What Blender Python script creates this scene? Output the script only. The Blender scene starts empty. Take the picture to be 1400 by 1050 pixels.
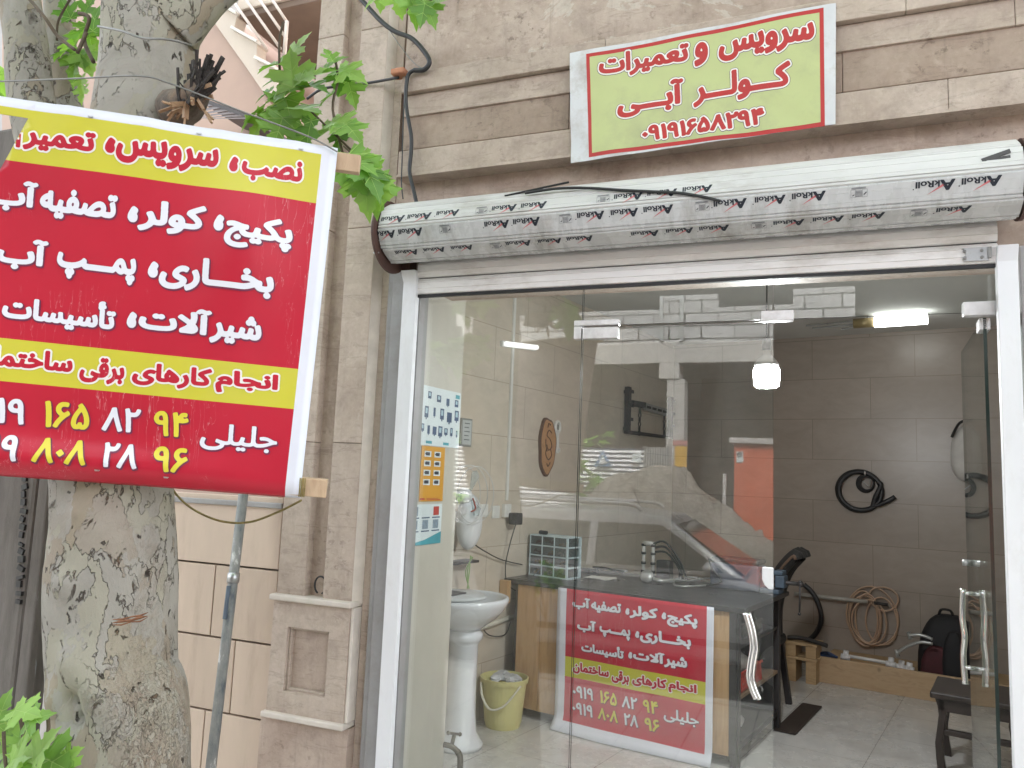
import bpy, bmesh, math, random
import numpy as np
from mathutils import Vector, Matrix, noise as mnoise
random.seed(7)
rad = math.radians
SC = bpy.context.scene
COL = SC.collection

# ------------------------------------------------------------------ camera
CZ = 1.57
FPX, PCX, PCY = 1050.0, 700.0, 525.0          # focal length and centre for a 1400 px wide frame
_up = np.array([360., 8755., FPX]); _up /= np.linalg.norm(_up)
_vd = np.array([413., -143., FPX]); _vd -= _up*_vd.dot(_up); _vd /= np.linalg.norm(_vd)
_rt = np.cross(_up, _vd); _rt /= np.linalg.norm(_rt)
if _rt[0] < 0: _rt = -_rt
MC = np.array([_rt, _vd, _up])                # camera axes -> world axes
CAMO = np.array([0.0, -2.821, CZ])
cam_d = bpy.data.cameras.new('Camera'); cam_d.sensor_width = 36; cam_d.lens = 36*FPX/1400
cam_d.clip_start = 0.05; cam_d.clip_end = 500
cam = bpy.data.objects.new('Camera', cam_d); COL.objects.link(cam)
_m = Matrix.Identity(4)
for i in range(3):
    _m[i][0] = MC[i][0]; _m[i][1] = MC[i][1]; _m[i][2] = -MC[i][2]; _m[i][3] = CAMO[i]
cam.matrix_world = _m
SC.camera = cam

# ------------------------------------------------------------------ sky, sun, exposure
SUN_EL, SUN_AZ = 52, 18                       # azimuth of the sun, clockwise from +y
w = bpy.data.worlds.new('World'); SC.world = w; w.use_nodes = True
nt = w.node_tree
sky = nt.nodes.new('ShaderNodeTexSky'); sky.sky_type = 'NISHITA'; sky.sun_disc = False
sky.sun_elevation = rad(SUN_EL); sky.sun_rotation = rad(SUN_AZ); sky.air_density = 1.0; sky.dust_density = 4.0; sky.ozone_density = 0.6
hsv = nt.nodes.new('ShaderNodeHueSaturation'); hsv.inputs['Saturation'].default_value = 0.24
nt.links.new(sky.outputs[0], hsv.inputs['Color'])
nt.links.new(hsv.outputs[0], nt.nodes['Background'].inputs[0]); nt.nodes['Background'].inputs[1].default_value = 0.15
sd = bpy.data.lights.new('Sun', 'SUN'); sd.energy = 0.65; sd.angle = rad(3); sd.color = (1, .96, .9)
sun = bpy.data.objects.new('Sun', sd); COL.objects.link(sun)
_az, _el = rad(SUN_AZ), rad(SUN_EL)
_dir = Vector((math.sin(_az)*math.cos(_el), math.cos(_az)*math.cos(_el), math.sin(_el)))
sun.rotation_euler = _dir.to_track_quat('Z', 'Y').to_euler()
sun.location = (0, -3, 12)
SC.view_settings.view_transform = 'Standard'; SC.view_settings.look = 'None'
SC.view_settings.exposure = 2.84; SC.view_settings.gamma = 1
SC.render.engine = 'CYCLES'
SC.cycles.max_bounces = 8; SC.cycles.transparent_max_bounces = 20; SC.cycles.glossy_bounces = 5
SC.cycles.diffuse_bounces = 4; SC.cycles.use_denoising = True
SC.cycles.caustics_reflective = False; SC.cycles.caustics_refractive = False
SC.cycles.sample_clamp_indirect = 6

# ------------------------------------------------------------------ survey helpers: where a sight line meets a real plane
def ray(px, py): return MC @ np.array([px-PCX, -(py-PCY), FPX])
def onP(px, py, p, n):
    d = ray(px, py); return CAMO + d*(np.dot(np.array(p)-CAMO, n)/np.dot(d, n))
def onY(px, py, y=0.): return onP(px, py, (0, y, 0), np.array([0., 1, 0]))
def onZ(px, py, z=0.): return onP(px, py, (0, 0, z), np.array([0., 0, 1]))
def onX(px, py, x=0.): return onP(px, py, (x, 0, 0), np.array([1., 0, 0]))
def onR(px, py, d):                            # a thing seen mirrored in the shop glass (y = 0), d metres in front of it
    q = onY(px, py, d).copy(); q[1] = -d; return q
SKEW = rad(12.0)                               # the room stands 12 degrees askew to the street front
E1 = np.array([math.cos(SKEW), -math.sin(SKEW), 0]); E2 = np.array([math.sin(SKEW), math.cos(SKEW), 0])
def fI(x, y, z=0.): q = E1*x+E2*y; return np.array([q[0], q[1], z])
def toI(q): return np.array([np.dot(q, E1), np.dot(q, E2), q[2]])
def iX(px, py, x): return toI(onP(px, py, E1*x, E1))
def iY(px, py, y): return toI(onP(px, py, E2*y, E2))
def iZ(px, py, z): return toI(onZ(px, py, z))
def TI(p): return fI(p[0], p[1], p[2])

# ------------------------------------------------------------------ materials
def _nodes(name):
    m = bpy.data.materials.new(name); m.use_nodes = True
    return m, m.node_tree, m.node_tree.nodes['Principled BSDF']
def lin(c):
    return tuple((x/255/12.92 if x/255 <= .04045 else ((x/255+.055)/1.055)**2.4) for x in c)
def N(t, kind, **kw):
    n = t.nodes.new(kind)
    for k, v in kw.items():
        if k in n.inputs: n.inputs[k].default_value = v
        else: setattr(n, k, v)
    return n
def ramp(t, fac, stops):
    r = t.nodes.new('ShaderNodeValToRGB'); e = r.color_ramp.elements
    while len(e) < len(stops): e.new(0.5)
    for el, (p, c) in zip(e, stops):
        el.position = p; el.color = (*c, 1) if len(c) == 3 else c
    t.links.new(fac, r.inputs[0]); return r
def mixc(t, fac, a, b, mode='MIX'):
    n = t.nodes.new('ShaderNodeMix'); n.data_type = 'RGBA'; n.blend_type = mode
    for sock, v in ((n.inputs[0], fac), (n.inputs[6], a), (n.inputs[7], b)):
        if hasattr(v, 'is_linked'): t.links.new(v, sock)
        elif isinstance(v, (tuple, list)): sock.default_value = (*v, 1)
        else: sock.default_value = v
    return n.outputs[2]
def coords(t, kind='Object', scale=(1, 1, 1), rot=(0, 0, 0)):
    c = t.nodes.new('ShaderNodeTexCoord'); mp = t.nodes.new('ShaderNodeMapping')
    mp.inputs['Scale'].default_value = scale; mp.inputs['Rotation'].default_value = rot
    t.links.new(c.outputs[kind], mp.inputs[0]); return mp.outputs[0]
def bump(t, b, h, strength=.3, dist=.01):
    n = t.nodes.new('ShaderNodeBump'); n.inputs['Strength'].default_value = strength; n.inputs['Distance'].default_value = dist
    t.links.new(h, n.inputs['Height']); t.links.new(n.outputs[0], b.inputs['Normal']); return n
def mat(name, c, rough=.6, var=.12, scale=8., metal=0., bumpv=0., spec=.5, stretch=(1, 1, 1), dirt=None, dirt_amt=.0, dirt_scale=3., coat=0.):
    """base colour c (linear) with mottling, optional dirt blotches and fine relief"""
    m, t, b = _nodes(name)
    co = coords(t, 'Object', stretch)
    nz = N(t, 'ShaderNodeTexNoise', Scale=scale, Detail=6., Roughness=.6); t.links.new(co, nz.inputs['Vector'])
    lo = tuple(x*(1-var) for x in c); hi = tuple(min(1, x*(1+var)) for x in c)
    col = ramp(t, nz.outputs[0], [(.3, lo), (.7, hi)]).outputs[0]
    if dirt is not None:
        n2 = N(t, 'ShaderNodeTexNoise', Scale=dirt_scale, Detail=8., Roughness=.7); t.links.new(co, n2.inputs['Vector'])
        f = ramp(t, n2.outputs[0], [(.5, (0, 0, 0)), (.72, (dirt_amt,)*3)]).outputs[0]
        col = mixc(t, f, col, dirt)
    t.links.new(col, b.inputs['Base Color'])
    b.inputs['Roughness'].default_value = rough; b.inputs['Metallic'].default_value = metal
    b.inputs['Specular IOR Level'].default_value = spec
    if coat: b.inputs['Coat Weight'].default_value = coat; b.inputs['Coat Roughness'].default_value = .1
    rr = N(t, 'ShaderNodeMapRange'); rr.inputs['To Min'].default_value = max(0.02, rough-.1); rr.inputs['To Max'].default_value = min(1, rough+.1)
    t.links.new(nz.outputs[0], rr.inputs[0]); t.links.new(rr.outputs[0], b.inputs['Roughness'])
    if bumpv:
        n3 = N(t, 'ShaderNodeTexNoise', Scale=scale*4, Detail=8.); t.links.new(co, n3.inputs['Vector'])
        bump(t, b, n3.outputs[0], bumpv, .01)
    return m
def travertine(name, c1, c2, stain=.5, pits=.5, patch=0.):
    m, t, b = _nodes(name)
    co = coords(t)
    big = N(t, 'ShaderNodeTexNoise', Scale=2.3, Detail=9., Roughness=.62, Distortion=.6); t.links.new(co, big.inputs['Vector'])
    col = ramp(t, big.outputs[0], [(.32, c1), (.5, tuple((a+d)/2 for a, d in zip(c1, c2))), (.68, c2)]).outputs[0]
    mp2 = coords(t, 'Object', (1, 1, 5))
    ve = N(t, 'ShaderNodeTexNoise', Scale=4.5, Detail=10., Roughness=.7, Distortion=1.4); t.links.new(mp2, ve.inputs['Vector'])
    vf = ramp(t, ve.outputs[0], [(.56, (0, 0, 0)), (.6, (.4,)*3), (.66, (0, 0, 0))]).outputs[0]
    col = mixc(t, vf, col, tuple(x*.6 for x in c1))
    st = N(t, 'ShaderNodeTexNoise', Scale=1.1, Detail=10., Roughness=.74); t.links.new(co, st.inputs['Vector'])
    sf = ramp(t, st.outputs[0], [(.5, (0, 0, 0)), (.66, (stain,)*3)]).outputs[0]
    col = mixc(t, sf, col, (.23, .15, .105))
    pi = N(t, 'ShaderNodeTexNoise', Scale=26., Detail=6., Roughness=.7); t.links.new(co, pi.inputs['Vector'])
    ar = N(t, 'ShaderNodeTexNoise', Scale=2.0, Detail=3.); t.links.new(coords(t, 'Object', (1.3, 1, 1.3), (0, .6, 0)), ar.inputs['Vector'])
    pf = ramp(t, pi.outputs[0], [(.56, (0, 0, 0)), (.64, (pits,)*3)]).outputs[0]
    af = ramp(t, ar.outputs[0], [(.46, (0, 0, 0)), (.6, (1, 1, 1))]).outputs[0]
    pf = mixc(t, 1.0, pf, af, 'MULTIPLY')
    col = mixc(t, pf, col, (.13, .09, .07))
    if patch:
        pn = N(t, 'ShaderNodeTexNoise', Scale=1.9, Detail=7., Roughness=.66, Distortion=.8); t.links.new(coords(t, 'Object', (1, 1, 1), (.3, .2, 1.1)), pn.inputs['Vector'])
        f = ramp(t, pn.outputs[0], [(.585, (0, 0, 0)), (.6, (patch,)*3), (.66, (patch*.3,)*3)]).outputs[0]
        col = mixc(t, f, col, (.62, .58, .52))
    md = N(t, 'ShaderNodeTexNoise', Scale=7.5, Detail=12., Roughness=.75, Distortion=.3); t.links.new(co, md.inputs['Vector'])
    col = mixc(t, ramp(t, md.outputs[0], [(.36, (.4,)*3), (.5, (0, 0, 0))]).outputs[0], col, tuple(x*.62 for x in c1))
    col = mixc(t, ramp(t, md.outputs[0], [(.55, (0, 0, 0)), (.70, (.55,)*3)]).outputs[0], col, tuple(min(.7, x*1.22) for x in c2))
    sk = N(t, 'ShaderNodeTexNoise', Scale=5., Detail=9., Roughness=.7); t.links.new(coords(t, 'Object', (5, 5, .35)), sk.inputs['Vector'])
    col = mixc(t, ramp(t, sk.outputs[0], [(.56, (0, 0, 0)), (.70, (.38*stain*2,)*3)]).outputs[0], col, (.16, .125, .10))
    isl = N(t, 'ShaderNodeNewGeometry'); col = mixc(t, 1.0, col, ramp(t, isl.outputs['Random Per Island'], [(0., (.80, .79, .78)), (.5, (.93, .92, .91)), (1., (1, 1, 1))]).outputs[0], 'MULTIPLY')
    fi = N(t, 'ShaderNodeTexNoise', Scale=70., Detail=4., Roughness=.6); t.links.new(co, fi.inputs['Vector'])
    col = mixc(t, .35, col, ramp(t, fi.outputs[0], [(.3, (.72,)*3), (.7, (1, 1, 1))]).outputs[0], 'MULTIPLY')
    t.links.new(col, b.inputs['Base Color']); b.inputs['Roughness'].default_value = .62; b.inputs['Specular IOR Level'].default_value = .35
    h = mixc(t, 1.0, big.outputs[0], pf, 'SUBTRACT')
    bump(t, b, h, .35, .012)
    return m
def wood(name, c1, c2, grain=(1, 1, 14), rough=.55, planks=None):
    m, t, b = _nodes(name)
    co = coords(t, 'Object', grain)
    nz = N(t, 'ShaderNodeTexNoise', Scale=3., Detail=8., Roughness=.6, Distortion=.7); t.links.new(co, nz.inputs['Vector'])
    col = ramp(t, nz.outputs[0], [(.3, c1), (.55, c2), (.75, tuple(x*.82 for x in c1))]).outputs[0]
    kn = N(t, 'ShaderNodeTexVoronoi', Scale=5.); t.links.new(coords(t, 'Object', (1, 1, .7)), kn.inputs['Vector'])
    kf = ramp(t, kn.outputs['Distance'], [(.0, (.8,)*3), (.09, (0, 0, 0))]).outputs[0]
    col = mixc(t, kf, col, tuple(x*.35 for x in c1))
    t.links.new(col, b.inputs['Base Color']); b.inputs['Roughness'].default_value = rough
    bump(t, b, nz.outputs[0], .15, .004)
    return m
def emit(name, c, s):
    m, t, b = _nodes(name)
    b.inputs['Base Color'].default_value = (*c, 1); b.inputs['Emission Color'].default_value = (*c, 1); b.inputs['Emission Strength'].default_value = s
    return m
def glass_mat(name, tint=(.96, .975, .962), r0=.055, dust=.02, gain=1.0):
    """thin sheet glass: straight see-through plus mirror reflection that grows at grazing angles"""
    m, t, b = _nodes(name); t.nodes.remove(b); out = t.nodes['Material Output']
    tr = N(t, 'ShaderNodeBsdfTransparent'); tr.inputs[0].default_value = (*tint, 1)
    gl = N(t, 'ShaderNodeBsdfGlossy'); gl.inputs['Roughness'].default_value = .0; gl.inputs[0].default_value = (1, 1, 1, 1)
    lw = N(t, 'ShaderNodeLayerWeight'); lw.inputs[0].default_value = .5
    wn = N(t, 'ShaderNodeTexNoise', Scale=1.6, Detail=1.5); t.links.new(coords(t), wn.inputs['Vector'])
    wb = N(t, 'ShaderNodeBump'); wb.inputs['Strength'].default_value = .5; wb.inputs['Distance'].default_value = .0012; t.links.new(wn.outputs[0], wb.inputs['Height']); t.links.new(wb.outputs[0], gl.inputs['Normal'])
    pw = N(t, 'ShaderNodeMath', operation='POWER'); t.links.new(lw.outputs['Facing'], pw.inputs[0]); pw.inputs[1].default_value = 4.5
    ma = N(t, 'ShaderNodeMath', operation='MULTIPLY_ADD'); t.links.new(pw.outputs[0], ma.inputs[0]); ma.inputs[1].default_value = 1-r0; ma.inputs[2].default_value = r0
    ma.use_clamp = True
    mx = N(t, 'ShaderNodeMixShader'); t.links.new(ma.outputs[0], mx.inputs[0]); t.links.new(tr.outputs[0], mx.inputs[1]); t.links.new(gl.outputs[0], mx.inputs[2])
    df = N(t, 'ShaderNodeBsdfDiffuse'); df.inputs[0].default_value = (.6, .6, .58, 1)
    nz = N(t, 'ShaderNodeTexNoise', Scale=3., Detail=8., Roughness=.7); t.links.new(coords(t, 'Object', (1, 1, .4)), nz.inputs['Vector'])
    dm = N(t, 'ShaderNodeMapRange'); dm.inputs['From Min'].default_value = .45; dm.inputs['From Max'].default_value = .8; dm.inputs['To Max'].default_value = dust*2.5; dm.inputs['To Min'].default_value = dust*.4
    t.links.new(nz.outputs[0], dm.inputs[0])
    m2 = N(t, 'ShaderNodeMixShader'); t.links.new(dm.outputs[0], m2.inputs[0]); t.links.new(mx.outputs[0], m2.inputs[1]); t.links.new(df.outputs[0], m2.inputs[2])
    t.links.new(m2.outputs[0], out.inputs[0])
    return m

# ------------------------------------------------------------------ mesh building
class MB:
    """collects shapes (world or room coordinates) into ONE mesh"""
    def __init__(self, T=None): self.v = []; self.f = []; self.mi = []; self.sm = []; self.T = T; self.m = 0; self.smooth = False
    def add(self, vs, fs):
        o = len(self.v); self.v += [tuple(float(c) for c in p) for p in vs]
        for f in fs: self.f.append([o+i for i in f]); self.mi.append(self.m); self.sm.append(self.smooth)
        return self
    def box(self, lo, hi, R=None, c=None):
        (x0, y0, z0), (x1, y1, z1) = lo, hi
        vs = [(x0, y0, z0), (x1, y0, z0), (x1, y1, z0), (x0, y1, z0), (x0, y0, z1), (x1, y0, z1), (x1, y1, z1), (x0, y1, z1)]
        if R is not None:
            cc = Vector(c if c is not None else [(a+b)/2 for a, b in zip(lo, hi)])
            vs = [tuple(R @ (Vector(p)-cc)+cc) for p in vs]
        return self.add(vs, [(0, 3, 2, 1), (4, 5, 6, 7), (0, 1, 5, 4), (1, 2, 6, 5), (2, 3, 7, 6), (3, 0, 4, 7)])
    def bar(self, p, q, w, h=None, up=(0, 0, 1)):
        """rectangular bar from p to q"""
        h = h or w; p = Vector(p); q = Vector(q); d = (q-p).normalized(); u = Vector(up)
        if abs(d.dot(u)) > .95: u = Vector((1, 0, 0))
        s = d.cross(u).normalized(); u = s.cross(d)
        vs = [tuple(e+s*a*w/2+u*b*h/2) for e in (p, q) for a, b in ((-1, -1), (1, -1), (1, 1), (-1, 1))]
        return self.add(vs, [(3, 2, 1, 0), (4, 5, 6, 7), (0, 1, 5, 4), (1, 2, 6, 5), (2, 3, 7, 6), (3, 0, 4, 7)])
    def tube(self, pts, r, seg=8, cap=True, closed=False, flat=1.0):
        pts = [Vector(p) for p in pts]; n = len(pts); rs = r if isinstance(r, (list, tuple)) else [r]*n
        vs = []; prev = None
        for i, p in enumerate(pts):
            if closed: d = pts[(i+1) % n]-pts[i-1]
            else: d = pts[min(i+1, n-1)]-pts[max(i-1, 0)]
            d.normalize()
            if prev is None:
                u = Vector((0, 0, 1)) if abs(d.z) < .9 else Vector((1, 0, 0))
                a = d.cross(u).normalized()
            else: a = (prev-d*prev.dot(d)).normalized()
            prev = a; b = d.cross(a)
            for k in range(seg):
                t = 2*math.pi*k/seg; vs.append(tuple(p+(a*math.cos(t)+b*math.sin(t)*flat)*rs[i]))
        fs = []
        for i in range(n if closed else n-1):
            j = (i+1) % n
            for k in range(seg): fs.append((i*seg+k, i*seg+(k+1) % seg, j*seg+(k+1) % seg, j*seg+k))
        if cap and not closed: fs += [tuple(range(seg))[::-1], tuple((n-1)*seg+k for k in range(seg))]
        return self.add(vs, fs)
    def lathe(self, prof, c=(0, 0, 0), seg=24, axis='z', sx=1., sy=1., cap=True):
        vs = []
        for r, h in prof:
            for k in range(seg):
                t = 2*math.pi*k/seg; x, y = r*math.cos(t)*sx, r*math.sin(t)*sy
                p = {'z': (x, y, h), 'x': (h, x, y), 'y': (x, h, y)}[axis]
                vs.append((p[0]+c[0], p[1]+c[1], p[2]+c[2]))
        fs = []
        for i in range(len(prof)-1):
            for k in range(seg): fs.append((i*seg+k, i*seg+(k+1) % seg, (i+1)*seg+(k+1) % seg, (i+1)*seg+k))
        if cap:
            fs.append(tuple(range(seg))[::-1]); fs.append(tuple((len(prof)-1)*seg+k for k in range(seg)))
        return self.add(vs, fs)
    def prism(self, poly, off):
        """polygon (3-D points) pushed along off"""
        n = len(poly); off = np.array(off, float)
        vs = [tuple(p) for p in poly]+[tuple(np.array(p)+off) for p in poly]
        fs = [tuple(range(n)), tuple(range(2*n-1, n-1, -1))]+[(i, i+n, (i+1) % n+n, (i+1) % n) for i in range(n)]
        return self.add(vs, fs)
    def ball(self, c, r, seg=14, rings=9):
        rx, ry, rz = r if isinstance(r, (tuple, list)) else (r, r, r)
        vs = []; fs = []
        for i in range(rings+1):
            a = math.pi*i/rings-math.pi/2
            for k in range(seg):
                t = 2*math.pi*k/seg; vs.append((c[0]+rx*math.cos(a)*math.cos(t), c[1]+ry*math.cos(a)*math.sin(t), c[2]+rz*math.sin(a)))
        for i in range(rings):
            for k in range(seg): fs.append((i*seg+k, i*seg+(k+1) % seg, (i+1)*seg+(k+1) % seg, (i+1)*seg+k))
        return self.add(vs, fs)
    def build(self, name, mats, root=None, smooth=None, bevel=0., fix=True, sub=0):
        vs = self.v if self.T is None else [tuple(self.T(p)) for p in self.v]
        o = np.array(root.location) if root is not None else np.zeros(3)
        me = bpy.data.meshes.new(name)
        me.from_pydata([tuple(np.array(p)-o) for p in vs], [], self.f)
        for m in (mats if isinstance(mats, (list, tuple)) else [mats]): me.materials.append(m)
        me.polygons.foreach_set('material_index', self.mi)
        s = self.sm if smooth is None else [smooth]*len(self.f)
        me.polygons.foreach_set('use_smooth', s)
        me.update()
        if fix:
            bm = bmesh.new(); bm.from_mesh(me); bmesh.ops.remove_doubles(bm, verts=bm.verts, dist=1e-5)
            bmesh.ops.recalc_face_normals(bm, faces=bm.faces); bm.to_mesh(me); bm.free()
        ob = bpy.data.objects.new(name, me); COL.objects.link(ob)
        if root is not None: ob.parent = root
        if bevel:
            md = ob.modifiers.new('Bevel', 'BEVEL'); md.width = bevel; md.segments = 2; md.limit_method = 'ANGLE'; md.angle_limit = rad(40)
        if sub:
            md = ob.modifiers.new('Sub', 'SUBSURF'); md.levels = sub; md.render_levels = sub
        return ob
def child(ob, parent):
    """hang ob (built in world coordinates) under another part"""
    base = np.array(parent.matrix_world.translation) if parent.parent is None else np.array(parent.parent.location)+np.array(parent.location)
    ob.parent = parent; ob.location = Vector(np.array(ob.location)-base); return ob
def tag(o, label, cat, group=None, kind=None):
    o['label'] = label; o['category'] = cat
    if group: o['group'] = group
    if kind: o['kind'] = kind
    return o
def thing(name, label, cat, loc=(0, 0, 0), group=None):
    o = bpy.data.objects.new(name, None); COL.objects.link(o); o.location = tuple(float(c) for c in loc)
    o.empty_display_size = .1
    return tag(o, label, cat, group)
def struct(o): o['kind'] = 'structure'; return o
def spline(pts, n=8):
    """smooth path through points"""
    P = [np.array(p, float) for p in pts]; out = []
    for i in range(len(P)-1):
        p0 = P[max(i-1, 0)]; p1 = P[i]; p2 = P[i+1]; p3 = P[min(i+2, len(P)-1)]
        for k in range(n):
            t = k/n
            out.append(.5*((2*p1)+(-p0+p2)*t+(2*p0-5*p1+4*p2-p3)*t*t+(-p0+3*p1-3*p2+p3)*t**3))
    out.append(P[-1]); return out
# ------------------------------------------------------------------ lettering: the words are shaped, filled, thickened and cut into small faces
import unicodedata
_FORMS = {}
for _cp in list(range(0xFB50, 0xFE00))+list(range(0xFE70, 0xFF00)):
    _d = unicodedata.decomposition(chr(_cp)).split()
    if len(_d) >= 2 and _d[0] in ('<isolated>', '<initial>', '<medial>', '<final>'):
        _FORMS[(tuple(int(x, 16) for x in _d[1:]), _d[0][1:-1])] = _cp
def shape_fa(s):
    ch = []; i = 0
    while i < len(s):
        if s[i] == 'ل' and i+1 < len(s) and s[i+1] in 'اآأ': ch.append(s[i:i+2]); i += 2
        else: ch.append(s[i]); i += 1
    jn = lambda c: c == 'ـ' or (tuple(map(ord, c)), 'initial') in _FORMS
    jp = lambda c: c == 'ـ' or (tuple(map(ord, c)), 'final') in _FORMS
    out = []
    for k, c in enumerate(ch):
        if c == 'ـ' or not (jn(c) or jp(c)): out.append(c); continue
        p = k > 0 and jn(ch[k-1]) and jp(c); n = k+1 < len(ch) and jn(c) and jp(ch[k+1])
        f = 'medial' if p and n else 'final' if p else 'initial' if n else 'isolated'
        cp = _FORMS.get((tuple(map(ord, c)), f)); out.append(chr(cp) if cp else c)
    return ''.join(reversed(out))
_RAS = {}
def raster(body, res=56, ss=3):
    """fill mask of a word (non-zero winding), ss*res pixels per em"""
    key = (body, res)
    if key in _RAS: return _RAS[key]
    c = bpy.data.curves.new('t', 'FONT'); c.body = body; c.fill_mode = 'NONE'; c.resolution_u = 3
    o = bpy.data.objects.new('t', c); COL.objects.link(o)
    bpy.context.view_layer.update()
    me = bpy.data.meshes.new_from_object(o.evaluated_get(bpy.context.evaluated_depsgraph_get()))
    P = np.array([v.co[:2] for v in me.vertices]); nxt = {}
    par = list(range(len(P)))
    def find(a):
        while par[a] != a: par[a] = par[par[a]]; a = par[a]
        return a
    for e in me.edges:
        a, b = find(e.vertices[0]), find(e.vertices[1])
        if a != b: par[a] = b
    comp = {}
    for i in range(len(P)): comp.setdefault(find(i), []).append(i)
    S = []
    for idx in comp.values():
        for a, b in zip(idx, idx[1:]+idx[:1]): S.append((*P[a], *P[b]))
    S = np.array(S)
    bpy.data.objects.remove(o); bpy.data.curves.remove(c); bpy.data.meshes.remove(me)
    k = res*ss; pad = int(.3*k)
    x0, y0 = P.min(0); x1, y1 = P.max(0)
    W, H = int((x1-x0)*k)+2*pad+2, int((y1-y0)*k)+2*pad+2
    A = np.zeros((H, W), bool)
    X1, Y1, X2, Y2 = [(S[:, i]-(x0 if i % 2 == 0 else y0))*k+pad for i in range(4)]
    for r in range(H):
        y = r+.5; mk = (Y1 <= y) != (Y2 <= y)
        if not mk.any(): continue
        xs = X1[mk]+(y-Y1[mk])*(X2[mk]-X1[mk])/(Y2[mk]-Y1[mk]); sg = np.where(Y2[mk] > Y1[mk], 1, -1)
        od = np.argsort(xs); wn = np.cumsum(sg[od]); xs = xs[od]
        for i in range(len(xs)-1):
            if wn[i] != 0: A[r, int(math.ceil(xs[i]-.5)):int(math.ceil(xs[i+1]-.5))] = True
    _RAS[key] = (A, k); return _RAS[key]
def dilate(A, rx, ry):
    H, W = A.shape; out = np.zeros_like(A); cs = None
    for dy in range(-int(ry), int(ry)+1):
        wx = int(rx*math.sqrt(max(0, 1-(dy/max(ry, .01))**2)))
        cs = np.cumsum(np.pad(A, ((0, 0), (wx+1, wx))).astype(np.int32), 1)
        D = (cs[:, 2*wx+1:]-cs[:, :-2*wx-1])[:, :W] > 0
        if dy >= 0: out[dy:] |= D[:H-dy] if dy else D
        else: out[:dy] |= D[-dy:]
    return out
def mask_cells(A, ss):
    """mask -> polygons (marching squares) in pixel units of A"""
    H, W = (A.shape[0]//ss)*ss, (A.shape[1]//ss)*ss
    G = A[:H, :W].reshape(H//ss, ss, W//ss, ss).mean((1, 3))
    G = np.pad(G, 1); B = np.pad(G, 1)
    G = (B[1:-1, 1:-1]*4+B[:-2, 1:-1]+B[2:, 1:-1]+B[1:-1, :-2]+B[1:-1, 2:])/8
    I = G > .5; h, w = G.shape; polys = []
    pt = lambda i, j: ((j-.5)*ss, (i-.5)*ss)
    cnt = I[:-1, :-1].astype(int)+I[:-1, 1:]+I[1:, :-1]+I[1:, 1:]
    for i in range(h-1):
        j = 0
        while j < w-1:
            c = cnt[i, j]
            if c == 0: j += 1; continue
            if c == 4:
                j0 = j
                while j < w-1 and cnt[i, j] == 4 and j-j0 < 6: j += 1
                polys.append([pt(i, j0), pt(i, j), pt(i+1, j), pt(i+1, j0)]); continue
            cr = [(i, j), (i, j+1), (i+1, j+1), (i+1, j)]; pg = []
            for a in range(4):
                p, q = cr[a], cr[(a+1) % 4]; gp, gq = G[p], G[q]
                if gp > .5: pg.append(pt(*p))
                if (gp > .5) != (gq > .5):
                    t = (.5-gp)/(gq-gp); P_, Q_ = pt(*p), pt(*q); pg.append((P_[0]+(Q_[0]-P_[0])*t, P_[1]+(Q_[1]-P_[1])*t))
            if len(pg) >= 3: polys.append(pg)
            j += 1
    return polys
def word(text, cx, cy, w, h, bold=(.05, .05), halo=0., fa=True, res=56, shift=(0, 0)):
    """faces of one word fitted to the box w x h about (cx, cy), y downwards. Returns (letter polys, halo polys)"""
    body = shape_fa(text) if fa else text
    A, k = raster(body, res); ss = 3
    L = dilate(A, bold[0]*k, bold[1]*k)
    ys, xs = np.where(L.any(1))[0], np.where(L.any(0))[0]
    x0, x1, y0, y1 = xs[0], xs[-1]+1, ys[0], ys[-1]+1
    sx, sy = w/(x1-x0), h/(y1-y0)
    mp = lambda pg: [(cx+(x-(x0+x1)/2)*sx, cy-(y-(y0+y1)/2)*sy) for x, y in pg]
    lp = [mp(p) for p in mask_cells(L, ss)]
    hp = []
    if halo:
        Lp = np.pad(L, 40)
        hp = [[(x-40*sx, y+40*sy) for x, y in mp(p)] for p in mask_cells(dilate(Lp, halo/sx, halo/sy), ss)]
    return lp, hp
def put_polys(mb, polys, f):
    for pg in polys:
        mb.add([f(x, y) for x, y in pg], [tuple(range(len(pg)))])
# ------------------------------------------------------------------ shared materials
M = {}
M['trav'] = travertine('travertine', (.43, .33, .27), (.58, .475, .405), stain=.4, pits=.4)
M['trav_hi'] = travertine('travertine_weathered', (.41, .32, .265), (.57, .475, .41), stain=.5, pits=.7, patch=.6)
M['trav_pil'] = travertine('travertine_pilaster', (.45, .365, .30), (.60, .505, .435), stain=.22, pits=.3)
M['trav_dk'] = travertine('travertine_brown', (.33, .245, .19), (.46, .37, .30), stain=.4, pits=.5)
M['slab'] = mat('tile_slab_stone', (.55, .435, .345), .55, .06, 3.5, bumpv=.06, dirt=(.34, .25, .19), dirt_amt=.5, dirt_scale=3., stretch=(3, 3, .6))
_t = M['slab'].node_tree; _b = _t.nodes['Principled BSDF']; _s = _b.inputs['Base Color'].links[0].from_socket; _g = N(_t, 'ShaderNodeNewGeometry')
_t.links.new(mixc(_t, 1., _s, ramp(_t, _g.outputs['Random Per Island'], [(0., (.84, .83, .82)), (1., (1, 1, 1))]).outputs[0], 'MULTIPLY'), _b.inputs['Base Color'])
M['joint'] = mat('dark_mortar', (.10, .085, .075), .9)
M['white_pvc'] = mat('white_painted_metal', (.74, .75, .775), .4, .04, 3, dirt=(.42, .39, .35), dirt_amt=.25, dirt_scale=6, bumpv=.03, stretch=(2, 2, .8))
M['grey_metal'] = mat('grey_painted_metal', (.30, .295, .295), .5, .10, 5, dirt=(.18, .14, .11), dirt_amt=.5, dirt_scale=4)
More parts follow.
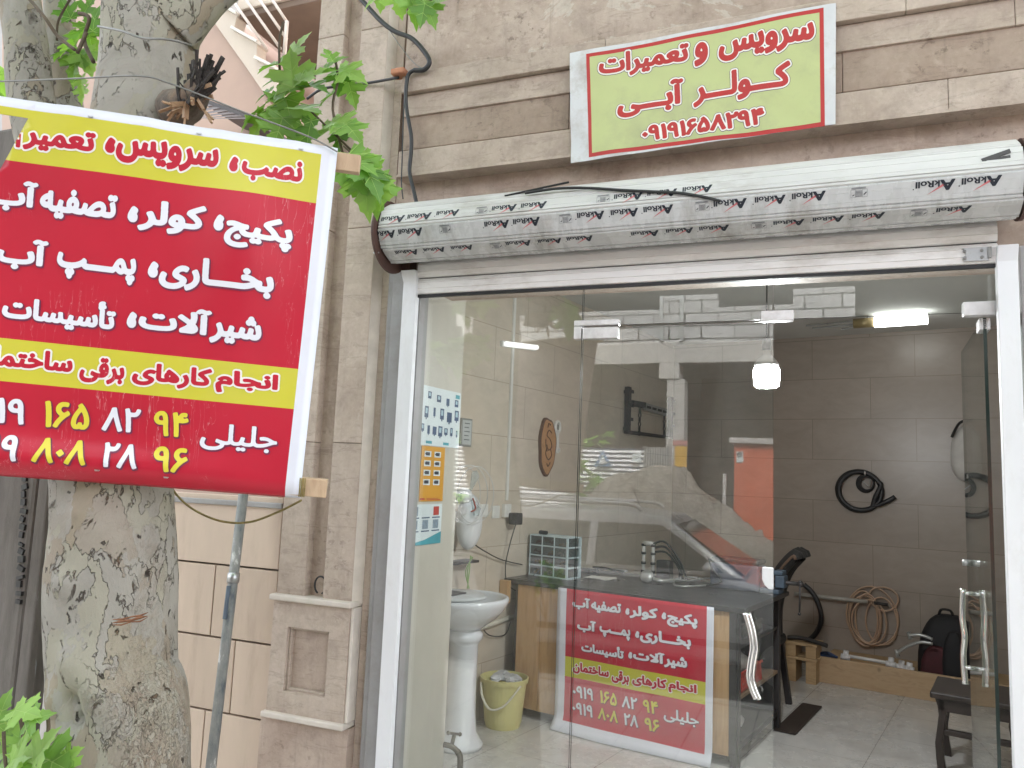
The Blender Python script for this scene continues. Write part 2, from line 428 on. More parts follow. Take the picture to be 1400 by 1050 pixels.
M['slat'] = mat('shutter_paint_lifted', (.80, .79, .78), .38, .05, 4, dirt=(.36, .31, .26), dirt_amt=.5, dirt_scale=3.5, stretch=(1, 1, 3))  # curtain colour lightened to offset the shade under the roll
M['slat_dimmed'] = mat('shutter_paint_dimmed', (.58, .58, .57), .38, .08, 4, dirt=(.27, .24, .2), dirt_amt=.6, dirt_scale=3, stretch=(1, 2, 3), bumpv=.04)  # same paint darkened to hold down the light on the roll top
M['slat_film'] = mat('shutter_slat_film', (.54, .55, .555), .28, .08, 9, dirt=(.22, .19, .155), dirt_amt=.7, dirt_scale=3, stretch=(2.2, 1, 1), bumpv=.12)
M['black'] = mat('black_rubber', (.012, .012, .013), .55, .2)
M['black_cable'] = mat('black_cable_sheath', (.016, .017, .019), .45, .2, 20)
M['brown_iron'] = mat('brown_primed_iron', (.075, .038, .03), .6, .25, 10)
M['steel'] = mat('galvanised_steel', (.45, .46, .46), .35, .15, 14, metal=.8, dirt=(.2, .16, .12), dirt_amt=.4)
M['chrome'] = mat('polished_chrome', (.80, .80, .80), .13, .03, 3, metal=1.)
M['alu'] = mat('brushed_patch_metal', (.68, .67, .67), .35, .12, 22, metal=.35, dirt=(.25, .2, .17), dirt_amt=.35, dirt_scale=9)
M['ink'] = mat('black_print', (.012, .018, .03), .5, .1)
M['ink_red'] = mat('red_print', (.55, .16, .17), .5, .1)
M['ink_grey'] = mat('grey_print', (.13, .14, .16), .5, .2)

# ------------------------------------------------------------------ ground
def sheet(name, x0, x1, y0, y1, z, m, n=1):
    b = MB(); b.add([(x0, y0, z), (x1, y0, z), (x1, y1, z), (x0, y1, z)], [(0, 1, 2, 3)]); return struct(b.build(name, m))
m_asph, t, bs = _nodes('asphalt')
nz = N(t, 'ShaderNodeTexNoise', Scale=60., Detail=6.); t.links.new(coords(t), nz.inputs['Vector'])
n2 = N(t, 'ShaderNodeTexNoise', Scale=.7, Detail=6.); t.links.new(coords(t), n2.inputs['Vector'])
t.links.new(mixc(t, .5, ramp(t, nz.outputs[0], [(.3, (.03, .03, .03)), (.7, (.09, .088, .085))]).outputs[0], ramp(t, n2.outputs[0], [(.3, (.035, .035, .035)), (.7, (.10, .095, .09))]).outputs[0]), bs.inputs['Base Color'])
bs.inputs['Roughness'].default_value = .85; bump(t, bs, nz.outputs[0], .4, .01)
m_pave, t, bs = _nodes('pavement_tiles')
br = N(t, 'ShaderNodeTexBrick'); br.offset = 0; br.inputs['Scale'].default_value = 2.5; br.inputs['Mortar Size'].default_value = .012
br.inputs['Brick Width'].default_value = 1.; br.inputs['Row Height'].default_value = 1.
br.inputs['Color1'].default_value = (.50, .47, .43, 1); br.inputs['Color2'].default_value = (.56, .53, .48, 1); br.inputs['Mortar'].default_value = (.16, .15, .14, 1)
t.links.new(coords(t), br.inputs['Vector']); n3 = N(t, 'ShaderNodeTexNoise', Scale=2., Detail=8.); t.links.new(coords(t), n3.inputs['Vector'])
t.links.new(mixc(t, ramp(t, n3.outputs[0], [(.4, (0, 0, 0)), (.75, (.5,)*3)]).outputs[0], br.outputs[0], (.22, .20, .18)), bs.inputs['Base Color']); bs.inputs['Roughness'].default_value = .8
sheet('ground', -120, 120, -120, 120, -.36, m_asph)
sheet('street', -60, 60, -9.3, -3.55, -.352, m_asph)
b = MB(); b.box((-40, -3.5, -.5), (40, -.02, -.10)); struct(b.build('pavement', m_pave))
b = MB(); b.box((-40, -3.66, -.5), (40, -3.502, -.09)); struct(b.build('kerb', mat('kerb_concrete', (.33, .32, .30), .8, .15, 5, bumpv=.2), bevel=.015))

# ------------------------------------------------------------------ shop building: front wall of travertine with moulded bands
XL, XR = -1.70, 1.6
shop = thing('shop_building', 'travertine clad shop front with banded lintel above the glass doors and roller shutter', 'building', (0, 0, -.1))
def band(name, prof, x0, x1, m, root=shop):
    """horizontal moulding: profile of (y, z) run along x"""
    b = MB(); n = len(prof)
    b.add([(x0, y, z) for y, z in prof]+[(x1, y, z) for y, z in prof],
          [tuple(range(n)), tuple(range(2*n-1, n-1, -1))]+[(i, i+n, (i+1) % n+n, (i+1) % n) for i in range(n)])
    return b.build(name, m, root, bevel=.004)
def sc_z(z, p): return CZ+(z-CZ)*(2.821-p)/2.821     # height read on y = 0 -> height on a face p metres proud
# lintel course heights (as read on the glass plane) and how far each stands out
zz = lambda z, p: sc_z(z, p)
B_ = MB()
# main wall core in three pieces round the opening
B_.box((-2.20, .06, 2.36), (4.5, .30, 7.0)); B_.build('wall', M['trav'], shop)
b = MB(); b.box((-1.74, .002, 2.37), (3.2, .058, 2.90)); b.build('lintel', M['trav'], shop)
b = MB(); b.box((.612, -.03, -.1), (1.6, .30, 2.365)); b.build('jamb', mat('grey_painted_jamb', (.34, .33, .33), .7, .12, 6, dirt=(.2, .12, .07), dirt_amt=.5, dirt_scale=3), shop, bevel=.004)
def stone_row(z0, z1, proud, m, joints, x0=-1.655, x1=3.0):
    """one course made of slabs with hairline joints, one mesh"""
    b = MB(); xs = [x0]+[j for j in joints]+[x1]
    for a, c in zip(xs[:-1], xs[1:]): b.box((a+.0006, -proud, z0), (c-.0006, .003, z1))
    return b.build('stone_course', m, shop, bevel=.003)
stone_row(zz(2.862, .075), zz(2.972, .075), .075, M['trav_pil'], [-.55, .42, 1.5])
stone_row(zz(2.972, .05)+.001, zz(3.128, .05), .05, M['trav_dk'], [-.9, .1, 1.2])
stone_row(zz(3.128, .06)+.001, zz(3.228, .06), .06, M['trav_pil'], [-.4, .62, 1.7])
stone_row(zz(3.245, .085), zz(3.335, .085), .085, M['trav_pil'], [-.75, .3, 1.4])
b = MB(); b.box((-1.66, -.055, zz(3.335, .085)+.002), (3.0, .058, 6.9)); b.build('upper_cladding', M['trav_hi'], shop)
# thin lip below lowest course
b = MB(); b.box((-1.655, -.082, zz(2.862, .075)-.012), (3.0, .003, zz(2.862, .075)-.0005)); b.build('drip_lip', M['trav_pil'], shop)

# ------------------------------------------------------------------ pilaster left of the door
pil = thing('pilaster', 'tall travertine pilaster with a vertical groove and a square recessed panel at its foot', 'pilaster', (-2.0, 0, -.1))
PD = .05
xa = onY(388, 679, -PD)[0]; xg0 = onY(425, 679, -PD)[0]; xg1 = onY(450, 679, -PD)[0]; xb = onY(490, 679, -PD)[0]
zt = onY(430, 822, -PD-.02)[2]
def shaft(x0, x1, name):
    b = MB()
    zs = [zt, 1.68, 2.62, 3.55, 6.9]
    for z0, z1 in zip(zs[:-1], zs[1:]): b.box((x0, -PD, z0+.0008), (x1, .058, z1-.0008))
    return b.build(name, M['trav_pil'], pil, bevel=.004)
shaft(xa, xg0, 'shaft_strip'); shaft(xg1, xb, 'shaft_strip')
b = MB(); b.box((xg0-.01, -.006, zt), (xg1+.01, .05, 6.9)); b.build('groove_back', M['trav'], pil)
b = MB()
b.add([(xb, -PD, zt), (xb+.022, -.004, zt), (xb+.022, -.004, 6.9), (xb, -PD, 6.9), (xb, .05, zt), (xb, .05, 6.9), (xb+.022, .05, zt), (xb+.022, .05, 6.9)],
      [(0, 1, 2, 3), (0, 4, 6, 1), (3, 2, 7, 5), (1, 6, 7, 2), (0, 3, 5, 4)]); b.build('chamfer', mat('worn_pale_edge', (.60, .54, .47), .6, .12, 12, bumpv=.2), pil)
b = MB(); b.box((xb+.023, -.004, -.1), (-1.70, .055, 7.0)); b.build('return_strip', M['trav_pil'], pil)
b = MB(); b.box((xa-.035, .0, -.1), (xa-.001, .055, 7.0)); b.build('side_strip', M['trav'], pil)
# foot panel: frame, recess, two mouldings
zb = onY(415, 985, -PD-.02)[2]
fx0, fx1 = xa, xb+.004
rx0, rx1 = onY(396, 855, -PD)[0], onY(452, 865, -PD)[0]; rz1, rz0 = onY(425, 860, -PD)[2], onY(418, 948, -PD)[2]
F = -PD-.012
b = MB()
for lo, hi in (((fx0, F, zb), (rx0, .05, zt)), ((rx1, F, zb), (fx1, .05, zt)), ((rx0, F, zb), (rx1, .05, rz0)), ((rx0, F, rz1), (rx1, .05, zt))): b.box(lo, hi)
b.build('panel_frame', M['trav_pil'], pil)
b = MB(); b.box((rx0-.002, -.028, rz0-.002), (rx1+.002, .045, rz1+.002)); b.build('panel_recess', M['trav'], pil)
b = MB()
for lo, hi in (((rx0, F+.014, rz0), (rx0+.012, -.02, rz1)), ((rx1-.012, F+.014, rz0), (rx1, -.02, rz1)), ((rx0+.012, F+.014, rz0), (rx1-.012, -.02, rz0+.012)), ((rx0+.012, F+.014, rz1-.012), (rx1-.012, -.02, rz1))): b.box(lo, hi)
b.build('panel_bead', M['trav_pil'], pil, bevel=.004)
for z in (zt, zb):
    b = MB(); b.box((fx0-.012, F-.022, z-.012), (fx1+.012, .05, z+.012)); b.build('moulding', mat('pale_moulding', (.60, .54, .48), .55, .1, 9, bumpv=.1), pil, bevel=.006)
b = MB(); b.box((fx0-.03, F+.01, -.1), (fx1+.018, .05, zb-.0125)); b.build('plinth', M['trav'], pil)
# pale chipped right edge of the foot panel
b = MB(); b.box((fx1+.0005, F+.004, zb+.013), (fx1+.016, .04, zt-.013)); b.build('panel_edge', mat('chipped_pale_stone', (.62, .56, .50), .6, .1, 14, bumpv=.2), pil, bevel=.003)
# little cable end poking out of the groove
b = MB(); c0 = onY(438, 800, -.035); b.tube([c0+np.array([.028*math.cos(a), 0, .036*math.sin(a)]) for a in np.linspace(-1.2, 4.3, 18)], .004)
tag(b.build('cable_stub', M['black_cable'], smooth=True), 'small loop of black cable sticking out of the pilaster groove above the square panel', 'cable')

# ------------------------------------------------------------------ low wall of beige slabs, further left
sw = thing('slab_wall', 'low wall of large beige stone slabs with dark joints behind the plane tree', 'wall', (-2.8, .1, -.1))
wx1 = xa-.036
b = MB(); b.box((-3.42, .03, -.1), (wx1, .25, 1.385)); b.build('mortar_core', M['joint'], sw)
rows = [onY(300, y, 0)[2] for y in (675, 772, 872, 974)]; rows.append(rows[-1]-.275); rows.append(-.1)
cut = [[-2.42, -3.0], [onY(291, 820, 0)[0], -2.98], [onY(318, 920, 0)[0], -3.1], [onY(277, 1010, 0)[0], -3.0], [-2.9], [-2.6]]
b = MB()
for i in range(len(rows)-1):
    xs = sorted([wx1]+cut[i]+[-3.42])
    for a, c in zip(xs[:-1], xs[1:]): b.box((a+.003, .0, rows[i+1]+.004), (c-.003, .035, rows[i]-.004))
b.build('stone_slabs', M['slab'], sw, bevel=.003)
b = MB(); b.box((-3.425, -.015, 1.386), (wx1, .26, 1.41)); b.build('coping', M['grey_metal'], sw, bevel=.004)
# white door post at the far end of the low wall
b = MB(); b.box((-3.66, -.08, -.1), (-3.43, .2, 2.3)); ob = b.build('post_box', M['white_pvc'], bevel=.01); ob.name = 'gate_post'
tag(ob, 'white gate post at the far left end of the beige slab wall', 'post')

# ------------------------------------------------------------------ neighbour's outside stair above the slab wall
st = thing('outside_stair', 'cream concrete stair flight with pink underside and thin white railing behind the tree', 'stair', onY(300, 130, 1.3))
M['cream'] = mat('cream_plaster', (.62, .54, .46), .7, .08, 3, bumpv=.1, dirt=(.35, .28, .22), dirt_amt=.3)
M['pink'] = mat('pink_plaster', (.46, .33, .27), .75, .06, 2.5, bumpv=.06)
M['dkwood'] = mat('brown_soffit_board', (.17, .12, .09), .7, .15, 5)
YS = 1.3
P6 = lambda x, y, d=YS: onY(260+x/5.833, y/5.833, d)
poly = [(125, 85), (215, 30), (240, 38), (392, 125), (372, 135), (348, 230), (556, 350), (532, 362), (528, 470), (700, 560), (700, 610), (690, 760), (575, 722), (420, 500)]
b = MB(); b.prism([P6(*p) for p in poly], (0, .10, 0)); b.build('stringer', M['cream'], st)
# soffit: underside slab running away from the stringer's lower edge
b = MB(); p0, p1 = P6(118, 78), P6(640, 822); d = np.array([0, 1.5, 0]); off = np.array([-.02, 0, -.03])
b.add([p0+[0, .1, 0], p1+[0, .1, 0], p1+d, p0+d, p0+[0, .1, .12], p1+[0, .1, .12], p1+d+[0, 0, .12], p0+d+[0, 0, .12]], [(0, 1, 2, 3), (7, 6, 5, 4), (0, 4, 5, 1), (2, 6, 7, 3), (1, 5, 6, 2), (0, 3, 7, 4)])
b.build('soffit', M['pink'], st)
b = MB()
for a, c in (((240, 38), (392, 122)), ((350, 232), (556, 347)), ((535, 470), (700, 552))):
    p, q = P6(*a), P6(*c); b.bar(p+[0, -.012, 0], q+[0, -.012, 0], .05, .02)
b.build('nosing', mat('white_nosing', (.75, .72, .66), .5, .08, 8), st)
b = MB()
for a, c in (((330, -10), (610, 388)), ((440, -10), (720, 388)), ((548, -10), (770, 310)), ((650, -10), (775, 180))):
    b.tube([P6(*a, YS-.05), P6(*c, YS-.05)], .011, 8)
b.tube([P6(772, 170, YS-.05), P6(752, 440, YS-.05)], .014, 8); b.build('railing', mat('white_rail_paint', (.62, .55, .50), .45, .1, 9), st, smooth=True)
b = MB(); b.prism([P6(*p, YS+.03) for p in ((-1500, -700), (0, -100), (125, 85), (575, 722), (690, 900), (700, 4300), (-1500, 4300))], (0, .12, 0)); b.build('side_wall', M['pink'], st)
# landing above
lt = P6(390, 95); lr = P6(1000, 60)
b = MB(); b.box((lt[0], YS-.02, lt[2]), (lr[0]+.35, YS+1.4, lt[2]+.22)); b.build('landing', M['cream'], st, bevel=.006)
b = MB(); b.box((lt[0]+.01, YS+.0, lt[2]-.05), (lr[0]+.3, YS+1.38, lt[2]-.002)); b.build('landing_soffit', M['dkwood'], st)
b = MB(); b.box((-5.2, YS+1.6, -.1), (-1.9, YS+1.75, 8.0)); ob = b.build('rear_wall', M['pink'])
tag(ob, 'plain pinkish plaster wall behind the outside stair', 'wall')
b = MB()
q0, q1, q2, q3 = onY(272, 138, .9), onY(345, 164, .9), onY(345, 176, .9), onY(272, 172, .9)
for k in range(14):
    t0, t1 = k/14, (k+1)/14; z = .012*(k % 2)
    b.add([q0+(q1-q0)*t0+[0, -z, 0], q0+(q1-q0)*t1+[0, -z, 0], q3+(q2-q3)*t1+[0, -z-.35, -.1], q3+(q2-q3)*t0+[0, -z-.35, -.1]], [(0, 1, 2, 3)])
b.prism([q0+[0, 0, .03], q1+[0, 0, .03], q1, q0], (0, .8, 0))
tag(b.build('awning', mat('dark_sheet_metal', (.06, .05, .05), .5, .2, 9), fix=False), 'dark corrugated awning edge just above the red banner behind the tree', 'awning')
# ------------------------------------------------------------------ roller shutter: roll of slats, hanging curtain, rails
sh = thing('roller_shutter', 'white roller shutter rolled up above the shop door with printed film on its slats', 'shutter', (-.52, -.15, 2.3))
RC = np.array([0, -.15, zz(2.592, .15)]); RR = .124
RX0, RX1 = onY(530, 320, -.2)[0], onY(1394, 240, -.2)[0]
def rollp(phi, r=RR): a = rad(phi); return np.array([-r*math.cos(a), r*math.sin(a)])     # offset in (y, z)
angs = [35, -5, -45, -85, -125, -165, -205, -245, -285]
SL = []; SLM = []
for i, a0 in enumerate(angs):
    a1 = angs[(i+1) % 9] if i < 8 else angs[0]-360
    p0, p1 = rollp(a0), rollp(a1); u = (p1-p0)/np.linalg.norm(p1-p0); n = np.array([-u[1], u[0]])
    if n.dot(p0) < 0: n = -n
    SL.append((p0, p1, u, n))
    b = MB(); L = np.linalg.norm(p1-p0)
    # slat section: groove at both ends, faint ribs on its face
    sec = [(.0, -.007), (.003, -.006), (.005, .0), (.008, .001), (L*.30, .0018), (L*.31, .0010), (L*.32, .0018), (L*.64, .0018), (L*.65, .0010), (L*.66, .0018), (L-.016, .0012), (L-.0145, -.003), (L-.012, -.003), (L-.0105, .001), (L-.004, .0), (L, -.007)]
    pts = [RC[1:]+p0+u*s+n*h for s, h in sec]+[RC[1:]+p1*.9, RC[1:]+p0*.9]
    jit = random.uniform(-.004, .004); k = len(pts)
    b.add([(RX0+jit, *p) for p in pts]+[(RX1+jit, *p) for p in pts], [tuple(range(k)), tuple(range(2*k-1, k-1, -1))]+[(j, j+k, (j+1) % k+k, (j+1) % k) for j in range(k)])
    SLM.append(b)
# printed marks on the slats (words read upside down, slats being rolled over)
def latin_mesh(body, bold=.03): 
    A, k = raster(body, 44); L = dilate(A, bold*k, bold*k*.6)
    ys, xs = np.where(L.any(1))[0], np.where(L.any(0))[0]
    return [[((x-xs[0])/k, (y-ys[0])/k) for x, y in pg] for pg in mask_cells(L, 3)], (xs[-1]-xs[0])/k, (ys[-1]-ys[0])/k
gA, wA, hA = latin_mesh('A', .05); gR, wR, hR = latin_mesh('kRoll', .035)
rpn = random.Random(17)
def slat_print(face, frac, x_first, pitch, pat, x_end, size=1.):
    p0, p1, u, n = SL[face]; L = np.linalg.norm(p1-p0); tgt = SLM[face]
    class K:
        def __init__(s_, m): s_.m = m
        def add(s_, v, f): tgt.m = s_.m; tgt.add(v, f); tgt.m = 0
    inkb, redb, greyb = K(1), K(2), K(3)
    def P(x, s): q = RC[1:]+p0+u*s+n*.0026; return (x, q[0], q[1])
    x = x_first; i = 0; Ha = .030*size
    while x < x_end:
        kind = pat[i % len(pat)]; s0 = L*frac
        if rpn.random() < .08: x += pitch; i += 1; continue
        Ha = .030*size*rpn.uniform(.93, 1.06); s0 += rpn.uniform(-.0012, .0012)
        if kind == 'w':
            k = Ha/hA                                  # letters turned half round: word runs towards -x, up is down
            wa = wA*k*1.25
            for pg in gA: inkb.add([P(x-px*k*1.25, s0+py*k) for px, py in pg], [tuple(range(len(pg)))])
            k2 = Ha*.62/hR
            for pg in gR: inkb.add([P(x-wa-.001-px*k2*1.2, s0+py*k2) for px, py in pg], [tuple(range(len(pg)))])
            redb.add([P(x-wa*.7, s0+Ha*.55), P(x-wa*.8, s0+Ha*.35), P(x-wa*1.9, s0+Ha*1.35)], [(0, 1, 2)])
            cx = x-wa-.004-wR*k2*1.2
            inkb.add([P(cx-.003+.002*math.cos(a), s0+.022+.002*math.sin(a)) for a in np.linspace(0, 6.28, 9)[:-1]], [tuple(range(8))])
        else:
            def rect(xa, sa, xb_, sb, t=.0007):
                for (a0, c0, a1, c1) in ((xa, sa, xb_, sa+t), (xa, sb-t, xb_, sb), (xa, sa, xa+t, sb), (xb_-t, sa, xb_, sb)):
                    greyb.add([P(a0, c0), P(a1, c0), P(a1, c1), P(a0, c1)], [(0, 1, 2, 3)])
            rect(x-.014, s0+.006, x, s0+.030); rect(x-.048, s0+.006, x-.034, s0+.030); rect(x-.033, s0+.008, x-.016, s0+.029)
            for q in range(5): greyb.add([P(x-.032, s0+.011+q*.0036), P(x-.017, s0+.011+q*.0036), P(x-.017, s0+.0125+q*.0036), P(x-.032, s0+.0125+q*.0036)], [(0, 1, 2, 3)])
            for q in range(2): greyb.add([P(x-.046, s0-.0005+q*.003), P(x-.004, s0-.0005+q*.003), P(x-.004, s0+.001+q*.003), P(x-.046, s0+.001+q*.003)], [(0, 1, 2, 3)])
            inkb.add([P(x-.011, s0+.022), P(x-.003, s0+.014), P(x-.002, s0+.017), P(x-.009, s0+.024)], [(0, 1, 2, 3)])
            inkb.add([P(x-.044, s0+.024), P(x-.038, s0+.02), P(x-.037, s0+.022), P(x-.042, s0+.026)], [(0, 1, 2, 3)])
        x += pitch; i += 1
pxx = lambda px, py: onY(px, py, -.25)[0]
slat_print(0, .42, pxx(556, 300), .118, 'wwwb', pxx(990, 268), 1.0)
slat_print(1, .14, pxx(543, 320), .121, 'wwbw', RX1-.01)
slat_print(2, .14, pxx(566, 345), .119, 'wwwb', RX1-.03, .95)
for i, b in enumerate(SLM): b.build('slat', [M['slat_dimmed'] if i in (0, 8) else M['slat_film'], M['ink'], M['ink_red'], M['ink_grey']], sh)
# end discs and brackets
b = MB(); b.lathe([(.0, 0), (.145, 0), (.148, .004), (.148, .012), (.0, .013)], (RX0-.02, RC[1], RC[2]-.012), 40, 'x'); b.build('end_plate', M['brown_iron'], sh)
b = MB(); b.lathe([(.0, 0), (.125, 0), (.125, .012), (.0, .013)], (RX1+.006, RC[1], RC[2]), 40, 'x'); b.build('end_plate', M['brown_iron'], sh)
b = MB()
for k in range(4):
    b = MB(); b.bar((RX0-.035, RC[1]-.09, RC[2]+.05-.05*k), (RX0-.005, RC[1]-.10, RC[2]+.046-.05*k), .005); b.build('spring_tooth', M['steel'], sh)
pass
b = MB(); b.box((RX0-.01, -.06, RC[2]-.14), (RX0+.03, .0, RC[2]+.12)); b.build('wall_bracket', M['brown_iron'], sh)
# curtain
YC = -.055; CX0, CX1 = -1.535, .548
zb0 = zz(2.318, -YC); zj = zz(2.392, -YC)
b = MB()
def slat_prof(z0, z1): 
    h = z1-z0
    return [(YC, z0), (YC-.006, z0+.004), (YC-.010, z0+h*.3), (YC-.0075, z0+h*.31), (YC-.0105, z0+h*.34), (YC-.0105, z0+h*.66), (YC-.0075, z0+h*.67), (YC-.010, z0+h*.70), (YC-.006, z1-.012), (YC+.003, z1-.007), (YC+.003, z1-.0045), (YC+.01, z1-.0045), (YC+.01, z0)]
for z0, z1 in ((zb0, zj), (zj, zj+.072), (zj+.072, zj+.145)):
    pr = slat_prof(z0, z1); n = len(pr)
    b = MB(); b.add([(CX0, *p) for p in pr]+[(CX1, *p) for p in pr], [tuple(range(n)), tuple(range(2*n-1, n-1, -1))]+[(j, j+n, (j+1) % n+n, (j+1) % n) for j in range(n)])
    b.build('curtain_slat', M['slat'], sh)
for z in (zj, zj+.072): b = MB(); b.box((CX0, YC+.0105, z-.016), (CX1, YC+.014, z+.012)); b.build('slat_gap_blocker', M['black'], sh)  # added dark backing that stops bulb light leaking between the slats
b = MB(); b.box((CX0, YC-.004, zb0-.012), (CX1, YC+.012, zb0-.0005)); b.build('bottom_seal', M['black'], sh)
# latch on the lowest slat
M['latch_zinc'] = mat('zinc_latch_plate', (.40, .41, .41), .35, .15, 30, metal=.7, dirt=(.16, .13, .1), dirt_amt=.7, dirt_scale=30)
lx0, lx1 = onY(1309, 350, YC-.012)[0], onY(1352, 345, YC-.012)[0]; lz = onY(1330, 348, YC-.012)[2]
b = MB(); b.prism([(lx0+.012*(1-math.cos(a))-.0, YC-.0112, lz+.022*math.sin(a)) for a in np.linspace(-1.57, -4.71, 9)]+[(lx1, YC-.0112, lz+.022), (lx1, YC-.0112, lz-.022)], (0, -.003, 0))
M['satin_dk'] = mat('dull_dark_zinc', (.22, .22, .21), .4, .2, 30, metal=.6); lt_ = b.build('latch', M['latch_zinc'], sh, bevel=.0008)
for x in (lx0+.02, lx1-.02):
    for dz in (-.011, .011): b = MB(); b.lathe([(.0055, 0), (.0055, -.002), (.002, -.0035)], (x, YC-.0143, lz+dz), 10, 'y'); child(b.build('rivet', M['satin_dk']), lt_)
b = MB(); b.box((lx1-.004, YC-.022, lz-.014), (lx1+.006, YC-.0115, lz+.02)); child(b.build('latch_tongue', M['satin_dk']), lt_)
# rails
for nm, (x0, x1), ztop, kink in (('guide_rail', (onY(553, 372, -.07)[0], onY(569.5, 402, -.07)[0]), zz(2.425, .07), -.02), ('guide_rail', (onY(1361.5, 344, -.07)[0], onY(1391, 344, -.07)[0]), zz(2.375, .07), .006)):
    b = MB(); y0 = -.075
    b.add([(x0, y0, -.1), (x1, y0, -.1), (x1, -.045, -.1), (x0, -.045, -.1), (x0, y0, ztop-.05), (x1, y0, ztop-.05), (x1, -.045, ztop-.05), (x0, -.045, ztop-.05),
           (x0+kink*.5, y0-.012, ztop), (x1+kink*.3, y0-.012, ztop), (x1+kink*.3, -.05, ztop+.004), (x0+kink*.5, -.05, ztop+.004)],
          [(0, 3, 2, 1), (0, 1, 5, 4), (1, 2, 6, 5), (2, 3, 7, 6), (3, 0, 4, 7), (4, 5, 9, 8), (5, 6, 10, 9), (6, 7, 11, 10), (7, 4, 8, 11), (8, 9, 10, 11)])
    b.build(nm, M['white_pvc'], sh, bevel=.003)
xr0 = onY(553, 372, -.07)[0]
b = MB(); b.box((xr0-.006, -.043, -.1), (onY(569.5, 402, -.07)[0]+.004, .03, 2.36)); b.build('rail_channel', M['grey_metal'], sh)
b = MB(); b.box((CX0-.014, -.05, -.1), (CX0+.0, -.02, 2.36)); b.build('brush_seal', M['black'], sh)
b = MB(); b.box((CX1-.002, -.05, -.1), (CX1+.008, -.02, 2.30)); b.build('brush_seal', M['black'], sh)
# grey steel door frame beside the left rail
fr = thing('steel_frame', 'grey painted steel jamb between the left shutter rail and the pilaster', 'frame', (-1.68, 0, -.1))
b = MB(); b.box((-1.698, -.02, -.1), (-1.672, .04, 2.62)); b.build('outer_strip', M['grey_metal'], fr, bevel=.003)
b = MB(); b.box((-1.668, -.034, -.1), (xr0-.0065, .04, 2.60)); b.build('inner_strip', M['grey_metal'], fr, bevel=.003)
b = MB(); b.box((-1.6715, -.012, -.1), (-1.6685, .03, 2.60)); b.build('gap_shadow_strip', M['black'], fr)

# ------------------------------------------------------------------ printed sign on the lintel
M['sign_green'] = mat('pale_green_vinyl', (.47, .52, .235), .5, .08, 2, bumpv=.12, dirt=(.30, .30, .19), dirt_amt=.75, dirt_scale=2)
M['sign_red'] = mat('sign_red_vinyl', (.43, .018, .016), .45, .06, 4)
M['vinyl_white'] = mat('white_vinyl', (.60, .61, .63), .45, .06, 6, bumpv=.12, dirt=(.33, .29, .24), dirt_amt=.8, dirt_scale=6)
M['halo_white'] = mat('white_outline_print', (.80, .78, .74), .5, .03, 4)
M['purple'] = mat('purple_outline_print', (.10, .045, .11), .5, .1)
sg = thing('shop_sign', 'pale green vinyl sign with red Persian lettering on the lintel above the roller shutter', 'sign', onY(960, 110, -.09))
YS_ = -.092
zs = lambda x, y: (770+x/3.5, y/3.5)
cTL, cTR, cBR, cBL = [onY(*zs(*p), YS_) for p in ((33, 256), (1305, 14), (1303, 592), (36, 780))]
gTL, gTR, gBR, gBL = [onY(*zs(*p), YS_) for p in ((112, 262), (1246, 38), (1252, 604), (122, 752))]
def bil(a, b_, c, d, u, v): return (a*(1-u)+b_*u)*(1-v)+(d*(1-u)+c*u)*v
def sgw(u, v): return np.array([0, -.004*math.sin(7*u+2)*math.sin(3*v+1)-.0025*math.sin(17*u+5*v)-.002*math.sin(31*u-11*v)*math.sin(9*v)-.004*math.exp(-((u-.03)/.03)**2)*math.sin(14*v)-.004*math.exp(-((u-.98)/.02)**2)*math.sin(11*v+1), 0])
def sign_pt(q, lift=0.):
    u = (q[0]-cTL[0])/(cTR[0]-cTL[0]); v = (cTL[2]-q[2])/(cTL[2]-cBL[2])
    return q+sgw(u, v)-np.array([0, lift, 0])
b = MB(); nu, nv = 60, 26
b.add([tuple(sign_pt(bil(cTL, cTR, cBR, cBL, i/nu, j/nv))) for j in range(nv+1) for i in range(nu+1)]+[tuple(sign_pt(bil(cTL, cTR, cBR, cBL, i/nu, j/nv), -.003)) for j in range(nv+1) for i in range(nu+1)],
      [(j*(nu+1)+i, (j+1)*(nu+1)+i, (j+1)*(nu+1)+i+1, j*(nu+1)+i+1) for j in range(nv) for i in range(nu)]+[(o+j*(nu+1)+i, o+j*(nu+1)+i+1, o+(j+1)*(nu+1)+i+1, o+(j+1)*(nu+1)+i) for o in ((nu+1)*(nv+1),) for j in range(nv) for i in range(nu)])
b.build('vinyl_sheet', M['vinyl_white'], sg, smooth=True, fix=False)
def grid_on(lift, A, B, C, D, u0, u1, v0, v1, n1, n2, mb):
    mb.add([tuple(sign_pt(bil(A, B, C, D, u0+(u1-u0)*i/n1, v0+(v1-v0)*j/n2), lift)) for j in range(n2+1) for i in range(n1+1)], [(j*(n1+1)+i, (j+1)*(n1+1)+i, (j+1)*(n1+1)+i+1, j*(n1+1)+i+1) for j in range(n2) for i in range(n1)])
b = MB(); grid_on(.0006, gTL, gTR, gBR, gBL, 0, 1, 0, 1, 60, 26, b); b.build('red_border', M['sign_red'], sg, smooth=True, fix=False)
b = MB(); grid_on(.0012, gTL, gTR, gBR, gBL, .016, .984, .036, .964, 60, 26, b); b.build('green_field', M['sign_green'], sg, smooth=True, fix=False)
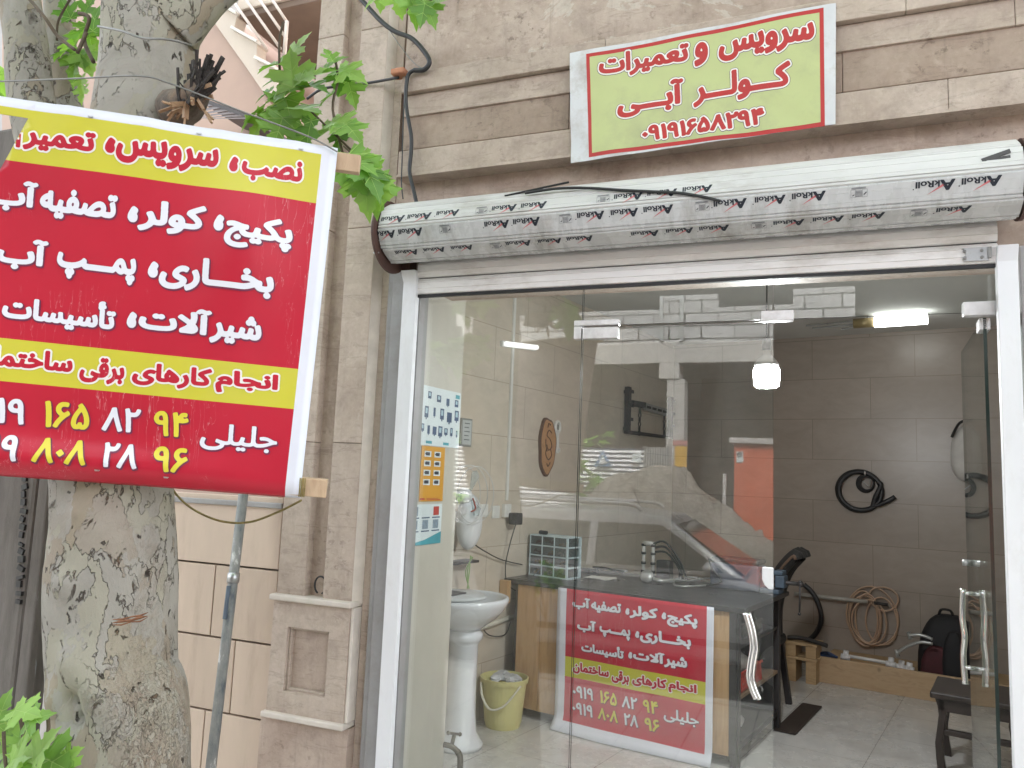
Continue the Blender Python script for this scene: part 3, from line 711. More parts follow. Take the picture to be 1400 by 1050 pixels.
# words: centre, width, height in the zoomed survey sheet; slope follows the sign
def sign_word(text, cx, cy, w_, h_, slope, fa=True, bold=(.052, .05), mats=None):
    c = onY(*zs(cx, cy), YS_); kx = onY(*zs(cx+100, cy+100*slope), YS_); ky = onY(*zs(cx, cy+100), YS_)
    ux = (kx-c)/100; uy = (ky-c)/100
    lp, hp = word(text, 0, 0, w_, h_, bold, halo=7, fa=fa)
    _, hp2 = word(text, 0, 0, w_, h_, bold, halo=9.5, fa=fa)
    f = lambda lift: (lambda x, y: sign_pt(c+ux*x+uy*y, lift))
    put_polys(SGp, hp2, f(.0018)); put_polys(SGh, hp, f(.0023)); put_polys(SGl, lp, f(.0028))
SGl, SGh, SGp = MB(), MB(), MB()
for t_, cx, cy, w_, h_, s_ in (('سرویس', 968, 205, 462, 118, -.165), ('و', 660, 258, 66, 112, -.165), ('تعمیرات', 382, 290, 432, 120, -.165),
                               ('کـــولـــر', 850, 405, 470, 150, -.165), ('آبـــی', 415, 472, 318, 150, -.165)): sign_word(t_, cx, cy, w_, h_, s_)
sign_word('۰۹۱۹۱۶۵۸۲۹۴', 662, 600, 590, 78, -.155, fa=False, bold=(.05, .05))
SGp.build('outer_outline', M['purple'], sg, fix=False); SGh.build('white_outline', M['halo_white'], sg, fix=False); SGl.build('lettering', M['sign_red'], sg, fix=False)
# ------------------------------------------------------------------ glass front
G = glass_mat('shop_glass', r0=.07, dust=.025)
G_leaf = glass_mat('leaf_glass', (.86, .91, .89), r0=.05, dust=.015)
M['glass_edge'] = mat('green_glass_edge', (.018, .034, .030), .15, .1)
GZ = 2.36
gf = thing('shopfront_glazing', 'fixed sheets of clear glass beside and above the shop door reflecting the street', 'glazing', (-.5, 0, 0))
def pane(name, x0, x1, z0, z1, root, y=0.): 
    b = MB(); b.box((x0, y-.005, z0), (x1, y+.005, z1)); ob = b.build(name, [G, M['glass_edge']], root)
    for p in ob.data.polygons: p.material_index = 0 if abs(p.normal.y) > .9 else 1
    return ob
pane('fixed_pane', -1.56, -.834, -.05, GZ, gf)
pane('overlight_pane', -.829, -.134, 2.158, GZ, gf); pane('overlight_pane', -.128, .553, 2.158, GZ, gf)
def patch(x0, x1, z0, z1, root, y=.018, extra=None):
    b = MB(); b.box((x0, -y, z0), (x1, y, z1)); ob = b.build('patch_fitting', M['alu'], root, bevel=.003); return ob
q0, q1 = onY(785, 436, -.018), onY(845, 462, -.018)
patch(q0[0], q1[0], 2.156, q0[2]-.006, gf); patch(q0[0], -.832, q1[2], 2.155, gf)
q = onY(1040, 427, -.018); patch(q[0], onY(1085, 427, -.018)[0], 2.150, 2.150+.038, gf)
q = onY(1317, 415, -.018); patch(q[0], .551, 2.146, 2.192, gf)
door = thing('door_leaf', 'closed frameless glass door leaf with a wavy chrome pull and white corner lock', 'door', (-.48, 0, 0))
pane('glass', -.828, -.131, .02, 2.150, door)
patch(-.826, q1[0]-.002, q1[2], 2.149, door)
hx = [onY(px, py, -.05) for px, py in ((1021, 838), (1028, 862), (1031, 885), (1028, 905), (1026, 925), (1030, 942), (1036, 956))]
b = MB()
for off in (-.006, .006):
    b.tube([p+np.array([off, 0, 0]) for p in spline(hx, 5)], .0085, 8)
b.tube([hx[1], hx[1]+[0, .045, 0]], .007); b.tube([hx[5], hx[5]+[0, .045, 0]], .007); b.build('door_pull', M['chrome'], door, smooth=True)
q0, q1 = onY(1042, 775, -.012), onY(1059.5, 806, -.012)
b = MB(); r = .018; b.prism([(q0[0], -.006, q0[2]), (-.1295, -.006, q0[2]), (-.1295, -.006, q1[2]), (q0[0]+.022, -.006, q1[2]), (q0[0]+.008, -.006, q1[2]+.012), (q0[0], -.006, q1[2]+.03)], (0, -.012, 0)); b.build('lock_case', M['white_pvc'], door, bevel=.003)
# open leaf: swings inwards, seen nearly edge-on
ol = thing('open_door_leaf', 'frameless glass door leaf standing open into the shop with a pair of chrome tube handles', 'door', (.5, 0, 0))
HP = np.array([.520, .02]); FE = np.array([.563, .70, 2.14]); dv = np.array([FE[0]-HP[0], FE[1]-HP[1]]); LW = .69; dv /= np.linalg.norm(dv)
nv_ = np.array([-dv[1], dv[0]])
def leafp(s, z, o=0.): return np.array([HP[0]+dv[0]*s+nv_[0]*o, HP[1]+dv[1]*s+nv_[1]*o, z])
b = MB(); b.add([leafp(s, z, o) for z in (.02, 2.144) for s, o in ((0, -.005), (LW, -.005), (LW, .005), (0, .005))], [(0, 3, 2, 1), (4, 5, 6, 7), (0, 1, 5, 4), (1, 2, 6, 5), (2, 3, 7, 6), (3, 0, 4, 7)])
ob = b.build('glass', [G_leaf, M['glass_edge']], ol)
for p in ob.data.polygons: p.material_index = 1 if p.area < .05 else 0
b = MB(); b.add([leafp(s, z, o) for z in (2.105, 2.144) for s, o in ((0, -.016), (.075, -.016), (.075, .016), (0, .016))], [(0, 3, 2, 1), (4, 5, 6, 7), (0, 1, 5, 4), (1, 2, 6, 5), (2, 3, 7, 6), (3, 0, 4, 7)]); b.build('patch_fitting', M['alu'], ol, bevel=.003)
hs = LW-.16
for o in (-.035, .035):
    zt_, zb_ = 1.22, .875
    b = MB(); b.tube(spline([leafp(hs, zt_, o), leafp(hs+.004, zt_-.1, o*1.15), leafp(hs-.004, (zt_+zb_)/2, o*1.0), leafp(hs+.004, zb_+.1, o*1.15), leafp(hs, zb_, o*1.05)], 5), .011, 10)
    b.tube([leafp(hs, zt_-.015, o), leafp(hs, zt_-.015, o*.14)], .008); b.tube([leafp(hs, zb_+.06, o), leafp(hs, zb_+.06, o*.14)], .008)
    b.build('tube_handle', M['chrome'], ol, smooth=True)
b = MB(); c = leafp(hs+.02, 1.32, .0)
for o in (-.022, .022): b.tube([leafp(hs+.02, 1.315, o*.25), leafp(hs+.02, 1.315, o*1.5)], .012, 8)
b.tube([leafp(hs+.02, 1.31, -.012), leafp(hs+.02, 1.245, -.012)], .006); b.build('hasp', M['steel'], ol, smooth=True)
# ------------------------------------------------------------------ plane tree
def bark(name):
    m, t, b = _nodes(name); co = coords(t, 'Object', (1, 1, .6))
    wv = N(t, 'ShaderNodeTexNoise', Scale=9., Detail=6., Roughness=.6); t.links.new(co, wv.inputs['Vector'])
    def warp(k, src=co):
        n = N(t, 'ShaderNodeVectorMath', operation='MULTIPLY_ADD'); t.links.new(wv.outputs['Color'], n.inputs[0]); n.inputs[1].default_value = (k, k, k); t.links.new(src, n.inputs[2]); return n.outputs[0]
    def vor(scale, k, feature='F1'):
        v = N(t, 'ShaderNodeTexVoronoi', Scale=scale, feature=feature); t.links.new(warp(k), v.inputs['Vector']); return v
    def sep(c): n = N(t, 'ShaderNodeSeparateColor'); t.links.new(c, n.inputs[0]); return n.outputs
    def mul(a, b_): return mixc(t, 1.0, a, b_, 'MULTIPLY')
    n1 = N(t, 'ShaderNodeTexNoise', Scale=3.5, Detail=12., Roughness=.68, Distortion=.4); t.links.new(co, n1.inputs['Vector'])
    col = ramp(t, n1.outputs[0], [(.3, (.205, .195, .17)), (.5, (.295, .28, .245)), (.7, (.365, .35, .31))]).outputs[0]
    pl = vor(13., .30); pr = sep(pl.outputs['Color'])
    col = mixc(t, ramp(t, pr[0], [(.55, (0, 0, 0)), (.6, (.55,)*3)]).outputs[0], col, (.315, .30, .225))      # olive plates
    col = mixc(t, ramp(t, pr[1], [(.78, (0, 0, 0)), (.82, (.5,)*3)]).outputs[0], col, (.25, .19, .125))      # tan plates
    ed = vor(13., .30, 'DISTANCE_TO_EDGE'); brk = N(t, 'ShaderNodeTexNoise', Scale=6., Detail=5.); t.links.new(coords(t, 'Object', (1, 1, 1), (.4, .1, .7)), brk.inputs['Vector'])
    e1 = mul(ramp(t, ed.outputs['Distance'], [(.0, (1, 1, 1)), (.025, (0, 0, 0))]).outputs[0], ramp(t, brk.outputs[0], [(.48, (0, 0, 0)), (.56, (.8,)*3)]).outputs[0])
    col = mixc(t, e1, col, (.10, .075, .055))
    # rough flaking side
    tc = t.nodes.new('ShaderNodeTexCoord'); sx = N(t, 'ShaderNodeSeparateXYZ'); t.links.new(tc.outputs['Object'], sx.inputs[0])
    side = N(t, 'ShaderNodeTexNoise', Scale=2.6, Detail=8., Roughness=.66); t.links.new(co, side.inputs['Vector'])
    ad = N(t, 'ShaderNodeMath', operation='MULTIPLY_ADD'); t.links.new(sx.outputs['X'], ad.inputs[0]); ad.inputs[1].default_value = 1.5; t.links.new(side.outputs[0], ad.inputs[2])
    a2 = N(t, 'ShaderNodeMath', operation='MULTIPLY_ADD'); t.links.new(sx.outputs['Z'], a2.inputs[0]); a2.inputs[1].default_value = -.10; t.links.new(ad.outputs[0], a2.inputs[2])
    sf = ramp(t, a2.outputs[0], [(.43, (0, 0, 0)), (.57, (.85,)*3)]).outputs[0]
    fk = vor(66., .30); fr_ = sep(fk.outputs['Color'])
    fcol = ramp(t, fr_[0], [(.0, (.17, .135, .10)), (.25, (.24, .19, .145)), (.5, (.30, .255, .20)), (.75, (.31, .295, .255)), (1., (.25, .18, .12))]).outputs[0]
    col = mixc(t, sf, col, fcol)
    fe = vor(66., .30, 'DISTANCE_TO_EDGE'); e2 = mul(mul(ramp(t, fe.outputs['Distance'], [(.0, (.8,)*3), (.045, (0, 0, 0))]).outputs[0], sf), ramp(t, wv.outputs[0], [(.42, (0, 0, 0)), (.6, (.8,)*3)]).outputs[0])
    col = mixc(t, e2, col, (.06, .045, .035))
    # brown pits, scars and black specks
    n4 = N(t, 'ShaderNodeTexNoise', Scale=15., Detail=9., Roughness=.72, Distortion=.9); t.links.new(co, n4.inputs['Vector'])
    f4 = ramp(t, n4.outputs[0], [(.615, (0, 0, 0)), (.655, (.85,)*3)]).outputs[0]; col = mixc(t, f4, col, (.12, .075, .045))
    sp_ = vor(34., .2); f5 = mul(ramp(t, sp_.outputs['Distance'], [(.16, (.9,)*3), (.3, (0, 0, 0))]).outputs[0], ramp(t, sep(sp_.outputs['Color'])[2], [(.88, (0, 0, 0)), (.9, (1, 1, 1))]).outputs[0])
    col = mixc(t, f5, col, (.05, .038, .03))
    big = vor(5.5, .16); f6 = mul(ramp(t, big.outputs['Distance'], [(.07, (.9,)*3), (.16, (0, 0, 0))]).outputs[0], ramp(t, sep(big.outputs['Color'])[0], [(.55, (0, 0, 0)), (.58, (1, 1, 1))]).outputs[0])
    col = mixc(t, f6, col, (.055, .042, .035))
    t.links.new(col, b.inputs['Base Color']); b.inputs['Roughness'].default_value = .75; b.inputs['Specular IOR Level'].default_value = .25
    h = N(t, 'ShaderNodeMath', operation='MULTIPLY_ADD'); t.links.new(pr[2], h.inputs[0]); h.inputs[1].default_value = .35; t.links.new(n1.outputs[0], h.inputs[2])
    fl = mul(fr_[1], sf); h2 = mixc(t, .5, h.outputs[0], fl, 'ADD')
    for x in (e1, e2, f4, f5, f6): h2 = mixc(t, .7, h2, x, 'SUBTRACT')
    bump(t, b, h2, 1.0, .016); return m
M['bark'] = bark('plane_tree_bark')
M['char'] = mat('charred_wood', (.035, .03, .027), .85, .5, 30, bumpv=.4)
M['torn'] = wood('torn_wood', (.22, .13, .075), (.34, .22, .13))
def limb(mb, pts, rads, seg=28, n=10, bumps=(), amp=.06, seed=0):
    """tapering limb with an uneven surface"""
    P = spline(pts, n); R = [x[0] for x in spline([(r, 0, 0) for r in rads], n)]
    vs = []; fs = []; prev = None
    for i, p in enumerate(P):
        d = Vector(P[min(i+1, len(P)-1)]-P[max(i-1, 0)]).normalized()
        a = (prev-d*prev.dot(d)).normalized() if prev is not None else d.cross(Vector((0, 1, 0))).normalized()
        prev = a; b_ = d.cross(a)
        for k in range(seg):
            t = 2*math.pi*k/seg; dr = a*math.cos(t)+b_*math.sin(t); q = Vector(p)+dr*R[i]
            nn = mnoise.noise(Vector(q)*3.2+Vector((seed, 0, 0)))*amp+mnoise.noise(Vector(q)*9+Vector((0, seed, 0)))*amp*.35
            nn += mnoise.noise(Vector(q)*24)*amp*.16+abs(mnoise.noise(Vector(q)*13+Vector((3, seed, 1))))*amp*.22
            e = 0
            for c, rr, hh in bumps:
                dd = (q-Vector(c)).length/rr
                if dd < 1.6: e += hh*math.exp(-dd*dd*2.2)
            vs.append(tuple(Vector(p)+dr*(R[i]*(1+nn)+e)))
    for i in range(len(P)-1):
        for k in range(seg): fs.append((i*seg+k, i*seg+(k+1) % seg, (i+1)*seg+(k+1) % seg, (i+1)*seg+k))
    fs.append(tuple(range(seg))[::-1]); fs.append(tuple((len(P)-1)*seg+k for k in range(seg)))
    mb.add(vs, fs)
TY = -1.30
tp = lambda px, py, y=TY: onY(px, py, y)
tb = tp(165, 1050); foot = np.array([tb[0]+.02, TY, -.3])
tree = thing('plane_tree', 'thick pale mottled plane tree trunk carrying the large red banner', 'tree', (foot[0], TY, -.1))
b = MB()
kn = lambda px, py, dy=-.16: tp(px, py, TY+dy)
bumps = [(kn(120, 935), .09, .05), (kn(95, 905), .06, .03), (kn(85, 800), .05, .02), (kn(100, 700), .04, .018), (kn(134, 705), .035, .016), (kn(230, 780), .06, .012), (kn(70, 960), .06, .02), (kn(140, 965), .07, .035), (kn(96, 960), .035, -.05), (kn(100, 985), .03, -.05)]
limb(b, [foot-[0, 0, .2], tp(164, 1050), tp(157, 930), tp(154, 800), tp(155, 690), tp(153, 560), tp(152, 430)], [.225, .163, .150, .153, .148, .15, .175], 88, 26, bumps, .06, 3)
b.build('trunk', M['bark'], tree, smooth=True)
b = MB(); limb(b, [tp(160, 470), tp(178, 330), tp(192, 205), tp(198, 130), tp(206, 50), tp(215, -60), tp(225, -260)], [.145, .138, .138, .127, .130, .138, .11], 72, 22, [(tp(272, 120, TY-.05), .09, .03), (tp(190, 160, TY-.15), .07, .02), (tp(232, 88, TY-.13), .05, .015)], .05, 5); b.build('stem', M['bark'], tree, smooth=True)
b = MB(); limb(b, [tp(238, 40), tp(268, 12, TY+.02), tp(310, -22, TY+.06), tp(400, -75, TY+.12)], [.075, .06, .05, .045], 20, 8, (), .05, 6); b.build('bough', M['bark'], tree, smooth=True)
b = MB(); limb(b, [tp(140, 470), tp(85, 300), tp(45, 150), tp(36, 60), tp(24, -30), tp(5, -250)], [.11, .075, .065, .062, .06, .058], 24, 10, (), .05, 8); b.build('stem', M['bark'], tree, smooth=True)
b = MB(); limb(b, [tp(135, 470, TY+.22), tp(105, 260, TY+.25), tp(90, 130, TY+.25), tp(82, 40, TY+.25), tp(80, -200, TY+.25)], [.06, .052, .05, .05, .05], 18, 8, (), .05, 9); b.build('stem', M['bark'], tree, smooth=True)
M['stubbark'] = mat('dead_stub_bark', (.13, .105, .085), .85, .5, 25, bumpv=.5, dirt=(.30, .20, .12), dirt_amt=.8, dirt_scale=14)
# broken charred stub
b = MB(); s0, s1 = tp(236, 150, TY-.05), tp(272, 120, TY-.10)
limb(b, [s0, tp(258, 138, TY-.09), s1, tp(278, 112, TY-.10)], [.058, .045, .033, .02], 18, 5, (), .35, 11); stub = b.build('broken_stub', M['stubbark'], tree, smooth=True)
rnd = random.Random(5)
def shards(n, spread, lens, mat_, name, up, side):
    b = MB()
    for k in range(n):
        a = rnd.uniform(0, 6.28); rr = rnd.uniform(0, spread); base = s1+np.array([rr*math.cos(a)-.012, rr*math.sin(a)*.6-.006, rr*math.sin(a)-.03])
        L_ = rnd.uniform(*lens); dv_ = np.array([rnd.uniform(*side), rnd.uniform(-.35, .2), rnd.uniform(*up)]); dv_ /= np.linalg.norm(dv_)
        mid = base+dv_*L_*.55+np.array([rnd.uniform(-.007, .007) for _ in range(3)]); r0 = rnd.uniform(.005, .010)
        b.bar(base, mid, r0*2, r0*1.2, up=(rnd.random(), rnd.random(), .3)); b.bar(mid-dv_*.004, base+dv_*L_, r0*1.3, r0*.6, up=(rnd.random(), rnd.random(), .3))
    child(b.build(name, mat_), stub)
shards(40, .034, (.05, .115), M['char'], 'charred_shards', (.35, 1.), (-.15, .75))
shards(14, .022, (.05, .09), M['torn'], 'torn_splinters', (-.9, .1), (-.9, .4))

# gash cut in the bark
b = MB(); q = [tp(x, y, TY-.152) for x, y in ((152, 852), (164, 850), (178, 848), (190, 845), (200, 842))]
for k, (o, r) in enumerate(((0, .0035), (.006, .0022), (-.006, .0018))): b.tube([p+np.array([0, .004, o+.002*math.sin(3*i+k)]) for i, p in enumerate(q)], [.0008, r, r*.8, r*1.1, .0008], 5)
b.build('gash', mat('fresh_gash_wood', (.20, .085, .04), .8, .4, 40), tree)

# ------------------------------------------------------------------ leaves
def leaf_mat(name, c, tr=.42):
    m, t, b = _nodes(name); co = coords(t); nz = N(t, 'ShaderNodeTexNoise', Scale=6., Detail=3.); t.links.new(co, nz.inputs['Vector'])
    col = ramp(t, nz.outputs[0], [(.3, tuple(x*.75 for x in c)), (.7, tuple(x*1.3 for x in c))]).outputs[0]
    n2 = N(t, 'ShaderNodeTexNoise', Scale=60., Detail=3.); t.links.new(co, n2.inputs['Vector']); bump(t, b, n2.outputs[0], .15, .004)
    t.links.new(col, b.inputs['Base Color']); b.inputs['Roughness'].default_value = .42; b.inputs['Specular IOR Level'].default_value = .4
    tl = N(t, 'ShaderNodeBsdfTranslucent'); t.links.new(mixc(t, 1., col, (1.2, 1.5, .5), 'MULTIPLY'), tl.inputs[0])
    mx = N(t, 'ShaderNodeMixShader'); mx.inputs[0].default_value = tr; t.links.new(b.outputs[0], mx.inputs[1]); t.links.new(tl.outputs[0], mx.inputs[2]); t.links.new(mx.outputs[0], t.nodes['Material Output'].inputs[0])
    return m
M['vein'] = leaf_mat('leaf_vein', (.36, .50, .17))
M['leaf'] = leaf_mat('plane_leaf_green', (.195, .345, .08)); M['leaf2'] = leaf_mat('plane_leaf_light', (.285, .45, .12)); M['leaf3'] = leaf_mat('plane_leaf_dark', (.12, .25, .055))
# half outline of a five lobed, toothed leaf (x across, y along), stem at origin
_half = [(.0, .0), (.10, -.06), (.22, -.13), (.27, -.05), (.44, -.10), (.37, .04), (.40, .10), (.26, .14), (.22, .20), (.38, .26), (.43, .22), (.50, .33), (.66, .38), (.52, .47), (.50, .56), (.38, .50), (.26, .47), (.17, .44), (.20, .58), (.28, .64), (.19, .72), (.17, .84), (.09, .88), (.0, 1.06)]
def leaf(mb, base, d, up, size, fold=.25, droop=.35, wid=.95):
    """one leaf: base point, direction of its midrib, facing"""
    d = Vector(d).normalized(); up = Vector(up); s = d.cross(up).normalized(); up = s.cross(d)
    def P(x, y):
        z = abs(x)*fold-droop*y*y*.6-droop*.5*x*x
        return tuple(Vector(base)+(s*x*wid+d*y+up*z)*size)
    mid = [(0, .0), (0, .2), (0, .42), (0, .62), (0, .85)]
    for sg_ in (1, -1):
        h = [(x*sg_, y) for x, y in _half]; V = [P(*p) for p in h]+[P(*p) for p in mid]; m0 = len(h)
        tri = []
        for i in range(len(h)-1):
            y = (h[i][1]+h[i+1][1])/2; k = 0 if i < 7 else 1 if i < 10 else 1 if i < 13 else 2 if i < 17 else 3 if i < 20 else 4
            tri.append((m0+k, i, i+1) if sg_ > 0 else (m0+k, i+1, i))
        for i, k0, k1 in ((7, 0, 1), (13, 1, 2), (17, 2, 3), (20, 3, 4)): tri.append((m0+k0, i, m0+k1) if sg_ > 0 else (m0+k1, i, m0+k0))
        mb.add(V, tri)
    keep = mb.m; mb.m = 3
    for (xa, ya), (xb_, yb_) in _veins if size > .05 else ():
        n = 4; L_ = math.hypot(xb_-xa, yb_-ya); ox, oy = -(yb_-ya)/L_, (xb_-xa)/L_; up_l = []
        for k in range(n+1):
            t = k/n; w = .013*(1-t*.8); x, y = xa+(xb_-xa)*t, ya+(yb_-ya)*t
            for s_ in (1, -1):
                xx, yy = x+ox*w*s_, y+oy*w*s_; z = abs(xx)*fold-droop*yy*yy*.6-droop*.5*xx*xx+.007
                up_l.append(tuple(Vector(base)+(s*xx*wid+d*yy+up*z)*size))
        mb.add(up_l, [(2*k, 2*k+1, 2*k+3, 2*k+2) for k in range(n)])
    mb.m = keep
_veins = [((0, 0), (0, 1.0)), ((0, .03), (.62, .365)), ((0, .03), (-.62, .365)), ((0, .01), (.41, -.07)), ((0, .01), (-.41, -.07)), ((0, .42), (.26, .63)), ((0, .42), (-.26, .63)), ((.24, .16), (.45, .24)), ((-.24, .16), (-.45, .24))]
def twig_leaves(name, specs, twigs, root, seed=1, fill=0):
    """a spray: twigs plus leaves on petioles"""
    r = random.Random(seed); b = MB()
    for pts, rr in twigs: tw = MB(); tw.tube(spline(pts, 5), rr, 6); tw.build('twig', M['twig'], root, smooth=True)
    b = MB()
    for base, tip, size, mi, face in specs:
        b.m = mi; base = np.array(base); tip = np.array(tip)
        leaf(b, base, tip-base, face, size, r.uniform(.1, .35), r.uniform(.15, .55), r.uniform(.85, 1.05))
    return b.build(name, [M['leaf'], M['leaf2'], M['leaf3'], M['vein']], root, smooth=False, fix=False)
M['twig'] = mat('twig_bark', (.10, .075, .05), .8, .3, 40)
rl = random.Random(11)
FC = Vector((.25, -.72, .65))                                       # leaves mostly face the street and the sky
def L(px, py, ang, size, y, mi=0, jit=.35):
    """leaf whose centre is near the sight line, pointing ang degrees (0 = right, 90 = up in the picture)"""
    c = onY(px, py, y); a = rad(ang); d = np.array([math.cos(a), rl.uniform(-.25, .1), math.sin(a)]); d /= np.linalg.norm(d)
    f = FC+Vector((rl.uniform(-jit, jit), rl.uniform(-jit, jit)*.6, rl.uniform(-jit, jit)))
    size *= .92; base = c-d*size*.45; return (base, base+d, size, mi, f)
YL = -.95
def spray(px, py, n, rx, ry, size, y, seed, dy=.15, mats=(0, 0, 1, 2), lo=-200, hi=20):
    r = random.Random(seed); out = []
    for _ in range(n):
        x, yy = px+r.uniform(-1, 1)*rx, py+r.uniform(-1, 1)*ry
        out.append(L(x, yy, r.uniform(lo, hi), size*r.uniform(.75, 1.15), y+r.uniform(-dy, dy), r.choice(mats)))
    return out
sp = []
for a in ((375, 85, 165, .15, 0), (405, 62, 60, .11, 1), (398, 95, 100, .15, 1), (428, 100, 25, .13, 1), (395, 118, 0, .14, 0), (430, 116, -10, .10, 2), (372, 110, 185, .09, 2),
          (345, 155, 200, .14, 0), (372, 145, 170, .10, 2), (398, 163, -70, .19, 0), (418, 148, -15, .13, 0), (352, 172, 240, .11, 1), (380, 180, 260, .12, 0),
          (455, 85, 30, .09, 0), (478, 97, -20, .11, 1), (462, 108, -90, .09, 2), (480, 125, -70, .10, 0), (445, 135, 200, .07, 0), (470, 165, -5, .12, 1), (482, 178, -40, .10, 0), (440, 180, 190, .12, 1), (462, 190, -100, .10, 2), (450, 75, 120, .06, 0), (374, 132, 150, .07, 1), (420, 185, 250, .11, 2), (360, 130, 200, .08, 2)):
    sp.append(L(*a[:4], YL+rl.uniform(-.06, .06), a[4]))
tws = [([onY(470, 215, YL), onY(455, 150, YL), onY(462, 110, YL), onY(458, 80, YL)], .004), ([onY(480, 205, YL), onY(452, 178, YL), onY(423, 150, YL)], .0035), ([onY(400, 205, YL), onY(385, 130, YL), onY(382, 60, YL), onY(388, 30, YL)], .004), ([onY(385, 135, YL), onY(360, 155, YL), onY(345, 165, YL)], .003)]
twig_leaves('foliage', sp, tws, tree, 2)
sp = []
for a in ((492, 222, -20, .13, 0), (490, 235, -60, .16, 0), (498, 255, -80, .17, 1), (508, 240, -45, .14, 2), (480, 240, 210, .10, 0), (512, 262, -75, .14, 0), (500, 215, 10, .09, 1), (474, 228, 170, .07, 2), (516, 270, -100, .10, 1)):
    sp.append(L(*a[:4], -1.0+rl.uniform(-.05, .05), a[4]))
twig_leaves('foliage', sp, [([onY(470, 200, -.98), onY(492, 222, -1), onY(505, 250, -1)], .003)], tree, 3)
sp = []
for a in ((520, -2, -80, .10, 1), (545, 4, -70, .12, 1), (566, 8, -70, .13, 0), (586, 14, -60, .12, 0), (596, 2, 0, .10, 0), (508, 0, 200, .08, 1), (578, 18, -95, .09, 2), (556, -4, 180, .1, 0)):
    sp.append(L(*a[:4], -.75+rl.uniform(-.04, .04), a[4]))
twig_leaves('foliage', sp, [([onY(500, -30, -.75), onY(550, -8, -.75), onY(590, 0, -.75)], .003)], tree, 4)
sp = []
for a in ((104, 55, 230, .12, 1), (122, 50, -70, .13, 0), (90, 62, 200, .09, 1), (100, 88, -100, .13, 0), (118, 82, -60, .12, 1), (70, 58, 150, .06, 1), (82, 70, 180, .09, 0), (128, 25, 80, .10, 2), (90, 12, 120, .10, 2), (127, 78, -30, .07, 1), (110, 115, -90, .07, 1), (112, 128, -95, .07, 1), (5, 110, -90, .10, 1), (2, 130, -100, .10, 0), (120, 8, 60, .09, 2)):
    sp.append(L(*a[:4], -1.12+rl.uniform(-.05, .05), a[4]))
twig_leaves('foliage', sp, [([onY(35, -8, -1.42), onY(62, 25, -1.42), onY(78, 48, -1.4), onY(102, 68, -1.4)], .005), ([onY(100, -8, -1.2), onY(80, 28, -1.2), onY(78, 55, -1.2)], .004), ([onY(128, 85, -1.3), onY(115, 55, -1.3), onY(122, 25, -1.3), onY(108, 18, -1.3)], .006), ([onY(106, 72, -1.38), onY(118, 45, -1.36)], .006)], tree, 5)
# crown overhead (unseen) and foliage behind (seen mirrored in the glass)
def crown(root, c, r, n, size, seed, mats=(0, 0, 1, 2), name='crown'):
    rr = random.Random(seed); b = MB()
    cl = [np.array([c[0]+rr.gauss(0, .5)*r[0], c[1]+rr.gauss(0, .5)*r[1], c[2]+rr.gauss(0, .5)*r[2]]) for _ in range(max(6, n//22))]
    for _ in range(n):
        q = rr.choice(cl)+np.array([rr.gauss(0, .16)*r[0], rr.gauss(0, .16)*r[1], rr.gauss(0, .16)*r[2]])
        b.m = rr.choice(mats); a = rr.uniform(0, 6.28)
        leaf(b, q, (math.cos(a), math.sin(a), rr.uniform(-.9, .2)), (rr.uniform(-.5, .5), rr.uniform(-.5, .5), 1), size*rr.uniform(.7, 1.2), .2, .4)
    return b.build(name, [M['leaf'], M['leaf2'], M['leaf3'], M['vein']], root, fix=False)
crown(tree, (-1.0, -2.7, 6.4), (3.2, 1.9, .6), 1100, .34, 21)  # out-of-view canopy, spread wide to cut the sky light on the facade
crown(tree, (-1.78, -.86, 2.22), (.36, .12, .15), 60, .14, 22, name='foliage')
# young shoots at the foot, lower left corner
sh_ = thing('tree_shoots', 'bright green plane tree shoots in the lower left corner in front of the trunk', 'plant', onY(40, 1050, -1.65)*[1, 1, 0]+[0, 0, -.1])
sp = []
for a in ((12, 968, 60, .12, 1), (35, 952, 0, .10, 1), (48, 960, 30, .09, 0), (8, 1005, 200, .12, 0), (30, 1010, 30, .12, 1), (58, 1000, 60, .12, 1), (72, 1020, -10, .14, 0), (45, 1030, -60, .13, 1), (15, 1035, 240, .13, 0), (85, 1035, -40, .11, 1), (62, 1042, -90, .11, 0), (25, 985, 100, .08, 1), (0, 950, 80, .10, 0), (96, 1010, 40, .07, 1), (30, 1048, -90, .12, 2)):
    sp.append(L(a[0], a[1]+22, a[2], a[3]*.78, -1.62+rl.uniform(-.05, .05), a[4]))
g0 = onY(40, 1200, -1.62)
twig_leaves('foliage', sp, [([g0, onY(35, 1050, -1.62), onY(30, 990, -1.62), onY(24, 978, -1.62)], .005), ([g0, onY(60, 1050, -1.62), onY(66, 985, -1.62), onY(52, 975, -1.62)], .004), ([g0, onY(10, 1060, -1.62), onY(5, 1000, -1.62)], .004)], sh_, 6)

# ------------------------------------------------------------------ dark weathered post left of the tree
m_post, t, bs = _nodes('weathered_grey_post'); co = coords(t, 'Object', (1, 1, .25))
n1 = N(t, 'ShaderNodeTexNoise', Scale=14., Detail=9., Roughness=.7); t.links.new(co, n1.inputs['Vector']); n2 = N(t, 'ShaderNodeTexNoise', Scale=5., Detail=8., Roughness=.7, Distortion=.6); t.links.new(coords(t, 'Object', (1, 1, .4)), n2.inputs['Vector'])
col = ramp(t, n1.outputs[0], [(.3, (.085, .075, .065)), (.6, (.16, .145, .13)), (.75, (.24, .225, .20))]).outputs[0]
col = mixc(t, ramp(t, n2.outputs[0], [(.6, (0, 0, 0)), (.66, (.8,)*3)]).outputs[0], col, (.27, .29, .30)); col = mixc(t, ramp(t, n2.outputs[0], [(.3, (.8,)*3), (.37, (0, 0, 0))]).outputs[0], col, (.05, .035, .028))
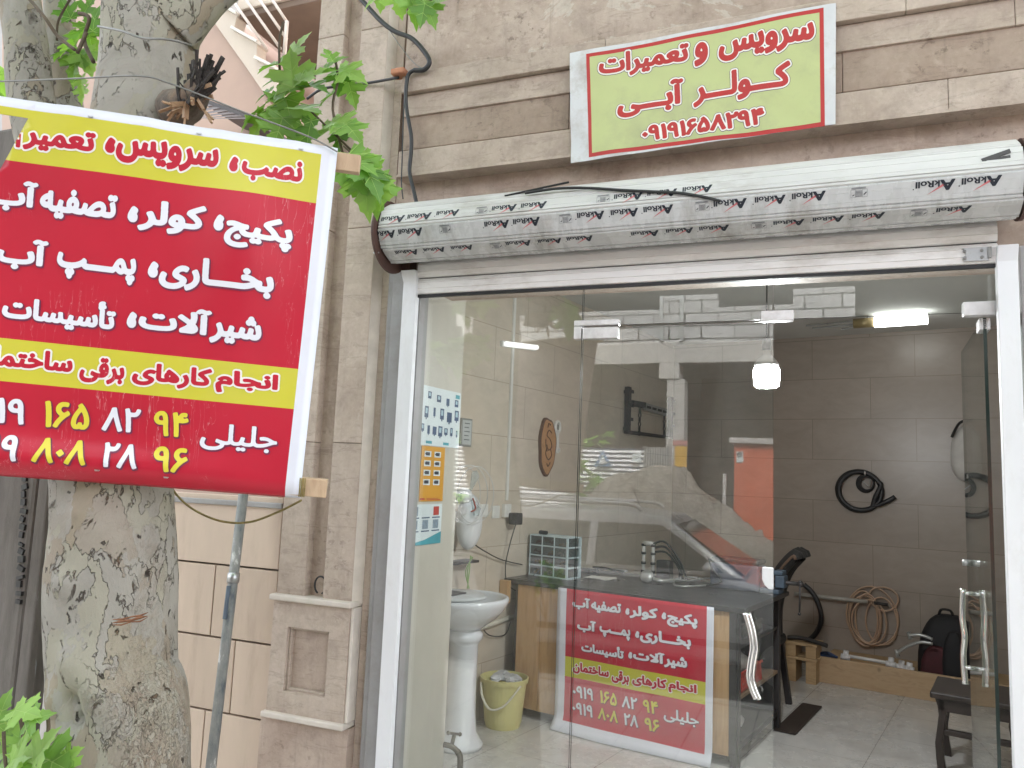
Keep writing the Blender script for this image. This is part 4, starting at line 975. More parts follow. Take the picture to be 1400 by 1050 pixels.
t.links.new(col, bs.inputs['Base Color']); bs.inputs['Roughness'].default_value = .8; bump(t, bs, n1.outputs[0], .5, .01)
PY_ = -1.30
pr = onY(66, 655, PY_); post = thing('weathered_post', 'dark weathered square post with flaking grey paint left of the plane tree, behind the banner', 'post', (pr[0]-.13, PY_, -.1))
b = MB(); x1 = pr[0]; b.box((x1-.42, PY_, -.1), (x1-.045, PY_+.10, 2.572)); b.build('shaft', m_post, post, bevel=.012)
b = MB(); b.box((x1-.044, PY_+.005, -.1), (x1, PY_+.03, 2.45)); b.build('flange', m_post, post, bevel=.006)
b = MB(); r = random.Random(3)
for k in range(16):
    z = 1.50-.022*k; x = x1-.085+.002*k; b.box((x-.012, PY_-.006, z), (x+.008+r.uniform(-.006, .006), PY_+.002, z+r.uniform(.008, .018)), Matrix.Rotation(r.uniform(-.4, .4), 3, 'Y'))
b.build('old_tape', mat('peeling_black_tape', (.03, .03, .03), .4, .5, 40), post)

# ------------------------------------------------------------------ large vinyl banner on battens
KB = .90
hB = MC @ np.array([5565, -595, 1050.]); hB /= np.linalg.norm(hB)
dA, dB_ = ray(462, 203), ray(410, 683)
BA = CAMO+2.15*KB/FPX*dA*1.0
BB = CAMO+np.dot(BA-CAMO, hB)/np.dot(dB_, hB)*dB_
vB = BB-BA; HB = np.linalg.norm(vB); vB /= HB
nB = np.cross(hB, vB); nB /= np.linalg.norm(nB)
if np.dot(CAMO-BA, nB) < 0: nB = -nB
def buv(px, py):
    q = onP(px, py, BA, nB)-BA; return np.array([np.dot(q, hB), np.dot(q, vB)])
def bwave(u, v):
    z = .006*math.sin(4.2*u+1.5)*math.sin(3.1*v+.4)+.004*math.sin(9*u-5*v)+.0035*math.sin(15*u+3+2*v)*(1-v)
    z += .030*math.exp(-((u+.20)/.10)**2)*math.exp(-((v-.30)/.22)**2)-.012*math.exp(-((u+.12)/.09)**2)*math.exp(-((v-.55)/.2)**2)
    for k, x in enumerate((-.105, -.28, -.45, -.62)): z += .006*math.exp(-((u-x)/.025)**2)*math.exp(-v/.09)
    z += .02*math.exp(-((v-(HB-.055))/.03)**2)*max(0, min(1, (-.05-u)/.4))
    if v > HB-.02: z -= (v-HB+.02)*1.2
    return z
def bpt(u, v, lift=0.): return BA+hB*u+vB*v+nB*(bwave(u, v)+lift)
M['ban_red'] = mat('red_banner_vinyl', (.47, .012, .034), .36, .07, 3, bumpv=.1, spec=.4, dirt=(.42, .03, .05), dirt_amt=.3, dirt_scale=2.5)
M['ban_yel'] = mat('yellow_banner_vinyl', (.56, .53, .045), .32, .06, 3, bumpv=.06, dirt=(.45, .42, .12), dirt_amt=.35)
M['ban_white'] = mat('white_banner_vinyl', (.68, .70, .78), .4, .04, 3, bumpv=.05)
M['ban_back'] = mat('banner_back_vinyl', (.50, .36, .34), .6, .05, 3)
M['ban_txt'] = mat('white_letter_vinyl', (.72, .74, .80), .4, .03, 3)
M['ban_shadow'] = mat('dark_letter_edge_print', (.16, .02, .06), .4, .1)
M['letter_yel'] = mat('yellow_letter_vinyl', (.68, .60, .05), .4, .04, 3)
_t = M['ban_red'].node_tree; _b = _t.nodes['Principled BSDF']; _src = _b.inputs['Base Color'].links[0].from_socket
_n = N(_t, 'ShaderNodeTexNoise', Scale=9., Detail=3., Roughness=.5); _t.links.new(coords(_t, 'Object', (6, 6, .35), (.05, 0, .1)), _n.inputs['Vector'])
_n2 = N(_t, 'ShaderNodeTexNoise', Scale=3., Detail=5.); _t.links.new(coords(_t, 'Object', (1, 1, 1), (0, .4, 0)), _n2.inputs['Vector'])
_f = mixc(_t, 1., ramp(_t, _n.outputs[0], [(.495, (0, 0, 0)), (.5, (.6,)*3), (.505, (0, 0, 0))]).outputs[0], ramp(_t, _n2.outputs[0], [(.52, (0, 0, 0)), (.6, (1, 1, 1))]).outputs[0], 'MULTIPLY')
_t.links.new(mixc(_t, _f, _src, (.62, .40, .40)), _b.inputs['Base Color'])          # pale scuffed creases
banner = thing('large_banner', 'large red and yellow Persian vinyl banner tied to the plane tree on wooden battens', 'banner', BA)
z3 = lambda x, y: (x/2.917, 120+y/2.917)
z4 = lambda x, y: (x/2.917, 400+y/2.917)
V1 = buv(*z3(900, 410))[1]; V2 = buv(*z4(600, 243))[1]; V3 = buv(*z4(600, 410))[1]
V1r, V2r, V3r = [buv(*p)[1] for p in (z3(1262, 470), z4(1190, 300), z4(1172, 462))]
UR = (buv(442, 204)[0]+buv(387, 681)[0])/2; UL = -1.02; UWL = -1.06
VT = .022
us = sorted(set(list(np.arange(UWL, 0.0001, .02))+[UR, 0.0])); vs_ = sorted(set(list(np.arange(0, HB, .02))+[VT, V1, V2, V3, HB]))
bm = bmesh.new(); grid = [[bm.verts.new((u, v, 0)) for u in us] for v in vs_]
for j in range(len(vs_)-1):
    for i in range(len(us)-1):
        f = bm.faces.new((grid[j][i], grid[j+1][i], grid[j+1][i+1], grid[j][i+1])); u = (us[i]+us[i+1])/2; v = (vs_[j]+vs_[j+1])/2
        f.material_index = 2 if (u > UR or v < VT) else 1 if (v < V1 or V2 < v < V3) else 0
n0, n1_ = buv(35, 163), buv(-2, 228); nd = n1_-n0; nn_ = Vector((nd[1], -nd[0], 0)).normalized()
bmesh.ops.bisect_plane(bm, geom=bm.verts[:]+bm.edges[:]+bm.faces[:], plane_co=(n0[0], n0[1], 0), plane_no=nn_)
ntop = buv(10, 156)[1]
bmesh.ops.bisect_plane(bm, geom=bm.verts[:]+bm.edges[:]+bm.faces[:], plane_co=(0, ntop, 0), plane_no=(0, 1, 0))
bmesh.ops.bisect_plane(bm, geom=bm.verts[:]+bm.edges[:]+bm.faces[:], plane_co=(0, ntop+.19, 0), plane_no=(.35, 1, 0))
bmesh.ops.bisect_plane(bm, geom=bm.verts[:]+bm.edges[:]+bm.faces[:], plane_co=(-.88, 0, 0), plane_no=(1, -.2, 0))
def in_notch(u, v):
    return v > ntop-1e-6 and u+.88-.2*v > 0 and u*.35+v-ntop-.19 < 0 and ((Vector((u, v, 0))-Vector((n0[0], n0[1], 0))).dot(nn_) > 0) == NSIDE
NSIDE = True; cL = buv(2, 180); NSIDE = (Vector((cL[0], cL[1], 0))-Vector((n0[0], n0[1], 0))).dot(nn_) > 0
dead = [f for f in bm.faces if in_notch(*f.calc_center_median()[:2])]
bmesh.ops.delete(bm, geom=dead, context='FACES')
for v in bm.verts: v.co = Vector(bpt(v.co.x, v.co.y)-BA)
me = bpy.data.meshes.new('vinyl_sheet'); bm.to_mesh(me); bm.free()
for p in me.polygons: p.use_smooth = True
for k in ('ban_red', 'ban_yel', 'ban_white', 'ban_back', 'ban_back', 'ban_back'): me.materials.append(M[k])
ob = bpy.data.objects.new('vinyl_sheet', me); COL.objects.link(ob); ob.parent = banner
sol = ob.modifiers.new('Sheet', 'SOLIDIFY'); sol.thickness = .001; sol.material_offset = 3; sol.offset = -1 if me.polygons[0].normal.dot(Vector(nB)) > 0 else 1
# words: (text, centre px, width, height, colour, outline)
WORDS = []
def Wd(text, zf, cx, cy, w_, h_, col, slope, out=True, fa=True, bold=(.05, .05)): WORDS.append((text, zf, cx, cy, w_, h_, col, slope, out, fa, bold))
for a in (('نصب', 1088, 335, 238, 108), ('،', 935, 308, 34, 62), ('سرویس', 672, 272, 404, 110), ('،', 443, 232, 40, 62), ('تعمیر', 236, 212, 292, 102), ('ا', 68, 195, 20, 78)): Wd(a[0], z3, *a[1:], 'r', .158)
for a in (('پکیج', 1038, 588, 262, 138), ('،', 880, 545, 40, 65), ('کولر', 690, 522, 268, 128), ('،', 532, 505, 40, 65), ('تصفیه', 312, 470, 312, 122), ('آب', 45, 425, 196, 128),
          ('بخـــاری', 870, 758, 456, 136), ('،', 612, 725, 40, 65), ('پمـــپ', 383, 718, 318, 112), ('آب', 82, 660, 204, 130),
          ('شیر', 945, 968, 200, 122), ('آلات', 703, 925, 292, 104), ('،', 525, 925, 38, 65), ('تأسیسات', 235, 895, 452, 130)): Wd(a[0], z3, *a[1:], 'w', .13)
for a in (('انجام', 987, 362, 244, 92), ('کارهای', 688, 335, 318, 92), ('برقی', 406, 312, 178, 104), ('ساختمان', 90, 272, 398, 100)): Wd(a[0], z4, *a[1:], 'r', .095)
Wd('جلیلی', z4, 955, 582, 304, 108, 'w', .08, True, True, (.028, .025))
for a in (('۹۴', 682, 525, 140, 100, 'y'), ('۸۲', 482, 508, 150, 98, 'w'), ('۱۶۵', 265, 490, 182, 106, 'y'), ('۰۹۱۹', -15, 468, 232, 102, 'w'), ('۹۶', 683, 666, 138, 100, 'y'), ('۲۸', 485, 650, 142, 98, 'w'), ('۸۰۸', 250, 632, 212, 98, 'y'), ('۰۹۱۹', -30, 612, 232, 102, 'w')):
    Wd(a[0], z4, *a[1:5], a[5], .075, True, False, (.03, .026))
WUV = []
for text, zf, cx, cy, w_, h_, col, slope, out, fa, bold in WORDS:
    c = buv(*zf(cx, cy)); kx = buv(*zf(cx+50, cy+50*slope)); ky = buv(*zf(cx, cy+50))
    s_u = np.linalg.norm(kx-c)/50; s_v = abs(ky[1]-c[1])/50
    lp, hp = word(text, 0, 0, w_*s_u, h_*s_v, bold, halo=.0045 if col == 'r' else .0024, fa=fa)
    WUV.append((lp, hp, c, (kx-c)[1]/np.linalg.norm(kx-c), col))
def letter(mbs, f, clip=None):
    for lp, hp, c, tilt, col in WUV:
        for polys, key, lift in ((hp, 'h' if col == 'r' else 's', .0012), (lp, col, .0018)):
            dx, dy = (.0016, .0022) if key == 's' else (0, 0)
            for pg in polys:
                q = [(c[0]+x+dx, c[1]+y+tilt*x*.55+dy) for x, y in pg]
                if clip and any(clip(*p) for p in q): continue
                mbs[key].add([f(x, y, lift) for x, y in q], [tuple(range(len(q)))])
mbs = {k: MB() for k in 'hsrwy'}
letter(mbs, lambda u, v, l: bpt(u, v, l), lambda u, v: in_notch(u, v) or u < UL+.001)
for k, nm, mm in (('h', 'white_outline', 'halo_white'), ('s', 'letter_edge', 'ban_shadow'), ('r', 'red_lettering', 'ban_red'), ('w', 'white_lettering', 'ban_txt'), ('y', 'yellow_lettering', 'letter_yel')): mbs[k].build(nm, M[mm], banner, fix=False)
M['batten'] = wood('raw_pine_batten', (.40, .27, .17), (.52, .38, .25), (12, 12, 1))
for nm, v, u1, tl in (('batten', .028, .058, 0), ('batten', HB-.030, .062, 0)):
    b = MB(); b.bar(BA-hB*.62+vB*v-nB*.05, BA+hB*u1+vB*v-nB*.022, .03, .045, up=vB); b.build(nm, M['batten'], banner, bevel=.002)
for px, py in ((125, 160), (272, 182), (412, 205), (135, 642), (228, 652)):
    u, v = buv(px, py); q = bpt(u, v, .002); b = MB(); b.bar(q-hB*.006, q+hB*.006, .0016, .0016); b.bar(q-hB*.005+vB*.002, q+hB*.004+vB*.002, .004, .001); b.build('staple', M['steel'], banner)
b = MB(); q = [bpt(.046+d, v, .004) for d, v in ((0, HB-.055), (.001, HB-.03), (.0, HB-.006))]
for k in range(4): b.tube([p+hB*(.004*k-.05) for p in q], .0015, 5)
b.build('lashing', mat('olive_cord', (.25, .20, .06), .8, .2, 40), banner)

# ------------------------------------------------------------------ cords and cables
def cable(name, label, pts, r, m=None, cat='cable', n=8, group=None):
    b = MB(); b.tube(spline(pts, n), r, 8); return tag(b.build(name, m or M['black_cable'], smooth=True), label, cat, group)
M['wire'] = mat('thin_steel_wire', (.22, .22, .21), .5, .2, 40, metal=.5)
cable('tie_wire', 'thin grey wire stretched past the two pale stems just above the big banner', [onY(-20, 112, -1.5), onY(40, 110, -1.5), onY(110, 107, -1.5), onY(190, 104, -1.5), onY(235, 115, -1.47), onY(330, 152, -1.4), onY(420, 186, -1.32), bpt(.0, .012, .01)], .0022, M['wire'], 'wire')
cable('tie_wire', 'upper twisted wire wrapped once round the thick pale stem', [onY(134, 36, -1.45), onY(165, 42, -1.5), onY(195, 52, -1.5), onY(230, 54, -1.49), onY(262, 62, -1.42)], .003, M['wire'], 'wire')
cable('olive_cord', 'slack olive cord looping from the tree to the lower banner batten', [onY(232, 655, -1.18), onY(238, 672, -1.2), onY(262, 695, -1.16), onY(300, 712, -1.14), onY(340, 714, -1.12), onY(380, 700, -1.12), onY(412, 684, -1.12)], .003, mat('olive_cord_fibre', (.22, .18, .07), .85, .3, 60), 'cord')
yc = -.105
cable('power_cable', 'thick black cable drooping from above in a big curve beside the pilaster top', [onY(480, -16, yc), onY(500, 6, yc), onY(520, 28, yc), onY(540, 43, yc), onY(562, 52, yc), onY(578, 68, yc), onY(587, 84, yc), onY(580, 95, yc), onY(566, 96, yc)], .0105)
cable('down_cable', 'black cable running straight down the stone bands to the left end of the shutter roll', [onY(566, 96, yc), onY(558, 103, yc), onY(555, 125, yc), onY(556, 150, yc), onY(562, 185, yc), onY(562, 208, yc), onY(560, 235, yc), onY(566, 262, yc), onY(570, 280, yc)], .0085)
cable('thin_wire', 'thin dark wire hanging left of the down cable with a knot near the shutter roll', [onY(555, 104, yc), onY(552, 150, yc), onY(550, 210, yc), onY(549, 250, yc), onY(551, 272, yc)], .0028)
cable('side_cable', 'black cable running from the leaves across the pilaster to the stone bands', [onY(420, 135, -.16), onY(440, 122, -.1), onY(470, 117, -.075), onY(500, 114, -.065), onY(545, 106, -.10)], .006)
cable('stay_wire', 'thin stay wires hanging between the thick cable loop and the stone band', [onY(528, 34, yc), onY(545, 60, yc), onY(565, 85, yc), onY(578, 94, yc)], .002, M['wire'], 'wire')
ry = lambda px, py, y: onY(px, py, y)
cable('roof_cable', 'loose black cable lying along the top of the white shutter roll', [ry(718, 264, -.262), ry(760, 258, -.263), ry(800, 257, -.264), ry(850, 260, -.268), ry(890, 262, -.272), ry(930, 264, -.276), ry(965, 270, -.28), ry(985, 275, -.285)], .0055)
b = MB(); b.tube([ry(690, 268, -.24), ry(745, 256, -.22), ry(778, 249, -.2)], .004, 6); tag(b.build('roof_strip', M['black']), 'short dark strip on the upper edge of the shutter roll, left of the lintel sign', 'strip')
b = MB(); p, q = ry(1342, 220, -.262), ry(1381, 209, -.262); b.bar(p, q+[0, 0, .006], .007, .012); b.bar(p, q-[0, 0, .012], .006, .009); tag(b.build('wedge', mat('dark_grey_offcut', (.07, .07, .07), .6, .2)), 'small dark forked offcut lying on the right end of the shutter roll', 'offcut')
b = MB(); q = onY(545, 100, -.1)
b.box((q[0]-.03, -.12, q[2]-.01), (q[0]+.035, -.06, q[2]+.016)); tag(b.build('brick_shard', mat('terracotta', (.42, .19, .11), .8, .15, 20, bumpv=.3), bevel=.006), 'terracotta brick shard on the ledge end beside the cable', 'brick')

# ------------------------------------------------------------------ leaning steel pole with flaking paint
m_pole, t, bs = _nodes('flaking_grey_pole'); co = coords(t, 'Object', (1, 1, .35)); n1 = N(t, 'ShaderNodeTexNoise', Scale=16., Detail=8., Roughness=.7); t.links.new(co, n1.inputs['Vector'])
col = ramp(t, n1.outputs[0], [(.36, (.07, .085, .10)), (.46, (.17, .18, .175)), (.58, (.24, .24, .225)), (.64, (.55, .55, .53)), (.70, (.09, .12, .15))]).outputs[0]; t.links.new(col, bs.inputs['Base Color']); bs.inputs['Roughness'].default_value = .55; bump(t, bs, n1.outputs[0], .3, .006)
p, q = onY(331, 690, -.17), onY(288, 1052, -.30); dd = (q-p)/np.linalg.norm(q-p); top = p-dd*.28; bot = q+dd*((q[2]+.1)/-dd[2])
b = MB(); b.tube([top, (top+bot)/2, bot], .0205, 16); pole = b.build('shaft', m_pole, None, smooth=True)
pr_ = thing('leaning_pole', 'grey steel pole with flaking blue and white paint leaning against the slab wall', 'pole', bot); pole.parent = pr_; pole.location = Vector(-np.array(bot))
b = MB(); m_ = p+dd*.30; b.tube([m_-dd*.02, m_+dd*.02], .025, 16); b.build('coupling', M['steel'], pr_, smooth=True)
b = MB(); b.tube([m_+dd*.03-[0, .022, 0], m_+dd*.16-[0, .023, 0]], .009, 6); b.build('blue_tape', mat('blue_grey_tape', (.10, .13, .17), .5, .2), pr_)
# ------------------------------------------------------------------ the room behind the glass (room frame is 12 degrees askew)
XLW, XPW, YBW, ZC, XRW = -2.39, -1.60, 4.75, 2.99, 1.15
def tile_mat(name, c1, c2, joint, bw, bh, rough, plane='xz', off=.5, vein=.5, spec=.5, shift=(0, 0, 0)):
    m, t, b = _nodes(name)
    tc = t.nodes.new('ShaderNodeTexCoord'); sp_ = N(t, 'ShaderNodeSeparateXYZ'); t.links.new(tc.outputs['Object'], sp_.inputs[0])
    # coordinates along the tiled plane, in the room's own frame
    def dot(v):
        n = N(t, 'ShaderNodeVectorMath', operation='DOT_PRODUCT'); t.links.new(tc.outputs['Object'], n.inputs[0]); n.inputs[1].default_value = v; return n.outputs['Value']
    ax = {'x': tuple(E1), 'y': tuple(E2), 'z': (0, 0, 1)}
    cb = N(t, 'ShaderNodeCombineXYZ'); a1 = N(t, 'ShaderNodeMath', operation='ADD'); a2 = N(t, 'ShaderNodeMath', operation='ADD')
    t.links.new(dot(ax[plane[0]]), a1.inputs[0]); a1.inputs[1].default_value = shift[0]; t.links.new(dot(ax[plane[1]]), a2.inputs[0]); a2.inputs[1].default_value = shift[1]
    t.links.new(a1.outputs[0], cb.inputs[0]); t.links.new(a2.outputs[0], cb.inputs[1])
    br = N(t, 'ShaderNodeTexBrick'); br.offset = off; br.squash = 1; br.inputs['Scale'].default_value = 1.; br.inputs['Brick Width'].default_value = bw; br.inputs['Row Height'].default_value = bh
    br.inputs['Mortar Size'].default_value = .0022; br.inputs['Mortar Smooth'].default_value = .1
    br.inputs['Color1'].default_value = (*c1, 1); br.inputs['Color2'].default_value = (*c2, 1); br.inputs['Mortar'].default_value = (*joint, 1)
    t.links.new(cb.outputs[0], br.inputs['Vector'])
    n1 = N(t, 'ShaderNodeTexNoise', Scale=4., Detail=9., Roughness=.65, Distortion=.8); t.links.new(coords(t, 'Object', (1, 1, 2.)), n1.inputs['Vector'])
    f = ramp(t, n1.outputs[0], [(.35, (0, 0, 0)), (.7, (vein,)*3)]).outputs[0]
    col = mixc(t, f, br.outputs[0], tuple(x*.72 for x in c1)); t.links.new(col, b.inputs['Base Color'])
    b.inputs['Roughness'].default_value = rough; b.inputs['Specular IOR Level'].default_value = spec
    bump(t, b, br.outputs['Fac'], -.3, .003)
    return m
M['wtile'] = tile_mat('beige_wall_tile_dimmed', (.31, .268, .228), (.335, .29, .248), (.16, .13, .105), .86, .372, .32, 'xz', .42, shift=(.32, .02))  # same tile in a darker colour, dimness of the back painted in
M['wtile_l'] = tile_mat('beige_wall_tile_lifted', (.58, .51, .425), (.62, .545, .455), (.30, .25, .2), .80, .372, .30, 'yz', .5, shift=(.1, .02))  # same tile in a lighter colour, brighter light painted in
M['ftile'] = tile_mat('pale_floor_tile', (.56, .55, .52), (.60, .59, .56), (.12, .11, .10), .60, .60, .18, 'xy', 0., .35, shift=(.22, .06))
_t = M['ftile'].node_tree; _b = _t.nodes['Principled BSDF']; _s = _b.inputs['Base Color'].links[0].from_socket
_n = N(_t, 'ShaderNodeTexNoise', Scale=2.2, Detail=10., Roughness=.72); _t.links.new(coords(_t), _n.inputs['Vector'])
_t.links.new(mixc(_t, ramp(_t, _n.outputs[0], [(.48, (0, 0, 0)), (.68, (.55,)*3)]).outputs[0], _s, (.27, .25, .22)), _b.inputs['Base Color'])
_t.links.new(ramp(_t, _n.outputs[0], [(.4, (.16,)*3), (.65, (.45,)*3)]).outputs[0], _b.inputs['Roughness'])
M['ceil'] = mat('ceiling_paint', (.62, .62, .60), .8, .04, 2)
room = thing('shop_room', 'tiled room behind the glass front with beige wall tiles and pale floor', 'room', fI(-.7, 2, 0))
def ib(lo, hi, name, m, root=None, bevel=0., **k): b = MB(TI); b.box(lo, hi); return b.build(name, m, root, bevel=bevel, **k)
fl = MB(); fl.add([fI(XLW-.1, .0, 0), fI(XRW+.1, .0-.0, 0), fI(XRW+.1, YBW+.1, 0), fI(XLW-.1, YBW+.1, 0)], [(0, 1, 2, 3)])
fl = MB(); c_ = [(-1.69, -.0, 0), (.66, -.0, 0), tuple(fI(XRW+.1, .35)), tuple(fI(XRW+.1, YBW+.1)), tuple(fI(XLW-.1, YBW+.1)), tuple(fI(XLW-.1, .05)), tuple(fI(XPW, -.0))]
fl.add([(x, y, 0) for x, y, z in c_]+[(x, y, -.36) for x, y, z in c_], [tuple(range(7)), tuple(range(13, 6, -1))]+[(i, i+7, (i+1) % 7+7, (i+1) % 7) for i in range(7)]); struct(fl.build('shop_floor', M['ftile']))
ib((XLW-.2, .09, 0), (XLW, YBW+.2, ZC), 'left_wall', M['wtile_l'], room)
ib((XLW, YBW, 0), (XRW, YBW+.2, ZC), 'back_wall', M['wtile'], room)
ib((XRW, .0, 0), (XRW+.2, YBW+.2, ZC), 'right_wall', M['wtile_l'], room)
b = MB(); b.add([(-1.705, .062, 0), tuple(fI(XPW, -.245))[:2]+(0,), tuple(fI(XPW, .10)), tuple(fI(XLW-.2, .10))]+[(-1.705, .062, ZC), tuple(fI(XPW, -.245))[:2]+(ZC,), tuple(fI(XPW, .10, ZC)), tuple(fI(XLW-.2, .10, ZC))], [(3, 2, 1, 0), (4, 5, 6, 7), (0, 1, 5, 4), (1, 2, 6, 5), (2, 3, 7, 6), (3, 0, 4, 7)])
# pier reaches the frame beside the fixed pane
b = MB(); pc = [(-1.70, .064), (-1.575, .012), tuple(fI(XPW, -.22)[:2]), tuple(fI(XPW, .10)[:2]), tuple(fI(XLW-.2, .10)[:2])]
pc = [(-1.70, .064), (-1.568, .012), tuple(fI(XPW+.004, .10)[:2]), tuple(fI(XLW-.2, .10)[:2])]
n = 4; b.add([(x, y, 0) for x, y in pc]+[(x, y, ZC) for x, y in pc], [tuple(range(n))[::-1], tuple(range(n, 2*n))]+[(i, (i+1) % n, (i+1) % n+n, i+n) for i in range(n)]); b.build('side_pier', mat('pale_pier_tile', (.50, .47, .41), .35, .06, 3, bumpv=.03), room)
b = MB(); pc = [(.664, .064), (.664, .30), tuple(fI(XRW+.2, .30)[:2]), tuple(fI(XRW+.2, .0)[:2])]
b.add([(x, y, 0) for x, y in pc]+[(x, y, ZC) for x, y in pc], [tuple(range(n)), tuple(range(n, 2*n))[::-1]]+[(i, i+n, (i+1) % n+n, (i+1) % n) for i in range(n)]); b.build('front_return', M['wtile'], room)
b = MB(TI); b.box((XLW-.3, -.6, ZC), (XRW+.3, YBW+.3, ZC+.12)); 
b = MB(); pc = [(-1.9, .064), (.9, .064), tuple(fI(XRW+.2, .2)[:2]), tuple(fI(XRW+.2, YBW+.2)[:2]), tuple(fI(XLW-.2, YBW+.2)[:2]), tuple(fI(XLW-.2, .10)[:2])]; n = 6
b.add([(x, y, ZC) for x, y in pc]+[(x, y, ZC+.12) for x, y in pc], [tuple(range(n))[::-1], tuple(range(n, 2*n))]+[(i, (i+1) % n, (i+1) % n+n, i+n) for i in range(n)]); b.build('ceiling', M['ceil'], room)

# ------------------------------------------------------------------ desk
M['desk_black'] = mat('black_desk_top', (.028, .029, .03), .30, .2, 6, dirt=(.10, .09, .08), dirt_amt=.4, dirt_scale=5)
M['desk_wood'] = wood('varnished_pine', (.40, .235, .11), (.50, .32, .16), (9, 9, .8), .45)
M['dark_steel'] = mat('dark_steel_frame', (.03, .028, .028), .5, .2, 10)
desk = thing('work_desk', 'work desk with pine front panels and black top carrying a small red banner', 'desk', fI(-1.5, 2.2, 0))
ZD = .88; DX0, DX1, DY0, DY1 = -2.375, -.735, 1.70, 2.69
ib((DX0, DY0, ZD-.03), (DX1, DY1, ZD), 'desk_top', M['desk_black'], desk, .004)
for x in (DX1-.065, DX0+.10):
    for y in (DY0+.05, DY1-.07): ib((x-.022, y-.022, 0), (x+.022, y+.022, ZD-.031), 'leg', M['dark_steel'], desk, .003)
for x0, x1 in ((-2.27, -2.09), (-2.087, -1.90), (-1.897, -1.40), (-1.397, -.93), (-.927, -.83)): ib((x0, DY0+.018, .06), (x1, DY0+.026, ZD-.032), 'front_panel', M['desk_wood'], desk, .002)
ib((-.828, DY0+.012, .04), (-.80+.012, DY0+.03, ZD-.032), 'panel_edge', M['dark_steel'], desk)
for z in (.10, .36, .64): ib((DX0+.14, DY0+.08, z), (DX1-.05, DY1-.1, z+.018), 'shelf', M['dark_steel'] if z != .36 else wood('shelf_board', (.16, .10, .06), (.22, .15, .09)), desk)
ib((DX0+.12, DY1-.06, .05), (DX1-.09, DY1-.05, ZD-.04), 'back_panel', M['dark_steel'], desk)
for y in (DY0+.05, DY1-.07): ib((DX1-.066, y-.012, .02), (DX1-.05, y+.012, .05), 'foot_plate', M['steel'], desk)
ib((DX1-.08, DY0+.08, .09), (DX1-.05, DY1-.1, .125), 'side_rail', M['dark_steel'], desk)
# things on the desk shelves
cr = thing('red_crate', 'red plastic crate on the lower desk shelf behind the wavy door pull', 'crate', fI(-.95, 2.05, .378))
M['redpl'] = mat('red_plastic', (.45, .05, .03), .4, .1, 6)
b = MB(TI)
for lo, hi in (((-1.14, 1.86, .379), (-.80, 2.26, .386)), ((-1.14, 1.86, .386), (-1.132, 2.26, .49)), ((-.808, 1.86, .386), (-.80, 2.26, .49)), ((-1.132, 1.86, .386), (-.808, 1.868, .49)), ((-1.132, 2.252, .386), (-.808, 2.26, .49))): b.box(lo, hi)
b.build('crate_box', M['redpl'], cr, bevel=.004)
b = MB(TI)
for z in (.40, .43, .46): b.box((-.799, 1.88, z), (-.796, 2.24, z+.012))
b.box((-.802, 1.85, .485), (-.792, 2.27, .497)); b.build('ribs', M['redpl'], cr)
b = MB(TI); b.ball((-.95, 2.05, .50), (.13, .15, .07), 16, 10)
me_o = b.build('plastic_bag', mat('white_plastic_bag', (.6, .6, .6), .3, .15, 14, bumpv=.6), smooth=True)
for v in me_o.data.vertices: v.co += Vector((mnoise.noise(v.co*14), mnoise.noise(v.co*14+Vector((5, 0, 0))), mnoise.noise(v.co*14+Vector((0, 7, 0)))))*.022
tag(me_o, 'crumpled white plastic bag lying in the red crate under the desk', 'bag')
gbx = ib((-1.10, 1.95, .659), (-.82, 2.35, .74), 'clear_box', glass_mat('clear_plastic', (.75, .85, .85), .08, .25)); tag(gbx, 'clear plastic box of small fittings on the upper desk shelf', 'box')
b = MB(TI); b.ball((-1.0, 2.0, .17), (.16, .2, .07), 16, 9); ob = b.build('white_sack', mat('white_sack_cloth', (.5, .5, .52), .6, .15, 10, bumpv=.5), smooth=True)
for v in ob.data.vertices: v.co += Vector((mnoise.noise(v.co*12), mnoise.noise(v.co*12+Vector((5, 0, 0))), mnoise.noise(v.co*12+Vector((0, 7, 0)))))*.02
tag(ob, 'white sack on the bottom shelf of the desk', 'sack')
# banner on the desk
db = thing('desk_banner', 'small red banner with white border hanging down the pine front of the desk', 'banner', fI(-1.43, 1.68, .85))
YB = 1.682
rTL, rTR, rBR, rBL = [iY(*p, YB) for p in ((774.5, 789), (964.3, 816.6), (966, 1032), (771.8, 984))]
bx0, bx1 = (rTL[0]+rBL[0])/2, (rTR[0]+rBR[0])/2; bz1, bz0 = ZD-.012, (rBL[2]+rBR[2])/2
wl = iY(764, 790, YB)[0]; wr = iY(976, 830, YB)[0]
uu = lambda u: bx0+(u-UL0)*(bx1-bx0)/(UR-UL0)
# banner print: same layout, its own red field; the yellow strip heights are read off the desk banner
t_ = lambda px, py: iY(px, py, YB)[2]
s1 = (t_(774, 897)+t_(966, 933))/2; s2 = (t_(774, 925)+t_(966, 963))/2
UL0 = buv(*z4(-213, 330))[0]
kz = (s1-bz1)/(V2-V1)
def dz(v): return bz1+(v-V1)*(s1-bz1)/(V2-V1) if v < V2 else s1+(v-V2)*(s2-s1)/(V3-V2) if v < V3 else s2+(v-V3)*((bz0+.005)-s2)/(HB-V3)
def dwave(x, z): 
    y = YB-.004*math.sin(5*x+1)*math.sin(6*z)-.003*math.sin(11*x-4*z)
    if z < .10: y -= (.10-z)**2*5.5*(1+.5*math.sin(3*x))
    return y
def dpt(x, z, lift=0.): return fI(x, dwave(x, z)-lift, z)
xs_ = sorted(set(list(np.arange(wl, wr, .03))+[wl, bx0, bx1, wr])); zs_ = sorted(set(list(np.arange(.004, bz1, .03))+[bz0, s1, s2, bz1]))
